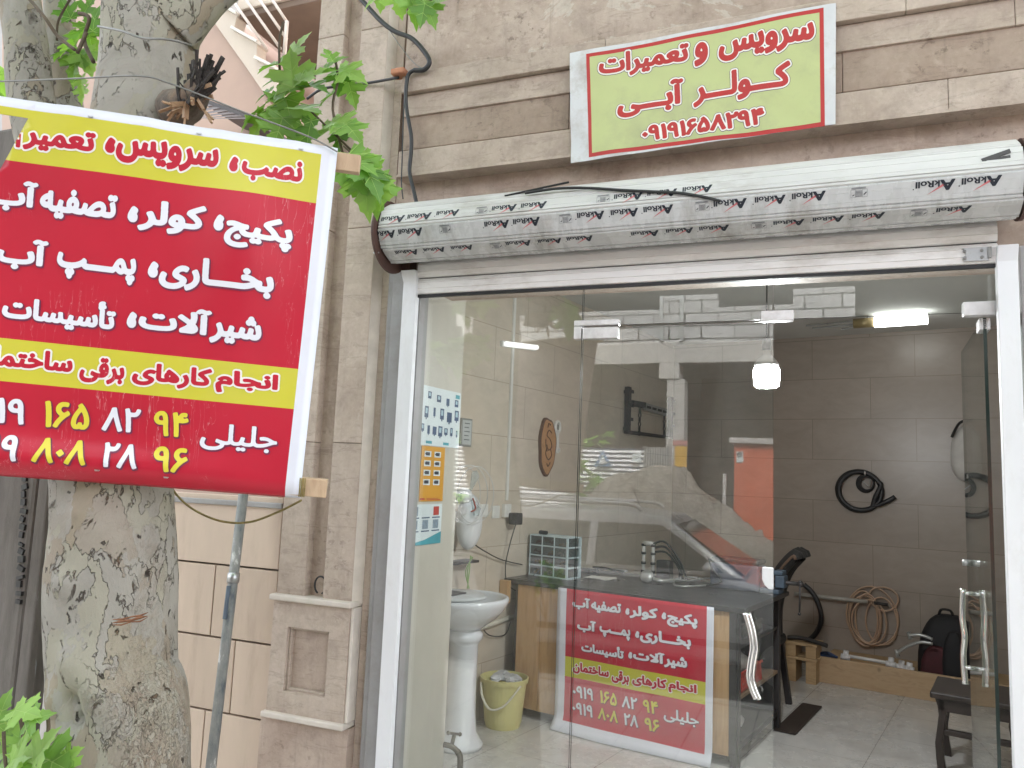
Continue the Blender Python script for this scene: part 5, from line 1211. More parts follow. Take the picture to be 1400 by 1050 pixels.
b = MB(); nx = len(xs_); b.v = [tuple(dpt(x, z)) for z in zs_ for x in xs_]
for j in range(len(zs_)-1):
    for i in range(nx-1):
        x, z = (xs_[i]+xs_[i+1])/2, (zs_[j]+zs_[j+1])/2
        b.f.append((j*nx+i, j*nx+i+1, (j+1)*nx+i+1, (j+1)*nx+i)); b.mi.append(2 if (x < bx0 or x > bx1 or z < bz0) else 1 if s2 < z < s1 else 0); b.sm.append(True)
ob = b.build('vinyl_sheet', [M['ban_red'], M['ban_yel'], M['ban_white']], db, fix=False); so = ob.modifiers.new('Sheet', 'SOLIDIFY'); so.thickness = .001; so.offset = 1
mbs = {k: MB() for k in 'hsrwy'}; KEEP = [w_ for w_ in WUV if w_[2][1] > V1]; WUV_ALL = WUV; WUV = KEEP
letter(mbs, lambda u, v, l: dpt(uu(u), max(.006, dz(v)), l*1.3))
for k, nm, mm in (('h', 'white_outline', 'halo_white'), ('s', 'letter_edge', 'ban_shadow'), ('r', 'red_lettering', 'ban_red'), ('w', 'white_lettering', 'ban_txt'), ('y', 'yellow_lettering', 'letter_yel')): mbs[k].build(nm, M[mm], db, fix=False)

# on the desk ------------------------------------------------------
M['pale_blue'] = mat('pale_blue_plastic', (.56, .67, .71), .4, .06, 6)
M['clearpl'] = glass_mat('smoky_drawer_plastic', (.55, .60, .60), .07, .12)
og = thing('drawer_organiser', 'pale blue plastic drawer cabinet with clear drawers on the black desk', 'organiser', fI(-2.16, 2.05, ZD))
OW, OD, OH = .325, .17, .285; ocx, ocy = -2.19, 2.06; oa = rad(-6)
def TO(p): x, y = p[0]-ocx, p[1]-ocy; return fI(ocx+x*math.cos(oa)-y*math.sin(oa), ocy+x*math.sin(oa)+y*math.cos(oa), p[2])
x0, x1, y0, y1 = ocx-OW/2, ocx+OW/2, ocy-OD/2, ocy+OD/2
b = MB(TO); t_ = .008
for i in range(3): x = x0+(OW-t_)*i/3; b.box((x, y0, ZD), (x+t_, y1, ZD+OH))
b.box((x1-t_, y0, ZD), (x1, y0+.014, ZD+OH)); b.box((x1-t_, y1-.014, ZD), (x1, y1, ZD+OH))
for j in range(5): z = ZD+(OH-t_)*j/4; b.box((x0-.001, y0-.001, z), (x1+.001, y1, z+t_))
b.box((x0, y1-.004, ZD), (x1, y1-.001, ZD+OH)); b.build('cabinet', M['pale_blue'], og)
rr = random.Random(4)
for i in range(3):
    for j in range(4):
        xa_, xb_ = x0+(OW-t_)*i/3+t_+.001, x0+(OW-t_)*(i+1)/3-.001; za, zb_ = ZD+(OH-t_)*j/4+t_+.001, ZD+(OH-t_)*(j+1)/4-.001
        b = MB(TO); b.box((xa_, y0+.002, za), (xb_, y1-.02, zb_)); d_ = b.build('drawer', M['clearpl'], og)
        b = MB(TO)
        for _ in range(7):
            c = (rr.uniform(xa_+.012, xb_-.012), rr.uniform(y0+.015, y0+.06), za+rr.uniform(.004, .03)); b.tube([c, (c[0]+rr.uniform(-.01, .01), c[1]+.02, c[2]+rr.uniform(-.008, .01))], rr.uniform(.003, .009), 6)
        child(b.build('fittings', [M['dark_steel'], M['steel'], mat('brass_bits', (.3, .2, .06), .4, .2, metal=.6)][rr.randrange(3)]), d_)
b = MB(TO)
for j in range(5): z = ZD+(OH-t_)*j/4; b.box((x1, y0, z), (x1+.006, y1, z+t_))
b.box((x1, y0-.001, ZD), (x1+.006, y0+.012, ZD+OH)); b.box((x1, y1-.012, ZD), (x1+.006, y1, ZD+OH)); b.build('side_frame', M['pale_blue'], og)
b = MB(TO); b.box((x0+.05, y0+.03, ZD+OH+.001), (x0+.11, y0+.07, ZD+OH+.028)); tag(b.build('black_gadget', M['black'], bevel=.008), 'small black gadget lying on top of the drawer organiser', 'gadget')
def on_desk(px, py): return iZ(px, py, ZD)
q = on_desk(820, 791); b = MB(TI)
for k in range(4): b.box((q[0]-.10+.006*k, q[1]-.06-.004*k, ZD+.001+.0022*k), (q[0]+.09+.005*k, q[1]+.08-.004*k, ZD+.003+.0022*k), Matrix.Rotation(.1*k-.1, 3, 'Z'))
tag(b.build('papers', mat('white_paper', (.68, .66, .62), .7, .06)), 'small loose stack of white papers on the black desk', 'papers')
q = on_desk(828, 781); pl = thing('cutting_pliers', 'black pliers with pale handles lying on the desk beside the papers', 'pliers', fI(*q))
b = MB(TI); b.tube([(q[0]-.12, q[1]+.02, ZD+.018), (q[0]-.04, q[1], ZD+.018), (q[0]+.01, q[1]+.01, ZD+.018)], [.006, .013, .009], 8); b.build('jaws', M['dark_steel'], pl, smooth=True)
for s_ in (-1, 1):
    b = MB(TI); b.tube(spline([(q[0], q[1]+.01, ZD+.018), (q[0]+.07, q[1]+.012+.02*s_, ZD+.016), (q[0]+.16, q[1]+.012+.03*s_, ZD+.014)], 4), .009, 8); b.build('handle', M['alu'] if s_ > 0 else M['black'], pl, smooth=True)
q = on_desk(806, 783); b = MB(TI); b.box((q[0]-.1, q[1]-.02, ZD+.001), (q[0]+.06, q[1]+.03, ZD+.03), Matrix.Rotation(.3, 3, 'Z')); tag(b.build('black_case', M['black'], bevel=.01), 'flat black case on the desk next to the drawer organiser', 'case')
q = on_desk(884, 797); shw = thing('shower_head', 'grey hand shower with coiled flexible hose lying on the black desk', 'shower', fI(*q))
M['satin'] = mat('satin_grey_metal', (.33, .34, .33), .3, .1, 8, metal=.5)
b = MB(TI); b.lathe([(.0, -.012), (.044, -.012), (.048, 0), (.044, .012), (.02, .02), (.0, .022)], (0, 0, 0), 24); 
Rm = Matrix.Rotation(rad(62), 3, 'X') @ Matrix.Rotation(0, 3, 'Z'); b.v = [tuple(Rm @ Vector(p)+Vector((q[0], q[1], ZD+.045))) for p in b.v]; b.build('spray_disc', M['satin'], shw, smooth=True)
e = on_desk(938, 797); b = MB(TI); b.tube([(q[0]+.03, q[1]+.01, ZD+.03), (q[0]+.10, q[1]+.0, ZD+.024), (e[0], e[1], ZD+.015)], [.016, .015, .011], 12); b.build('handle', M['satin'], shw, smooth=True)
pth = [on_desk(*p) for p in ((938, 797), (975, 793), (992, 797), (960, 804), (925, 803), (925, 795), (950, 791), (975, 801), (1000, 806))]; b = MB(TI); b.tube(spline([(p[0], p[1], ZD+.010+.006*(i % 2)) for i, p in enumerate(pth)], 6), .007, 8); b.build('hose', M['satin'], shw, smooth=True)
# boiler tubes standing at the back of the desk
bt = thing('boiler_manifold', 'pair of upright white pipes with black hoses standing at the back of the desk', 'pipe assembly', fI(-1.72, 2.5, ZD))
b = MB(TI); by = 2.60; p1 = iY(880, 760, by); p2 = iY(893, 758, by)
for p in (p1, p2): b.tube([(p[0], by, ZD), (p[0], by, ZD+.24)], .013, 12); 
b.tube([(p1[0], by, ZD+.24), (p2[0], by, ZD+.24)], .017, 10); b.build('white_pipes', mat('white_pipe_plastic', (.50, .50, .48), .4, .05), bt, smooth=True)
b = MB(TI)
for z in (.03, .09, .16, .22):
    for p in (p1, p2): b.tube([(p[0], by, ZD+z), (p[0], by, ZD+z+.018)], .018, 12)
b.build('collars', M['dark_steel'], bt, smooth=True)
b = MB(TI)
for k in range(3): b.tube(spline([(p2[0], by+.02*k, ZD+.24-.03*k), (p2[0]+.09, by+.02*k, ZD+.26-.04*k), (p2[0]+.20, by, ZD+.14-.03*k), (p2[0]+.26-.03*k, by, ZD+.008)], 6), .008, 8)
b.build('black_hoses', M['black'], bt, smooth=True)
b = MB(TI); b.box((p2[0]+.035, by-.03, ZD), (p2[0]+.14, by+.05, ZD+.13)); b.build('valve_block', M['dark_steel'], bt, bevel=.008)
# slate blue tool box
tb_ = thing('tool_box', 'slate blue tool box with a black carrying strap at the right end of the desk', 'tool box', fI(-1.02, 2.5, ZD))
b = MB(TI); b.box((-1.19, 2.42, ZD), (-.86, 2.60, ZD+.17)); b.build('case', mat('slate_blue_plastic', (.075, .085, .115), .4, .15, 6), tb_, bevel=.015)
b = MB(TI); b.box((-1.19, 2.42, ZD+.172), (-.86, 2.60, ZD+.205)); b.build('lid', M['dark_steel'], tb_, bevel=.012)
b = MB(TI); b.tube(spline([(-1.19, 2.41, ZD+.19), (-1.16, 2.40, ZD+.12), (-1.10, 2.40, ZD+.05), (-1.22, 2.39, ZD+.01), (-1.32, 2.40, ZD+.008)], 5), .012, 8, flat=.5); b.build('strap', M['black'], tb_)
# vise on the desk end
vi = thing('bench_vise', 'blue grey bench vise clamped on the right end of the black desk', 'vise', fI(-.80, 2.55, ZD))
M['vise'] = mat('blue_grey_cast_iron', (.05, .075, .105), .5, .25, 14)
ib((-.87, 2.44, ZD), (-.74, 2.58, ZD+.03), 'base', M['vise'], vi, .006)
b = MB(TI); b.box((-.86, 2.46, ZD+.03), (-.80, 2.56, ZD+.12)); b.box((-.86, 2.455, ZD+.12), (-.795, 2.565, ZD+.15)); b.build('fixed_jaw', M['vise'], vi, bevel=.008)
b = MB(TI); b.box((-.77, 2.46, ZD+.04), (-.71, 2.56, ZD+.12)); b.box((-.78, 2.455, ZD+.12), (-.72, 2.565, ZD+.15)); b.build('moving_jaw', M['vise'], vi, bevel=.008)
b = MB(TI); b.tube([(-.80, 2.51, ZD+.075), (-.62, 2.51, ZD+.075)], .013, 10); b.ball((-.62, 2.51, ZD+.075), .02); b.build('screw', M['dark_steel'], vi, smooth=True)
b = MB(TI); b.tube([(-.62, 2.50, ZD+.09), (-.625, 2.50, ZD-.11)], .006, 8); b.ball((-.62, 2.50, ZD+.09), .011); b.ball((-.625, 2.50, ZD-.11), .011); b.build('handle', M['dark_steel'], vi, smooth=True)
# black chair behind the desk end
ch = thing('black_chair', 'black chair with a curved high back standing behind the right end of the desk', 'chair', fI(-.92, 3.15, 0))
M['blkfab'] = mat('black_chair_fabric', (.02, .019, .018), .8, .25, 30, bumpv=.15)
b = MB(TI)
prof = spline([(-.10, 3.02, .50), (-.09, 3.0, .72), (-.02, 3.0, .95), (.09, 2.98, 1.09), (.11, 2.98, 1.07)], 5)
prof = [(p[0]-.86, p[1], p[2]) for p in prof]
for a, c in zip(prof[:-1], prof[1:]): pass
b.tube(prof, [.05]*len(prof), 10, flat=.9); 
pr2 = [(p[0], p[1]+.20, p[2]) for p in prof]; b.tube(pr2, .05, 10); pr3 = [(p[0], p[1]+.1, p[2]) for p in prof]; b.tube(pr3, .055, 10); b.build('backrest', M['blkfab'], ch, smooth=True)
b = MB(TI); b.tube([(p[0]+.0, p[1]-.052, p[2]) for p in prof[3:]], .010, 6); b.build('brown_piping', mat('brown_leather_trim', (.12, .075, .05), .6, .2), ch, smooth=True)
ib((-1.36, 2.86, .42), (-.90, 3.32, .50), 'seat', M['blkfab'], ch, .03)
for x, y in ((-1.32, 2.9), (-.94, 2.92), (-1.32, 3.28), (-.94, 3.28)):
    b = MB(TI); b.bar((x, y, .42), (x+(.06 if x > -1 else -.06), y, .0), .04); b.build('leg', M['dark_steel'], ch)

# left wall --------------------------------------------------------
ws = thing('wood_slice', 'oval bark edged wood slice with engraved lettering hung on the left wall', 'wall plaque', fI(XLW, 2.23, 1.8))
def on_lw(px, py, o=.0): return iX(px, py, XLW+o)
c = on_lw(748, 610, .012); hh = .215; ww = .115
r_ = random.Random(2); ol_ = [(1+.05*math.sin(3*a+1)+.03*math.sin(7*a), a) for a in np.linspace(0, 2*math.pi, 41)[:-1]]
b = MB(TI); b.prism([(XLW+.0, c[1]+ww*k*math.cos(a), c[2]+hh*k*math.sin(a)) for k, a in ol_], (.022, 0, 0)); b.build('bark_rim', mat('plaque_bark', (.09, .05, .03), .8, .3, 30, bumpv=.4), ws)
b = MB(TI); b.prism([(XLW+.0225, c[1]+ww*.9*k*math.cos(a), c[2]+hh*.93*k*math.sin(a)) for k, a in ol_], (.002, 0, 0)); b.build('wood_face', wood('plaque_wood', (.33, .16, .065), (.43, .23, .10), (3, 3, 3)), ws)
b = MB(TI)
for pts in (((.04, .10), (.0, .12), (-.03, .08), (.02, .05), (.045, .0), (.0, -.03), (-.03, .01)), ((.03, -.02), (.045, -.07), (.0, -.10), (-.04, -.06), (-.03, -.02)), ((-.045, .05), (-.04, .0), (-.02, -.04)), ((.03, -.12), (.0, -.15), (-.02, -.13)), ((.02, .16), (-.01, .17), (-.02, .14))):
    b.tube(spline([(XLW+.0250, c[1]+y, c[2]+z) for y, z in pts], 5), .0045, 5)
b.build('engraving', mat('burnt_engraving', (.07, .03, .012), .7, .1), ws)
op = thing('wall_opener', 'white bottle opener shaped hook hanging beside the wood slice', 'wall hook', fI(XLW, 2.39, 1.85))
c = on_lw(762, 584, .01); M['wplast'] = mat('white_plastic', (.68, .68, .66), .35, .04)
b = MB(TI); b.tube([(XLW+.012, c[1]+.035*math.cos(a), c[2]+.042*math.sin(a)) for a in np.linspace(0, 2*math.pi, 19)[:-1]], .013, 8, closed=True); b.build('ring', M['wplast'], op, smooth=True)
c2 = on_lw(762, 618, .01); b = MB(TI); b.bar((XLW+.012, c[1], c[2]-.035), (XLW+.012, c2[1]-.005, c2[2]-.01), .016, .03, up=(0, 1, 0)); 
for k in range(3): b.box((XLW, c2[1]-.03+.022*k, c2[2]+.0-.01*(k % 2)), (XLW+.02, c2[1]-.014+.022*k, c2[2]+.03))
b.build('bitted_shank', M['wplast'], op, bevel=.003)
b = MB(TI); b.box((XLW+.001, c[1]-.014, c[2]-.02), (XLW+.016, c[1]+.016, c[2]+.02)); b.build('mirror_inset', M['satin'], op)
# conduit, switches, outlet, adapter
b = MB(TI); q0, q1 = on_lw(691, 690), on_lw(707, 398); b.box((XLW, q0[1]-.012, q0[2]+.03), (XLW+.016, q0[1]+.012, ZC)); tag(b.build('cable_trunking', M['wplast'], bevel=.002), 'thin white cable trunking running up the left wall from the socket', 'trunking')
for k, (px, py) in enumerate(((661, 698), (677, 700))):
    q = on_lw(px, py); t2 = thing('light_switch', ['white light switch on the left wall, the one nearer the fan', 'white light switch on the left wall, the one nearer the socket'][k], 'switch', fI(XLW, q[1], q[2]), 'switches on the left wall')
    b = MB(TI); b.box((XLW, q[1]-.042, q[2]-.042), (XLW+.010, q[1]+.042, q[2]+.042)); b.build('plate', M['wplast'], t2, bevel=.003)
    b = MB(TI); b.box((XLW+.0105, q[1]-.022, q[2]-.030), (XLW+.015, q[1]+.022, q[2]+.030), Matrix.Rotation(.0, 3, 'Z')); b.build('rocker', M['wplast'], t2, bevel=.002)
q = on_lw(690, 698); t2 = thing('wall_socket', 'white wall socket at the foot of the cable trunking', 'socket', fI(XLW, q[1], q[2]))
b = MB(TI); b.box((XLW, q[1]-.04, q[2]-.045), (XLW+.03, q[1]+.04, q[2]+.045)); b.build('box', M['wplast'], t2, bevel=.004)
b = MB(TI); b.lathe([(.0, .031), (.02, .031), (.021, .034), (.0, .032)], (XLW, q[1], q[2]), 18, 'x'); b.build('socket_face', M['wplast'], t2)
ad = on_lw(702, 707, .05); t2 = thing('power_adapter', 'black plug in power adapter with a cord hanging to the desk', 'adapter', fI(*ad))
b = MB(TI); b.box((XLW+.031, ad[1]-.035, ad[2]-.05), (XLW+.10, ad[1]+.045, ad[2]+.03)); b.build('body', M['black'], t2, bevel=.008)
b = MB(TI); b.tube(spline([(XLW+.07, ad[1], ad[2]-.05), (XLW+.05, ad[1]-.03, ad[2]-.18), (XLW+.04, ad[1]-.06, ad[2]-.33), (XLW+.04, ad[1]-.02, ad[2]-.45), (XLW+.08, ad[1]+.08, ad[2]-.50), (-2.3, 1.97, ZD+.01)], 6), .004, 6); b.build('cord', M['black'], t2, smooth=True)
b = MB(TI); b.tube(spline([on_lw(646, 742, .1), on_lw(660, 752, .05), on_lw(685, 765, .03), on_lw(714, 772, .03)], 6), .004, 6); tag(b.build('fan_cord', M['black'], smooth=True), 'black cord running from the white fan across the left wall to the desk', 'cord')
ob = ib((XLW+.005, 1.66, .72), (XLW+.075, 1.70, .87), 'wood_block', M['desk_wood'], None, .004); ob.location = (0, 0, 0); tag(ob, 'small pine block standing against the left end of the desk top', 'wood block')
b = MB(TI); b.tube([on_lw(648, 862, .02), on_lw(707, 841, .02)], .016, 10); tag(b.build('waste_pipe', mat('ivory_pipe', (.55, .53, .46), .4, .05), smooth=True), 'ivory waste pipe sloping along the left wall behind the basin', 'pipe')
b = MB(TI); b.tube(spline([on_lw(655, 850, .02), on_lw(668, 868, .02), on_lw(690, 868, .02), on_lw(698, 850, .02)], 5), .004, 6); tag(b.build('loose_wire', M['black']), 'thin black wire looping under the ivory waste pipe', 'wire')
fr2 = thing('framed_certificate', 'small framed certificate on the left wall beside the blue tool poster', 'frame', fI(XLW, 1.2, 1.84))
a0, a1 = on_lw(629, 571), on_lw(642, 611); b = MB(TI); b.box((XLW, a0[1], a1[2]), (XLW+.015, a1[1], a0[2])); b.build('frame', M['satin'], fr2, bevel=.003)
b = MB(TI); b.box((XLW+.0155, a0[1]+.012, a1[2]+.012), (XLW+.017, a1[1]-.012, a0[2]-.012)); b.build('paper', mat('certificate_paper', (.5, .53, .53), .4, .06), fr2)
b = MB(TI)
for k in range(5): z = a0[2]-.03-.026*k; b.box((XLW+.0172, a0[1]+.03, z-.006), (XLW+.0176, a1[1]-.03-.01*(k % 2), z))
b.build('text_lines', M['ink_grey'], fr2)
# glint high on the left wall, drawn as a dim glowing tube
a0, a1 = on_lw(692, 470, .04), on_lw(734, 475, .04)
wl_ = thing('wall_glint_tube', 'glint drawn as a short glowing tube high on the left wall right of the cable trunking', 'lamp', fI(*a0))
b = MB(TI); b.tube([a0, a1], .018, 12); b.build('tube', emit('glint_glow_left', (1, 1, 1), .16), wl_, smooth=True)
b = MB(TI); b.bar((XLW+.012, a0[1]-.02, a0[2]), (XLW+.012, a1[1]+.02, a1[2]), .024, .04); b.build('holder', M['wplast'], wl_)
# wall fan
fan = thing('wall_fan', 'white plastic fan with a thin ring guard on the left wall above the basin', 'fan', fI(XLW, 1.2, 1.4))
fc = iX(641, 676, XLW+.22); M['fanw'] = mat('white_fan_plastic', (.62, .63, .64), .3, .04)
def ring(c, ry_, rz_, tilt, n=40): return [(c[0]+math.sin(tilt)*ry_*math.cos(a), c[1]+ry_*math.cos(a)*math.cos(tilt), c[2]+rz_*math.sin(a)) for a in np.linspace(0, 2*math.pi, n+1)[:-1]]
b = MB(TI)
for dx, s_ in ((0, 1), (.05, .96), (-.05, .96)): b.tube(ring((fc[0]+dx, fc[1], fc[2]), .125*s_, .175*s_, .5), .0026, 6, closed=True)
b.build('ring_guard', mat('fan_guard_wire', (.5, .5, .5), .4, .05, metal=.3), fan, smooth=True)
b = MB(TI)
for k in range(3):
    a = k*2.094+.9; d1 = np.array([math.sin(.5)*math.cos(a), math.cos(.5)*math.cos(a), 1.35*math.sin(a)]); a2 = a+.55; d2 = np.array([math.sin(.5)*math.cos(a2), math.cos(.5)*math.cos(a2), 1.35*math.sin(a2)])
    f = np.array(fc); b.prism([f+d1*.02, f+d1*.10, f+(d1+d2)/2*.12, f+d2*.10, f+d2*.02], (.004, 0, 0))
b.build('blades', glass_mat('milky_blade', (.8, .86, .88), .06, .2), fan)
b = MB(TI); b.ball((fc[0]-.04, fc[1], fc[2]-.01), (.06, .05, .05)); b.build('motor', M['fanw'], fan, smooth=True)
bc = iX(641, 720, XLW+.16); b = MB(TI); b.ball((bc[0], bc[1], bc[2]+.03), (.07, .10, .17), 18, 12); b.build('body_shell', M['fanw'], fan, smooth=True)
b = MB(TI); b.tube(spline([(bc[0], bc[1], bc[2]), (bc[0]-.05, bc[1], bc[2]+.05), (XLW+.01, bc[1], bc[2]+.06)], 4), .03, 10); b.build('wall_arm', M['fanw'], fan, smooth=True)
b = MB(TI); f = fc; b.tube(spline([(f[0]+.03, f[1], f[2]-.02), (f[0]+.04, f[1]+.02, f[2]-.08), (f[0]+.03, f[1]-.01, f[2]-.10)], 4), .005, 6); b.build('red_pull', mat('red_brown_cord', (.25, .05, .03), .6, .2), fan)
# basin
bs_c = iZ(627, 1012, 0); bcx, bcy = XLW+.20, bs_c[1]-.08
bas = thing('pedestal_basin', 'white ceramic pedestal washbasin against the left wall', 'washbasin', fI(bcx, bcy, 0))
M['ceramic'] = mat('white_ceramic', (.68, .70, .73), .12, .03, 3, coat=.5)
b = MB(TI); b.lathe([(.0, 0), (.135, .0), (.14, .025), (.12, .05), (.098, .09), (.088, .2), (.085, .40), (.088, .58), (.10, .60), (.112, .615), (.112, .64), (.10, .655), (.095, .68), (.0, .68)], (bcx, bcy, 0), 36); b.build('pedestal', M['ceramic'], bas, smooth=True)
b = MB(TI); b.lathe([(.10, .665), (.13, .69), (.19, .735), (.225, .775), (.245, .81), (.255, .835), (.25, .85), (.235, .853), (.222, .84), (.2, .80), (.14, .75), (.0, .735)], (bcx, bcy, 0), 40, sx=.98, sy=1.12); b.build('bowl', M['ceramic'], bas, smooth=True)
b = MB(TI); b.lathe([(.0, .853), (.20, .853), (.215, .862), (.20, .874), (.0, .876)], (bcx-.03, bcy-.1, 0), 32, sy=.95); b.build('lid', mat('grey_white_lid', (.5, .52, .53), .35, .06), bas, smooth=True)
b = MB(TI); b.box((bcx-.14, bcy-.2, .877), (bcx+.05, bcy-.06, .885)); tag(b.build('dark_tray', M['dark_steel'], bevel=.01), 'dark flat tray lying on the lid of the washbasin', 'tray')
sh2 = ib((XLW, .82, 1.02), (XLW+.1, 1.28, 1.035), 'glass_shelf', M['dark_steel'], None); tag(sh2, 'dark narrow shelf on the left wall just above the washbasin', 'shelf')
b = MB(TI); q = iX(640, 780, XLW+.08)
for k in range(3): b.tube(spline([(q[0], q[1]+.01*k, q[2]-.11), (q[0]+.01, q[1]-.02*k, q[2]), (q[0]+.03*k, q[1]-.03*k+.02, q[2]+.09)], 4), .004, 6)
tag(b.build('green_tubing', mat('green_tubing_plastic', (.25, .38, .12), .4, .1), smooth=True), 'thin yellow green tubing standing on the washbasin below the fan', 'tubing')
# bucket
bq = iZ(687, 992, 0); bk = thing('yellow_bucket', 'pale yellow plastic bucket full of crumpled waste beside the washbasin', 'bucket', fI(*bq))
M['byel'] = mat('pale_yellow_plastic', (.62, .58, .27), .38, .05, 5)
b = MB(TI); b.lathe([(.0, .0), (.108, .0), (.112, .012), (.14, .27), (.152, .272), (.155, .30), (.148, .302), (.144, .28), (.118, .03), (.0, .025)], (bq[0], bq[1], 0), 36); b.build('pail', M['byel'], bk, smooth=False)
b = MB(TI); b.tube(spline([(bq[0]-.09, bq[1]-.13, .275), (bq[0]-.05, bq[1]-.165, .20), (bq[0]+.02, bq[1]-.175, .14), (bq[0]+.10, bq[1]-.14, .17), (bq[0]+.15, bq[1]-.04, .275)], 6), .008, 8, flat=.6); b.build('handle', mat('whitish_handle', (.6, .58, .48), .4, .05), bk, smooth=True)
b = MB(TI)
for k in range(9): b.ball((bq[0]+rr.uniform(-.08, .08), bq[1]+rr.uniform(-.08, .08), .275+rr.uniform(0, .025)), (rr.uniform(.03, .05), rr.uniform(.03, .05), .022), 7, 5)
ob = b.build('waste', mat('crumpled_paper_waste', (.45, .46, .47), .6, .35, 9, bumpv=.4))
for v in ob.data.vertices: v.co += Vector((mnoise.noise(v.co*40), mnoise.noise(v.co*40+Vector((9, 0, 0))), mnoise.noise(v.co*40+Vector((0, 4, 0)))))*.012
tag(ob, 'crumpled grey paper waste inside the pale yellow bucket', 'waste')
# tap on the pier
tpb = iX(612, 1020, XPW+.01); tap = thing('brass_tap', 'dark old brass tap low on the pier beside the washbasin', 'tap', fI(*tpb))
M['oldbrass'] = mat('tarnished_brass', (.10, .085, .06), .45, .3, 20, metal=.6)
tt = lambda px, py, o: iX(px, py, XPW+o)
b = MB(TI); b.tube(spline([tt(606, 1018, .0), tt(616, 1020, .03), tt(624, 1026, .05), tt(629, 1035, .06), tt(629, 1052, .065), tt(629, 1075, .065)], 5), [.012]*11+[.014]*15, 10); b.build('spout', M['oldbrass'], tap, smooth=True)
b = MB(TI); b.tube([tt(617, 1022, .03), tt(621, 1005, .035)], .009, 8); b.tube([tt(613, 1002, .03), tt(629, 1004, .04)], .006, 8); b.ball(tuple(tt(613, 1002, .03)), .009); b.ball(tuple(tt(629, 1004, .04)), .009); b.build('valve_handle', M['oldbrass'], tap, smooth=True)

# posters on the pier face
PF = np.array([fI(XPW+.004, .10)[0], fI(XPW+.004, .10)[1], 0]); P0 = np.array([-1.568, .012, 0]); pdx = (PF-P0)/np.linalg.norm(PF-P0); pn = np.array([pdx[1], -pdx[0], 0])
if np.dot(CAMO-P0, pn) < 0: pn = -pn
def onpier(px, py): q = onP(px, py, P0, pn); return np.dot(q-P0, pdx), q[2]
PLEN = np.linalg.norm(PF-P0)
def pp(s, z, o): q = P0+pdx*s+pn*o; return (q[0], q[1], z)
def sheet_on(name, s0, s1, z0, z1, m, root, o=.002, t_=.0015):
    b = MB(); b.add([pp(s, z, oo) for oo in (o, o+t_) for s, z in ((s0, z0), (s1, z0), (s1, z1), (s0, z1))], [(3, 2, 1, 0), (4, 5, 6, 7), (0, 1, 5, 4), (1, 2, 6, 5), (2, 3, 7, 6), (3, 0, 4, 7)]); return b.build(name, m, root)
def marks(rects, name, m, root, o):
    b = MB()
    for s0, s1, z0, z1 in rects: b.add([pp(s0, z0, o), pp(s1, z0, o), pp(s1, z1, o), pp(s0, z1, o)], [(0, 1, 2, 3)])
    return b.build(name, m, root, fix=False)
M['p_white'] = mat('white_poster_paper', (.62, .68, .70), .35, .04); M['p_navy'] = mat('navy_print', (.025, .06, .14), .4, .2); M['p_teal'] = mat('teal_print', (.06, .30, .36), .4, .1)
M['p_or'] = mat('orange_poster_paper', (.60, .29, .025), .35, .05); M['p_dark'] = mat('dark_product_print', (.03, .035, .05), .4, .3, 60); M['p_red'] = mat('red_product_print', (.4, .04, .03), .4, .1)
z1, z0 = onpier(600, 531)[1], onpier(596, 610)[1]
rp = random.Random(8)
t1 = thing('tool_poster', 'white poster with rows of blue tool pictures, topmost on the pier behind the glass', 'poster', pp(.1, z1, 0))
sheet_on('paper', .006, PLEN-.008, z0, z1, M['p_white'], t1); S = PLEN-.02; Hh = z1-z0; R1 = []; R2 = []; R3 = []
for row, n in ((0, 5), (1, 6), (2, 8)):
    for k in range(n):
        s = .012+S*(k+.5)/n; w2 = S/n*rp.uniform(.12, .36); zc = z1-Hh*(.18+.27*row)+rp.uniform(-.008, .008); h2 = Hh*rp.uniform(.05, .10)
        R1.append((s-w2, s+w2, zc-h2, zc+h2))
        if rp.random() < .6: R1.append((s-w2*.3, s+w2*.25, zc-h2*1.35, zc-h2))
        if rp.random() < .5: R2.append((s-w2*.6, s+w2*.5, zc-h2*.3, zc+h2*.7))
for k in (.35, .72): R3.append((S*k-.02, S*k+.03, z0+.008, z0+.02))
R3.append((S*.9, S, z1-.03, z1-.012)); marks(R1, 'tool_pictures', M['p_navy'], t1, .0042); marks(R2, 'picture_highlights', mat('pale_blue_print', (.35, .48, .55), .4, .1), t1, .0048); marks(R3, 'teal_marks', M['p_teal'], t1, .0042)
(s0, z1), (s1, z0) = onpier(576, 609), onpier(604, 685)
t1 = thing('pump_poster', 'orange poster with two columns of product pictures between the two blue posters', 'poster', pp(s0, z1, 0))
sheet_on('paper', s0, s1, z0, z1, M['p_or'], t1); W_, H_ = s1-s0, z1-z0
sq, pk = [], []
for r in range(4):
    for c in range(2):
        a = s0+W_*(.12+.42*c); z = z1-H_*(.09+.17*r); sq.append((a, a+W_*.28, z-H_*.105, z)); pk.append((a+W_*.05, a+W_*.22, z-H_*.08, z-H_*.02)); pk.append((a+W_*.02, a+W_*.12, z-H_*.06, z-H_*.04))
marks(sq, 'picture_squares', M['p_white'], t1, .0042); marks(pk, 'product_pictures', M['p_dark'], t1, .0048); marks([(s0+W_*.3, s1-W_*.1, z0+H_*.02, z0+H_*.035), (s0+W_*.3, s1-W_*.2, z0+H_*.05, z0+H_*.06), (s0+W_*.02, s0+W_*.22, z0+H_*.03, z0+H_*.06)], 'small_print', M['p_red'], t1, .0042)
(s0, z1), (s1, z0) = onpier(561, 690), onpier(601, 742)
t1 = thing('catalogue_poster', 'white and teal catalogue sheet, lowest of the three posters on the pier', 'poster', pp(.05, z1, 0))
s0 = .01; sheet_on('paper', s0, s1, z0, z1, M['p_white'], t1); W_, H_ = s1-s0, z1-z0
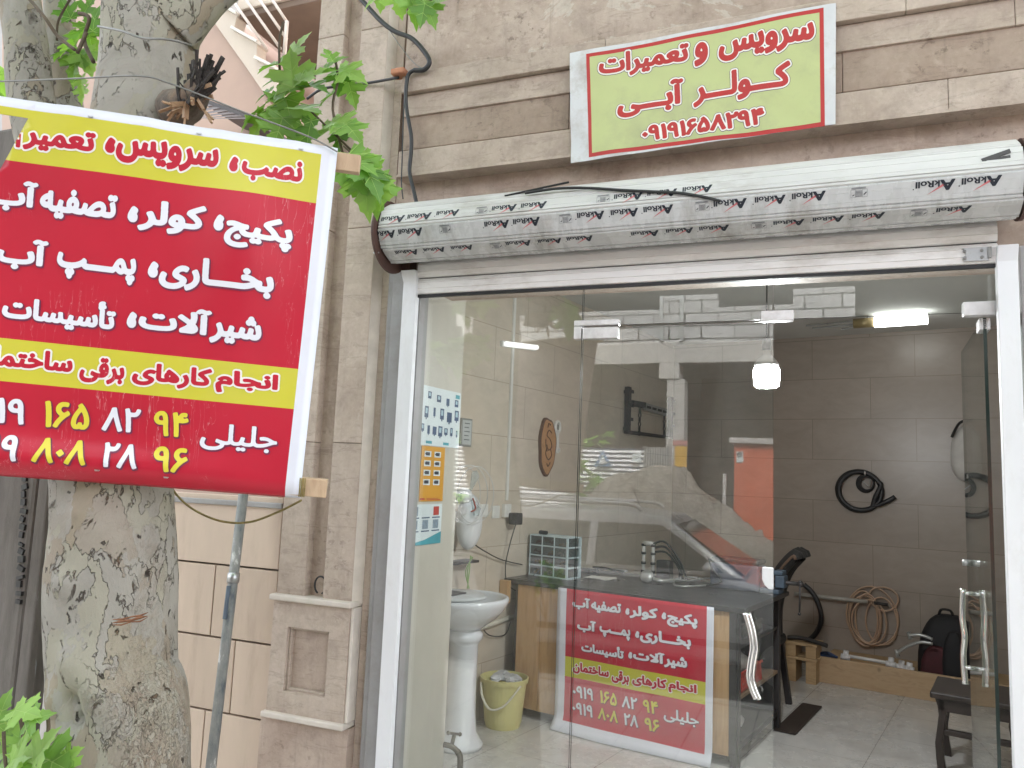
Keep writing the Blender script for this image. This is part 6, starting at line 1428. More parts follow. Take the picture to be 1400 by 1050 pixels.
b = MB(); b.add([pp(s0, z0, .0042), pp(s1, z0, .0042), pp(s1, z0+H_*.30, .0042), pp(s0+W_*.5, z0+H_*.12, .0042), pp(s0, z0+H_*.03, .0042)], [(0, 1, 2, 3, 4)]); b.build('teal_swoosh', M['p_teal'], t1, fix=False)
R1, R2 = [], []
for r in range(2):
    for c in range(3): a = s0+W_*(.08+.31*c); z = z1-H_*(.06+.33*r); R1.append((a+W_*.03, a+W_*.2, z-H_*.22, z)); R2.append((a, a+W_*.24, z-H_*.29, z-H_*.26))
marks(R1[:1]+R1[3:], 'product_pictures', mat('grey_blue_print', (.2, .26, .32), .4, .3, 60), t1, .0042); marks(R1[2:3], 'red_picture', M['p_red'], t1, .0046); marks(R2, 'captions', M['p_navy'], t1, .0042)

# TV bracket on the left wall near the back corner
tv = thing('tv_bracket', 'black steel television bracket with hanging chains on the left wall near the back', 'bracket', fI(XLW, 3.7, 2.2))
XB = -2.36; tq = lambda px, py: iX(px, py, XB)
M['tvb'] = mat('black_powder_coat', (.014, .014, .015), .5, .15)
for (a0, a1) in (((859, 529), (859, 593)), ((917, 543), (917, 600))):
    p, q = tq(*a0), tq(*a1); b = MB(TI); b.box((XB-.02, p[1]-.03, q[2]), (XB+.02, p[1]+.03, p[2])); b.box((XLW, p[1]-.03, p[2]-.06), (XB-.02, p[1]+.03, p[2]-.03)); b.box((XLW, p[1]-.03, q[2]+.03), (XB-.02, p[1]+.03, q[2]+.06))
    for k in range(3): z = p[2]-.02-(p[2]-q[2])*.3*k; b.box((XB, p[1]+.03, z-.03), (XB+.012, p[1]+.10, z))
    b.build('upright', M['tvb'], tv)
p, q = tq(861, 591), tq(915, 598); b = MB(TI); b.bar((XB, p[1], p[2]), (XB, q[1], q[2]), .03); b.build('lower_bar', M['tvb'], tv)
p, q = tq(863, 551), tq(880, 554); b = MB(TI); b.bar((XB, p[1], p[2]), (XB, q[1], q[2]), .05); b.build('upper_arm', M['tvb'], tv)
p, q = tq(880, 556), tq(909, 564); b = MB(TI); b.bar((XB+.01, p[1], p[2]), (XB+.01, q[1], q[2]), .03, .07); pl_ = b.build('slotted_plate', M['satin'], tv)
b = MB(TI)
for k in range(4): e = (np.array(p)*(1-(k+.5)/4)+np.array(q)*(k+.5)/4); b.box((XB+.026, e[1]-.05, e[2]-.012), (XB+.028, e[1]+.05, e[2]+.012))
child(b.build('slots', M['black']), pl_)
for (a0, a1) in (((875, 556), (874, 592)), ((908, 566), (908, 596))):
    p, q = tq(*a0), tq(*a1); b = MB(TI); n = 7
    for k in range(n):
        c = np.array(p)*(1-k/(n-1))+np.array(q)*k/(n-1); r2 = (p[2]-q[2])/n*.62
        b.tube([(c[0]+(.0 if k % 2 else r2*.5*math.cos(a)), c[1]+(r2*.6*math.cos(a) if k % 2 else 0), c[2]+r2*math.sin(a)) for a in np.linspace(0, 6.283, 11)[:-1]], .006, 5, closed=True)
    b.build('chain', M['tvb'], tv)

# back wall ---------------------------------------------------------
yb = YBW-.03; bq_ = lambda px, py, o=.03: iY(px, py, YBW-o)
hc = thing('hose_coil', 'coil of thick black hose hung on the back wall', 'hose', fI(-.47, YBW, 1.57))
c = bq_(1176, 671); rx_, rz_ = (bq_(1211, 685)[0]-bq_(1149, 668)[0])/2, .165
b = MB(TI); pts = []
for k in range(64): a = .3-k/63*4*math.pi; s_ = 1-.07*(k/63); pts.append((c[0]-.012+rx_*s_*math.cos(a)+.02*(k/63), YBW-.03-.035*(k/63), c[2]+rz_*s_*math.sin(a)-.012*math.sin(k*.2)))
e = bq_(1224, 680); pts += [(c[0]+.10, YBW-.06, c[2]-.13), (e[0]-.05, YBW-.06, e[2]-.03), (e[0], YBW-.05, e[2]+.005)]
b.tube(spline(pts, 2), .021, 10); b.build('thick_hose', M['black_cable'], hc, smooth=True)
b = MB(TI); c2 = bq_(1183, 661)
for k in range(4): b.tube([(c2[0]+(.072-.006*k)*math.cos(a)+.006*k, YBW-.03-.012*k, c2[2]+(.078-.007*k)*math.sin(a)) for a in np.linspace(0, 6.283, 25)[:-1]], .007, 6, closed=True)
b.build('thin_cable', M['black'], hc, smooth=True)
b = MB(TI); c3 = bq_(1184, 652); b.tube([(c3[0], YBW, c3[2]+.02), (c3[0], YBW-.09, c3[2]+.02), (c3[0], YBW-.09, c3[2]+.05)], .006, 8); b.tube(spline([(c3[0]-.02, YBW-.08, c3[2]-.04), (c3[0]+.03, YBW-.08, c3[2]-.08), (c3[0]+.04, YBW-.08, c3[2]-.02)], 5), .005, 6); b.build('hook', M['steel'], hc)
b = MB(TI); p, q = bq_(1086, 812, .08), bq_(1186, 823, .08); b.tube([p, q], .017, 10); wp = tag(b.build('wall_pipe', mat('grey_conduit_pipe', (.35, .34, .31), .4, .1), smooth=True), 'grey pipe fixed along the back wall low behind the vise', 'pipe')
rl_ = thing('beige_hose', 'loosely coiled thin beige hose hanging from the end of the wall pipe', 'hose', fI(-.46, YBW, .8))
M['beige_hose'] = mat('beige_hose_plastic', (.42, .29, .20), .35, .1, 10)
b = MB(TI)
for cx, cy, rx2, ry2, o in ((1180, 845, 20, 36, .05), (1183, 848, 22, 34, .06), (1186, 846, 17, 33, .07), (1192, 843, 36, 40, .05), (1188, 850, 24, 30, .08), (1208, 818, 20, 16, .06), (1205, 850, 22, 32, .045)):
    cc, ex, ez = bq_(cx, cy, o), bq_(cx+rx2, cy, o), bq_(cx, cy-ry2, o); r1, r2 = ex[0]-cc[0], ez[2]-cc[2]
    b.tube([(cc[0]+r1*math.cos(a), YBW-o-.006*math.sin(3*a), cc[2]+r2*math.sin(a)+.006*math.sin(2*a+cx)) for a in np.linspace(0, 6.283, 33)[:-1]], .008, 6, closed=True)
b.build('loops', M['beige_hose'], rl_, smooth=True)
b = MB(TI); p, q = bq_(1195, 824, .09), bq_(1214, 827, .09); b.tube([p, q], .014, 8); b.build('coupling', M['dark_steel'], rl_, smooth=True)
b = MB(TI); pts = [bq_(*p, .12) for p in ((1099, 799), (1112, 812), (1121, 832), (1122, 852), (1112, 870), (1096, 878), (1080, 872))]; b.tube(spline(pts, 6), .022, 10); tag(b.build('black_hose', M['black_cable'], smooth=True), 'short thick black hose hooked over the wall pipe and drooping onto the pallet', 'hose')
pa = thing('pallet_wood', 'small stack of pallet boards on the floor behind the desk end', 'pallet', fI(-1.0, 4.1, 0)); M['pallet'] = wood('rough_pallet_wood', (.34, .22, .11), (.44, .31, .17), (1, 9, 9))
pz = lambda px, py: iY(px, py, 3.98)
px0, px1 = pz(1072, 905)[0], pz(1117, 905)[0]; zt1, zt2 = pz(1095, 879)[2], pz(1095, 899)[2]
for zz_ in (zt1, zt2):
    for k in range(3): ib((px0, 3.98+.09*k, zz_-.022), (px1, 4.05+.09*k, zz_), 'board', M['pallet'], pa, .003)
for zz0, zz1 in ((zt2+.001, zt1-.023), (0, zt2-.023)):
    for x in (px0+.01, px1-.09): ib((x, 3.99, zz0), (x+.08, 4.2, zz1), 'block', M['pallet'], pa, .003)
b = MB(TI); p = pz(1092, 876); b.tube(spline([(p[0]-.1, 4.02, zt1+.02), (p[0], 4.03, zt1+.03), (p[0]+.12, 4.0, zt1+.022), (p[0]+.22, 3.97, zt1+.01)], 5), .018, 8); tag(b.build('pipe_wrench', M['dark_steel'], smooth=True), 'dark pipe wrench lying on top of the pallet boards', 'wrench')
YP = 4.12; p0, p1 = iY(1117, 897, YP), iY(1117, 923, YP)
bm_ = ib((p0[0], YP, 0.0), (1.0, YP+.03, p0[2]), 'plank', wood('knotty_pine_plank', (.38, .26, .15), (.46, .33, .20), (.8, 9, 9)), None, .003); tag(bm_, 'knotty pine plank standing on edge along the foot of the back wall', 'plank')
ob = ib((p0[0], YP-.001, 0), (p0[0]+.004, YP+.2, p0[2]), 'plank_end', M['pallet'], None); tag(ob, 'short cross board closing the left end of the pine plank', 'board')
# pipes and fittings resting behind the plank
zt_ = p0[2]
ib((p0[0]+.01, YP+.035, zt_-.06), (.9, YBW-.01, zt_-.04), 'fitting_shelf', M['pallet'], None); bpy.data.objects['fitting_shelf']['label'] = 'board laid behind the pine plank carrying the pipe fittings'; bpy.data.objects['fitting_shelf']['category'] = 'board'
pw = thing('white_fittings', 'white plastic pipe and tee fittings lying behind the pine plank', 'pipe fittings', fI(-.5, YP+.08, zt_-.04))
b = MB(TI); f_ = lambda px, py: iY(px, py, YP+.08)
p, q = f_(1160, 897), f_(1212, 906); b.tube([p, q], .014, 10); b.build('pipe', mat('white_pvc_pipe', (.62, .62, .60), .35, .05), pw, smooth=True)
M['tee'] = mat('white_fitting_plastic', (.66, .66, .66), .35, .05)
for px, py in ((1156, 898), (1218, 908), (1232, 912), (1243, 915)):
    b = MB(TI); c = f_(px, py); b.tube([(c[0]-.035, c[1], c[2]), (c[0]+.035, c[1], c[2]-.004)], .024, 10); b.tube([(c[0], c[1], c[2]), (c[0]+.005, c[1], c[2]+.05)], .022, 10); b.build('tee', M['tee'], pw, smooth=True)
b = MB(TI); c = f_(1130, 896); b.ball(c, (.07, .05, .03)); b.tube(spline([(c[0]-.05, c[1]-.03, c[2]+.01), (c[0]+.02, c[1]-.05, c[2]+.03), (c[0]+.09, c[1]-.03, c[2]+.0)], 5), .012, 8); tag(b.build('blue_coupling', mat('dark_blue_plastic', (.03, .06, .14), .4, .2), smooth=True), 'dark blue pipe coupling on the left end of the pine plank', 'coupling')
for k, (pts, lab) in enumerate(((((1243, 869), (1258, 868), (1275, 874)), 'upper dark metal tap sticking out left of the backpack'), (((1226, 893), (1240, 884), (1258, 878), (1275, 880)), 'lower curved metal tap spout sticking out left of the backpack'))):
    b = MB(TI); b.tube(spline([iY(*p, YP-.04) for p in pts], 5), .012, 8); b.tube([iY(pts[0][0]-1, pts[0][1]-5, YP-.04), iY(pts[0][0]+2, pts[0][1]+5, YP-.04)], .014, 8); tag(b.build('mixer_tap', M['satin'], smooth=True), lab, 'tap')
# backpack
bpk = thing('backpack', 'black and dark red backpack slumped against the back wall behind the stool', 'backpack', fI(.0, 4.3, 0))
M['bpk'] = mat('black_nylon', (.010, .010, .012), .75, .3, 20, bumpv=.2); M['bpr'] = mat('dark_red_nylon', (.055, .010, .014), .75, .25, 20, bumpv=.2)
y_ = 4.26; L_ = iY(1250, 930, y_)[0]; R_ = iY(1336, 930, y_)[0]; T_ = iY(1290, 842, y_)[2]
def pack(mb, cx, cy, w_, d_, h_, z0, pw_=3.0, lean=.0):
    vs, fs, seg, rg = [], [], 24, 14
    for i in range(rg+1):
        a = -math.pi/2+math.pi*i/rg; ca, sa = abs(math.cos(a))**(2/pw_), math.copysign(abs(math.sin(a))**(2/pw_), math.sin(a))
        for k in range(seg):
            t_ = 2*math.pi*k/seg; x, y = math.copysign(abs(math.cos(t_))**(2/pw_), math.cos(t_)), math.copysign(abs(math.sin(t_))**(2/pw_), math.sin(t_)); z = (sa+1)/2
            nn = 1+.06*mnoise.noise(Vector((x*2+cx*9, y*2, z*4)))
            vs.append((cx+x*ca*w_/2*nn*(1-.22*z**3)+lean*z, cy+y*ca*d_/2*nn, z0+z*h_))
    for i in range(rg):
        for k in range(seg): fs.append((i*seg+k, i*seg+(k+1) % seg, (i+1)*seg+(k+1) % seg, (i+1)*seg+k))
    mb.add(vs, fs)
bx = (L_+R_)/2
b = MB(TI); pack(b, bx, y_+.12, R_-L_, .28, T_, 0, 3.2, .03); b.build('body', M['bpk'], bpk, smooth=True)
b = MB(TI); pack(b, bx-.07, y_-.01, .22, .10, T_*.60, .02, 3.0, .02); b.build('red_pocket', M['bpr'], bpk, smooth=True)
b = MB(TI); pack(b, bx+.05, y_-.02, .16, .12, T_*.80, .02, 3.0, .02); b.build('front_pocket', M['bpk'], bpk, smooth=True)
b = MB(TI); b.tube(spline([(bx-.04, y_+.1, T_-.01), (bx-.02, y_+.08, T_+.035), (bx+.04, y_+.08, T_+.035), (bx+.06, y_+.1, T_-.01)], 5), .01, 8); b.build('grab_loop', M['bpk'], bpk, smooth=True)
# stool
SY = 2.42; s0 = iY(1277, 940, SY); s1 = iY(1285, 1049, SY); seat_z = iY(1290, 948, SY)[2]
sto = thing('dark_stool', 'dark brown wooden stool with curved legs behind the open door leaf', 'stool', fI(s0[0]+.2, SY+.2, 0))
M['dkbrown'] = wood('dark_brown_lacquer', (.022, .016, .014), (.032, .024, .02), (6, 6, 1), .35)
SW = .42; xs0 = s0[0]
ib((xs0-.02, SY-.03, seat_z-.03), (xs0+SW+.02, SY+SW+.02, seat_z+.005), 'seat', M['dkbrown'], sto, .008)
ib((xs0+.02, SY+.0, seat_z-.10), (xs0+SW-.02, SY+.025, seat_z-.031), 'apron', M['dkbrown'], sto, .003)
ib((xs0+.02, SY+SW-.03, seat_z-.10), (xs0+SW-.02, SY+SW-.005, seat_z-.031), 'apron', M['dkbrown'], sto, .003)
for x in (xs0, xs0+SW-.05):
    for y in (SY, SY+SW-.05):
        sg2 = 1 if x == xs0 else -1; b = MB(TI); n = 9; prof = [(0, .0), (.012, .1), (.018, .22), (.008, .4), (-.004, .6), (.0, .8), (.006, 1)]
        H_ = seat_z-.031
        vs = []
        for dx, t_ in prof:
            wv_ = .046-.010*math.sin(t_*3.1); z = H_*(1-t_); vs += [(x+.002+sg2*dx, y, z), (x+.002+sg2*dx+wv_, y, z), (x+.002+sg2*dx+wv_, y+.046, z), (x+.002+sg2*dx, y+.046, z)]
        m_ = len(prof); b.add(vs, [(0, 1, 2, 3), (4*m_-1, 4*m_-2, 4*m_-3, 4*m_-4)]+[(4*i+k, 4*(i+1)+k, 4*(i+1)+(k+1) % 4, 4*i+(k+1) % 4) for i in range(m_-1) for k in range(4)]); b.build('leg', M['dkbrown'], sto, bevel=.004)
for z in (seat_z*.55,): ib((xs0+.04, SY+.01, z-.03), (xs0+SW-.04, SY+.03, z), 'stretcher', M['dkbrown'], sto, .003); ib((xs0+.04, SY+SW-.04, z-.12), (xs0+SW-.04, SY+SW-.02, z-.09), 'stretcher', M['dkbrown'], sto, .003)
# floor board
ob = ib((-.80, 2.56, .004), (-.665, 3.34, .014), 'floor_board', mat('dark_brown_board', (.035, .025, .02), .6, .2, 6), None, .002)
me_ = iZ(1122, 968, 0); m1 = iZ(1072, 1003, 0); tag(ob, 'dark flat board lying on the floor tiles at the end of the desk', 'board')
# white bag on the back wall
c = iY(1310, 615, YBW-.1); wb = thing('hanging_bag', 'white cloth bag with black strap hanging on the back wall', 'bag', fI(c[0], YBW, c[2]))
b = MB(TI); pack(b, c[0]+.06, YBW-.09, .24, .16, .46, c[2]-.26, 2.6, .0); b.build('sack', mat('white_canvas', (.55, .54, .52), .7, .1, 10, bumpv=.3), wb, smooth=True)
b = MB(TI); b.tube(spline([(c[0]-.04, YBW-.17, c[2]+.10), (c[0]+.02, YBW-.16, c[2]+.22), (c[0]+.10, YBW-.12, c[2]+.24)], 5), .022, 8, flat=.5); b.build('strap', M['black'], wb)
# lamps the room has
lb = thing('led_bulb', 'lit white LED bulb hanging from the ceiling behind the closed door leaf', 'lamp', fI(-.45, 1.0, 2.2))
c = iY(1048, 516, 1.0)
b = MB(TI); b.lathe([(.0, -.048), (.048, -.048), (.058, -.038), (.060, -.01), (.060, .038), (.057, .045), (.0, .045)], c, 32); b.build('diffuser', emit('bulb_glow', (.95, .98, 1.), 75.), lb, smooth=True)
b = MB(TI); b.lathe([(.0575, .046), (.0565, .068), (.033, .098), (.018, .11), (.018, .14), (.0, .14)], c, 28); b.build('heat_sink', mat('grey_bulb_base', (.40, .40, .40), .4, .05), lb, smooth=True)
b = MB(TI); b.tube([(c[0], c[1], c[2]+.135), (c[0], c[1], c[2]+.19)], .022, 12); b.build('socket', M['black'], lb, smooth=True)
b = MB(TI); b.tube([(c[0], c[1], c[2]+.19), (c[0]+.002, c[1], ZC)], .004, 6); b.build('flex', M['black'], lb)
YT = 3.95; a0, a1 = iY(1196, 440.5, YT), iY(1268, 437.5, YT)
tl_ = thing('tube_light', 'lit white tube lamp near the ceiling at the back wall', 'lamp', fI(*a0))
b = MB(TI); b.tube([(a0[0], YT, a0[2]), (a1[0], YT, a0[2]+.0)], .045, 16); b.build('tube', emit('tube_glow', (.98, 1., .97), 1.3), tl_, smooth=True)
e0 = iY(1167, 442, YT); b = MB(TI); b.tube([(e0[0], YT, a0[2]), (a0[0]-.001, YT, a0[2])], .04, 14); b.build('end_cap', mat('yellowed_brass_cap', (.30, .24, .12), .4, .15, metal=.3), tl_, smooth=True)
b = MB(TI); e1 = iY(1102, 446, YT)
for dz_, x_ in ((.02, 0), (-.005, .05), (-.03, .28)): b.tube([(e1[0]+x_, YT, a0[2]+dz_-.01), (e0[0]+.02, YT, a0[2]+dz_)], .008, 6)
b.build('rods', M['satin'], tl_)
b = MB(TI); b.tube([(a0[0]-.05, YT, a0[2]+.04), (a0[0]-.05, YT, ZC)], .006, 6); b.tube([(a1[0]-.05, YT, a0[2]+.04), (a1[0]-.05, YT, ZC)], .006, 6); b.build('hangers', M['steel'], tl_)
# ------------------------------------------------------------------ across the street (seen mirrored in the glass)
SZ = -.352
M['conc'] = mat('raw_concrete', (.42, .41, .39), .85, .1, 3, bumpv=.15, dirt=(.24, .22, .2), dirt_amt=.5)
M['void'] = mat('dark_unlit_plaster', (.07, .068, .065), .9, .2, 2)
m_blk, t, bs = _nodes('grey_block_masonry'); br = N(t, 'ShaderNodeTexBrick'); br.inputs['Scale'].default_value = 1.; br.inputs['Brick Width'].default_value = .62; br.inputs['Row Height'].default_value = .26; br.inputs['Mortar Size'].default_value = .016
br.inputs['Color1'].default_value = (.36, .36, .36, 1); br.inputs['Color2'].default_value = (.44, .44, .44, 1); br.inputs['Mortar'].default_value = (.05, .05, .05, 1)
mp_ = coords(t, 'Object', (1, 1, 1), (rad(90), 0, 0)); t.links.new(mp_, br.inputs['Vector']); n1 = N(t, 'ShaderNodeTexNoise', Scale=2., Detail=8.); t.links.new(coords(t), n1.inputs['Vector'])
t.links.new(mixc(t, ramp(t, n1.outputs[0], [(.4, (0, 0, 0)), (.7, (.4,)*3)]).outputs[0], br.outputs[0], (.33, .32, .31)), bs.inputs['Base Color']); bs.inputs['Roughness'].default_value = .9
DB = 12.
ub = thing('unfinished_building', 'unfinished concrete and grey block building across the street, mirrored in the glass', 'building', (-2, -DB-3, SZ))
zs_ = onR(870, 498, DB)[2]; zt_b = onR(900, 404, DB)[2]; zbt = onR(870, 470, DB)[2]+.25
def ub_box(lo, hi, name, m, bevel=0.): b = MB(); b.box(lo, hi); return b.build(name, m, ub, bevel=bevel)
xl, xr = -6.2, 9.0
ub_box((xl, -DB-7, zs_), (xr, -DB, zs_+.42), 'floor_slab', M['conc'], .02)
xq = lambda px, py: onR(px, py, DB)[0]
zq = lambda px, py: onR(px, py, DB)[2]
ub_box((xl, -DB-.22, zs_+.421), (xq(1168, 430), -DB-.02, zq(940, 421)), 'block_wall', m_blk)
ub_box((xq(1085, 410), -DB-.22, zq(940, 421)+.002), (xq(1168, 410), -DB-.02, zq(1125, 393)), 'block_wall', m_blk)
xc0, xc1 = onR(905, 470, DB)[0], onR(933, 470, DB)[0]
for x in (xc0, xc1):
    ub_box((x-.05, -DB-.02, zs_+.422), (x+.02, -DB+.03, zq(940, 403)), 'steel_strut', M['steel'])
ub_box((xc0-.04, -DB-.2, zq(940, 421)+.002), (xq(982, 410), -DB-.024, zq(945, 402)), 'block_pier', m_blk)
ub_box((xc0-.05, -DB-.5, zs_-.30), (xc1-.05, -DB+.01, zs_-.001), 'column_head', M['conc'], .01)
ub_box((xc0+.1, -DB-.45, SZ), (xc1+.05, -DB-.02, zs_-.301), 'column', M['conc'], .01)
for x in (4.5, -5.9): ub_box((x, -DB-.5, SZ), (x+.5, -DB-.02, zs_-.001), 'column', M['conc'], .01)
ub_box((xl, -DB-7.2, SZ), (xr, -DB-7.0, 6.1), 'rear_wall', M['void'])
ub_box((xl, -DB-7, 6.1), (xr, -DB+.3, 6.35), 'upper_slab', M['conc'])
ub_box((xr, -DB-7, SZ), (xr+.3, -DB, 6.35), 'end_wall', M['conc']); ub_box((xl-.3, -DB-7, SZ), (xl, -DB, 6.35), 'end_wall', M['conc'])
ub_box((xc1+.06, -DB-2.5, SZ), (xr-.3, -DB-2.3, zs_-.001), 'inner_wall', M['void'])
b = MB(); q0, q1 = onR(922, 610, DB-.03), onR(938, 638, DB-.03); b.box((q0[0], -DB-.018, q1[2]), (q1[0], -DB-.010, q0[2])); b.build('yellow_notice', mat('yellow_notice_paper', (.55, .33, .06), .7, .05), ub)
b = MB(); q0, q1 = onR(919, 602, DB-.03), onR(939, 609, DB-.03); b.box((q0[0], -DB-.018, q1[2]), (q1[0], -DB-.010, q0[2])); b.build('red_notice', mat('faded_red_notice', (.45, .22, .2), .7, .1), ub)
# corrugated hoarding with warning triangle
DF = 10.
hd = thing('site_hoarding', 'white and blue corrugated site hoarding mirrored in the glass', 'hoarding', (onR(840, 640, DF)[0], -DF, SZ))
f0, f1 = onR(770, 640, DF), onR(880, 612, DF); g1 = onR(914, 612, DF); zb_ = onR(790, 720, DF)[2]
m_st, t, bs = _nodes('striped_sheet'); sp_ = N(t, 'ShaderNodeSeparateXYZ'); t.links.new(coords(t), sp_.inputs[0]); mm = N(t, 'ShaderNodeMath', operation='MULTIPLY'); t.links.new(sp_.outputs[2], mm.inputs[0]); mm.inputs[1].default_value = 1/.075
fr_ = N(t, 'ShaderNodeMath', operation='FRACT'); t.links.new(mm.outputs[0], fr_.inputs[0]); t.links.new(ramp(t, fr_.outputs[0], [(.45, (.75, .76, .78)), (.55, (.10, .12, .18))]).outputs[0], bs.inputs['Base Color'])
b = MB(); n = int((f1[2]-SZ)/.0375)
for k in range(n): z = SZ+k*.0375; b.add([(f0[0]-3, -DF-.012*(k % 2), z), (f1[0], -DF-.012*(k % 2), z), (f1[0], -DF-.012*((k+1) % 2), z+.0375), (f0[0]-3, -DF-.012*((k+1) % 2), z+.0375)], [(0, 1, 2, 3)])
b.build('striped_panel', m_st, hd, fix=False)
b = MB(); n = 20
for k in range(n): x0, x1 = f1[0]+(g1[0]-f1[0])*k/n, f1[0]+(g1[0]-f1[0])*(k+1)/n; b.add([(x0, -DF-.02*(k % 2), SZ), (x1, -DF-.02*((k+1) % 2), SZ), (x1, -DF-.02*((k+1) % 2), g1[2]), (x0, -DF-.02*(k % 2), g1[2])], [(0, 1, 2, 3)])
b.build('grey_panel', mat('grey_corrugated', (.33, .34, .34), .5, .1, metal=.2), hd, fix=False)
b = MB()
for x in (f0[0]-3, f1[0], g1[0]): b.box((x-.03, -DF-.09, SZ), (x+.03, -DF-.03, f1[2]+.03))
b.build('posts', M['grey_metal'], hd)
tr = [onR(*p, DF-.06) for p in ((812, 637), (836, 637), (824, 614))]; b = MB(); b.prism(tr, (0, -.012, 0)); wt = b.build('warning_triangle', mat('blue_sign_enamel', (.12, .24, .42), .4, .05), hd)
tr2 = [onR(*p, DF-.08) for p in ((818, 633), (830, 633), (824, 621))]; b = MB(); b.prism(tr2, (0, .004, 0)); child(b.build('pale_triangle', mat('pale_enamel', (.6, .62, .64), .4, .05)), wt)
q0, q1 = onR(864, 619, DF-.05), onR(876, 632, DF-.05); b = MB(); b.box((q0[0], -DF+.03, q1[2]), (q1[0], -DF+.045, q0[2])); b.build('notice_plate', M['p_white'], hd)
# orange booth
DO = 9.
q0, q1 = onR(1003, 606, DO), onR(1064, 606, DO)
bo = thing('orange_cabin', 'orange site cabin with a grey flat roof mirrored in the closed door leaf', 'cabin', (q0[0]+1, -DO-1, SZ))
b = MB(); b.box((q0[0], -DO-1.6, SZ), (q0[0]+2.2, -DO, q0[2])); b.build('walls', mat('orange_red_paint', (.55, .12, .06), .5, .06, 3, bumpv=.03), bo, bevel=.01)
b = MB(); b.box((q0[0]-.06, -DO-1.7, q0[2]+.001), (q0[0]+2.3, -DO+.06, q0[2]+.08)); b.build('roof', M['alu'], bo)
q2, q3 = onR(1006, 617, DO-.02), onR(1015, 632, DO-.02); b = MB(); b.box((q2[0], -DO+.002, q3[2]), (q3[0], -DO+.01, q2[2])); sgn = b.build('no_smoking_plate', M['p_white'], bo)
b = MB(); cx, cz = (q2[0]+q3[0])/2, q2[2]-.045; b.tube([(cx+.03*math.cos(a), -DO+.013, cz+.03*math.sin(a)) for a in np.linspace(0, 6.283, 17)[:-1]], .006, 5, closed=True); b.bar((cx-.02, -DO+.013, cz+.02), (cx+.02, -DO+.013, cz-.02), .009, .006); child(b.build('plate_ring', M['p_dark']), sgn)
b = MB(); b.box((q0[0]-.16, -DO-.05, SZ), (q0[0]-.11, -DO, q0[2]-.45)); tag(b.build('thin_post', M['alu']), 'thin pale post standing beside the orange cabin', 'post')
# heap of rubble under dusty sheet
DH = 8.6; pk = onR(925, 640, DH)
hp = thing('rubble_heap', 'grey heap of builder sand partly covered with a pale sheet behind the parked car', 'sand heap', (pk[0], -DH-.6, SZ))
b = MB(); nx_, ny_ = 150, 70; x0, x1, y0, y1 = pk[0]-2.9, pk[0]+3.2, -DH-2.0, -DH+1.1
vs, fs = [], []
for j in range(ny_+1):
    for i in range(nx_+1):
        x, y = x0+(x1-x0)*i/nx_, y0+(y1-y0)*j/ny_; dx = (x-pk[0]); ridge = float(np.interp(dx, [-2.7, -1.45, -1.0, -.3, 0, .35, .7, 1.0, 1.55, 2.4, 3.2], [0, .74, .955, .985, 1, .86, .73, .62, .50, .42, 0]))
        ey = max(0, 1-((y+DH+.45)/1.45)**2); z = (pk[2]-SZ)*ridge*ey**.8
        q = Vector((x*1.6, y*1.6, 3)); z += (.14*mnoise.noise(q)+.10*mnoise.noise(q*3.5)+.06*mnoise.noise(q*9)+.05*mnoise.noise(q*21))*min(1, z*3)
        vs.append((x, y, SZ+max(z, -.02)))
for j in range(ny_):
    for i in range(nx_): a = j*(nx_+1)+i; fs.append((a, a+1, a+nx_+2, a+nx_+1))
b.add(vs, fs); b.build('sand', mat('dry_sand', (.20, .185, .16), .9, .65, 16, bumpv=1., stretch=(1, 1, 2.5), dirt=(.33, .31, .28), dirt_amt=.7, dirt_scale=7), hp, smooth=True, fix=False)
# parked car: silver estate with roof rails
def hx_(px, py, d): return onR(px, py, d)
DC = 4.75; CY0, CY1 = -DC-1.72, -DC          # far and near flank
car = thing('parked_car', 'silver grey parked car with white roof rails mirrored in the lower part of the glass', 'car', (-1.6, -DC-.86, SZ))
zr = onR(780, 694, DC)[2]; zbelt = onR(830, 775, DC)[2]; zw = onR(1005, 797, DC)[2]
xr0 = onR(905, 706, DC)[0]; xw = onR(1010, 797, DC)[0]                  # front of roof, foot of windscreen
XB0 = xr0-2.75; XF = xw+1.15
M['silver'] = mat('silver_car_paint', (.43, .44, .455), .3, .02, 3, metal=.3, coat=.6, dirt=(.3, .28, .25), dirt_amt=.3)
M['cglass'] = mat('dark_car_glass', (.06, .075, .075), .06, .05, 2, spec=.9); M['tyre'] = mat('tyre_rubber', (.02, .02, .02), .8, .2); M['trimb'] = mat('black_trim', (.015, .015, .016), .5, .1)
side = [(XB0, SZ+.32), (XB0-.06, SZ+.55), (XB0-.04, zbelt-.02), (xw-.05, zbelt-.02), (xw+.1, zw), (XF-.25, zw-.16), (XF, zw-.38), (XF+.04, SZ+.5), (XF-.02, SZ+.28), (XB0+.3, SZ+.26)]
def car_sec(poly, ins0, ins1, name, m, parent=car, bevel=.03):
    b = MB(); n = len(poly); 
    b.add([(x, CY1-ins0, z) for x, z in poly]+[(x, CY0+ins0, z) for x, z in poly], [tuple(range(n)), tuple(range(2*n-1, n-1, -1))]+[(i, i+n, (i+1) % n+n, (i+1) % n) for i in range(n)]); return b.build(name, m, parent, bevel=bevel)
car_sec(side, 0, 0, 'body', M['silver'], bevel=.05)
tin = .19                                       # the cabin leans in towards the roof
cab = [(XB0+.02, zbelt-.02), (XB0+.22, zr-.10), (XB0+.55, zr-.02), (xr0-.5, zr), (xr0, zr-.05), (xw+.05, zbelt-.02)]
b = MB(); n = len(cab); ins = lambda z: .02+tin*(z-zbelt)/(zr-zbelt)
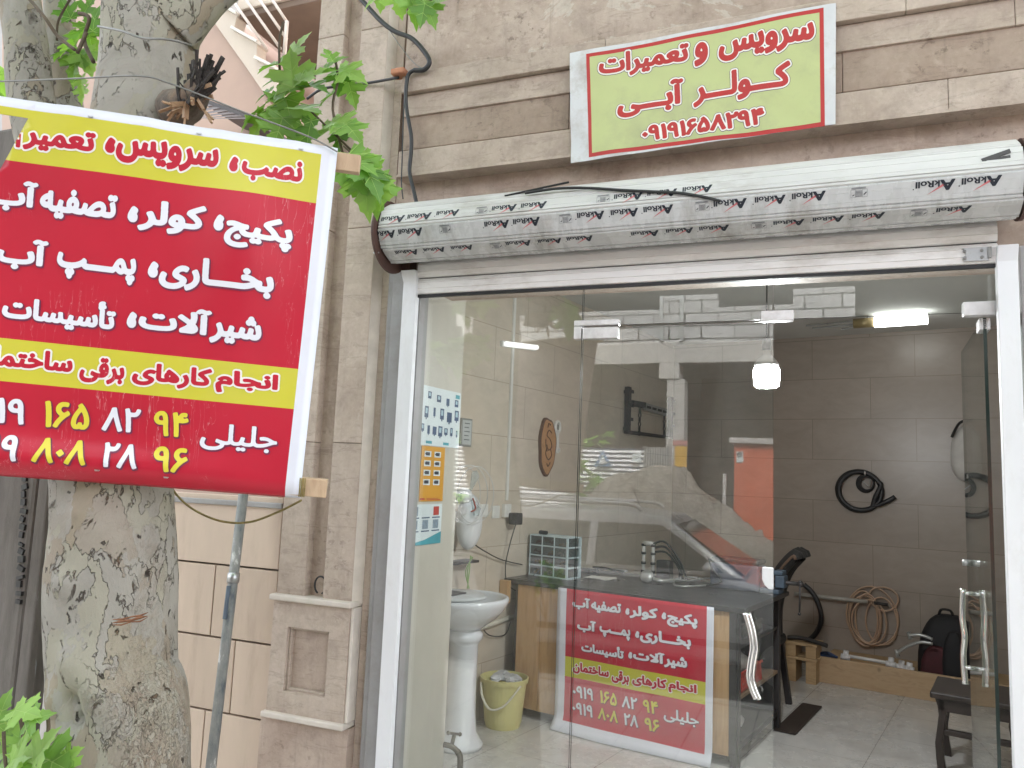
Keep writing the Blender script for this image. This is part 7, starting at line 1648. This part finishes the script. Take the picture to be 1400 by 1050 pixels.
b.add([(x, CY1-ins(z), z) for x, z in cab]+[(x, CY0+ins(z), z) for x, z in cab], [tuple(range(n)), tuple(range(2*n-1, n-1, -1))]+[(i, i+n, (i+1) % n+n, (i+1) % n) for i in range(n)]); cabin = b.build('cabin', M['silver'], car, bevel=.04)
zt2 = zr-.13; zb2 = zbelt+.03
def wpt(x, z, o=.006): return (x, CY1-ins(z)+o, z)
slx = lambda z: xr0+(xw+.05-xr0)*(zr-.05-z)/(zr-.05-zbelt)        # windscreen line
for xa_, xb_, sl in ((XB0+.42, XB0+1.05, 0), (XB0+1.13, XB0+2.0, 0), (XB0+2.08, None, 1)):
    b = MB(); pts = [wpt(xa_ + (.0), zb2), wpt(xb_ if not sl else slx(zb2)-.14, zb2), wpt(xb_ if not sl else slx(zt2)-.14, zt2), wpt(xa_+(.12 if xa_ < XB0+.5 else .0), zt2)]
    b.prism(pts, (0, -.004, 0)); b.build('side_window', M['cglass'], car, bevel=.004)
b = MB(); p = [(slx(zr-.11)+.02, zr-.11), (slx(zbelt+.02)+.02, zbelt+.02)]
b.add([(p[0][0], CY1-ins(zr)-.05, p[0][1]), (p[1][0], CY1-.08, p[1][1]), (p[1][0], CY0+.08, p[1][1]), (p[0][0], CY0+ins(zr)+.05, p[0][1])], [(0, 1, 2, 3)]); b.build('windscreen', M['cglass'], car)
for y in (CY1-ins(zr)-.05, CY0+ins(zr)+.05):
    b = MB(); b.tube(spline([(xr0-.25, y, zr-.0), (xr0-.4, y, zr+.06), (xr0-1.2, y, zr+.07), (XB0+.8, y, zr+.06), (XB0+.6, y, zr+.0)], 5), .02, 8); b.build('roof_rail', mat('pale_roof_rail', (.55, .55, .56), .3, .05, metal=.4), car, smooth=True)
b = MB()
for k in range(5): x = xr0-.55-.38*k; b.bar((x, CY1-ins(zr)-.05, zr+.07), (x-.06, CY0+ins(zr)+.05, zr+.07), .05, .025)
b.build('roof_bars', M['white_pvc'], car)
for x in (XB0+.72, XF-.78):
    for y, s_ in ((CY1+.0, 1), (CY0, -1)):
        b = MB(); b.lathe([(.0, -.0), (.20, 0), (.31, .01), (.325, .04), (.325, .18), (.30, .2), (.0, .2)], (x, y-.18 if s_ > 0 else y-.02, SZ+.325), 28, 'y'); wh = b.build('wheel', M['tyre'], car, smooth=True)
        b = MB(); b.lathe([(.0, 0), (.06, .006), (.19, .0), (.2, -.02)], (x, y+.022 if s_ > 0 else y-.022, SZ+.325), 20, 'y'); child(b.build('rim', M['steel']), wh)
b = MB(); b.ball((xw-.25, CY1+.09, zbelt+.07), (.07, .10, .06), 12, 8); b.build('door_mirror', M['silver'], car, smooth=True)
for y in (CY1-.3, CY0+.3):
    b = MB(); b.ball((XF-.10, y, zw-.38), (.12, .16, .08), 12, 8); b.build('headlight', M['chrome'], car, smooth=True)
b = MB()
for x in (XB0+1.09, XB0+2.04): b.box((x-.004, CY1+.0005, SZ+.4), (x+.004, CY1+.003, zbelt-.04))
b.box((XB0+.2, CY1+.0005, SZ+.42), (xw+.3, CY1+.012, SZ+.48)); b.build('door_seams', M['trimb'], car)
b = MB(); b.tube([(XB0+2.3, CY0+.5, zr-.03), (XB0+2.2, CY0+.5, zr+.2)], .006, 6); b.build('aerial', M['trimb'], car)
# pale house and trees further along the street
hs_ = thing('pale_house', 'plain pale rendered house across the street behind the leafy trees', 'house', (-13, -13, SZ))
M['pale'] = mat('pale_render', (.42, .41, .40), .8, .06, 2)
b = MB(); b.box((-17.5, -20, SZ), (-6.6, -13.2, 5.6)); b.build('walls', M['pale'], hs_)
b = MB(); b.box((-17.8, -20.2, 5.601), (-6.55, -13.0, 5.85)); b.build('roof_slab', M['conc'], hs_)
for x in (-15.5, -12.2, -9.2):
    for z in (.9, 4.2):
        b = MB(); b.box((x, -13.199, z), (x+1.3, -13.12, z+1.2)); wf = b.build('window', M['alu'], hs_); b = MB(); b.box((x+.07, -13.119, z+.07), (x+1.23, -13.11, z+1.13)); child(b.build('pane', M['cglass']), wf)
rt = random.Random(12)
for k, (x, y, h_, lab) in enumerate(((-8.2, -10.9, 3.1, 'leafy street tree across the street, next to the pale house'), (-10.6, -11.2, 3.5, 'second street tree across the street, further from the hoarding'), (-5.6, -11.0, 2.5, 'small bushy tree next to the striped hoarding'))):
    tr_ = thing('street_tree', lab, 'tree', (x, y, SZ), 'trees across the street')
    b = MB(); limb(b, [np.array([x, y, SZ]), np.array([x+.1, y, h_*.5]), np.array([x, y+.1, h_])], [.16, .12, .07], 12, 5, (), .06, k); b.build('trunk', M['bark'], tr_, smooth=True)
    crown(tr_, (x, y, h_*.72), (1.25, 1.1, h_*.42), 700, .30, 60+k, (0, 0, 1, 2))
# neighbouring tall blocks closing the street (they shade it)
for k, (x0, x1, y0, y1, h_, lab) in enumerate(((9.6, 20, -21, -12.2, 6.3, 'plain pale block further right across the street'), (4.6, 16, .3, 9, 6.5, 'plain rendered block adjoining the shop on the right'), (-20, -5.6, 2.2, 10, 6.5, 'plain rendered block beyond the outside stair on the left'))):
    t2 = thing('street_block', lab, 'building', ((x0+x1)/2, (y0+y1)/2, SZ)); b = MB(); b.box((x0, y0, SZ), (x1, y1, h_)); b.build('walls', M['pale'] if k != 1 else M['trav'], t2); b = MB(); b.box((x0-.2, y0-.2, h_+.001), (x1+.2, y1+.2, h_+.3)); b.build('roof_slab', M['conc'], t2)
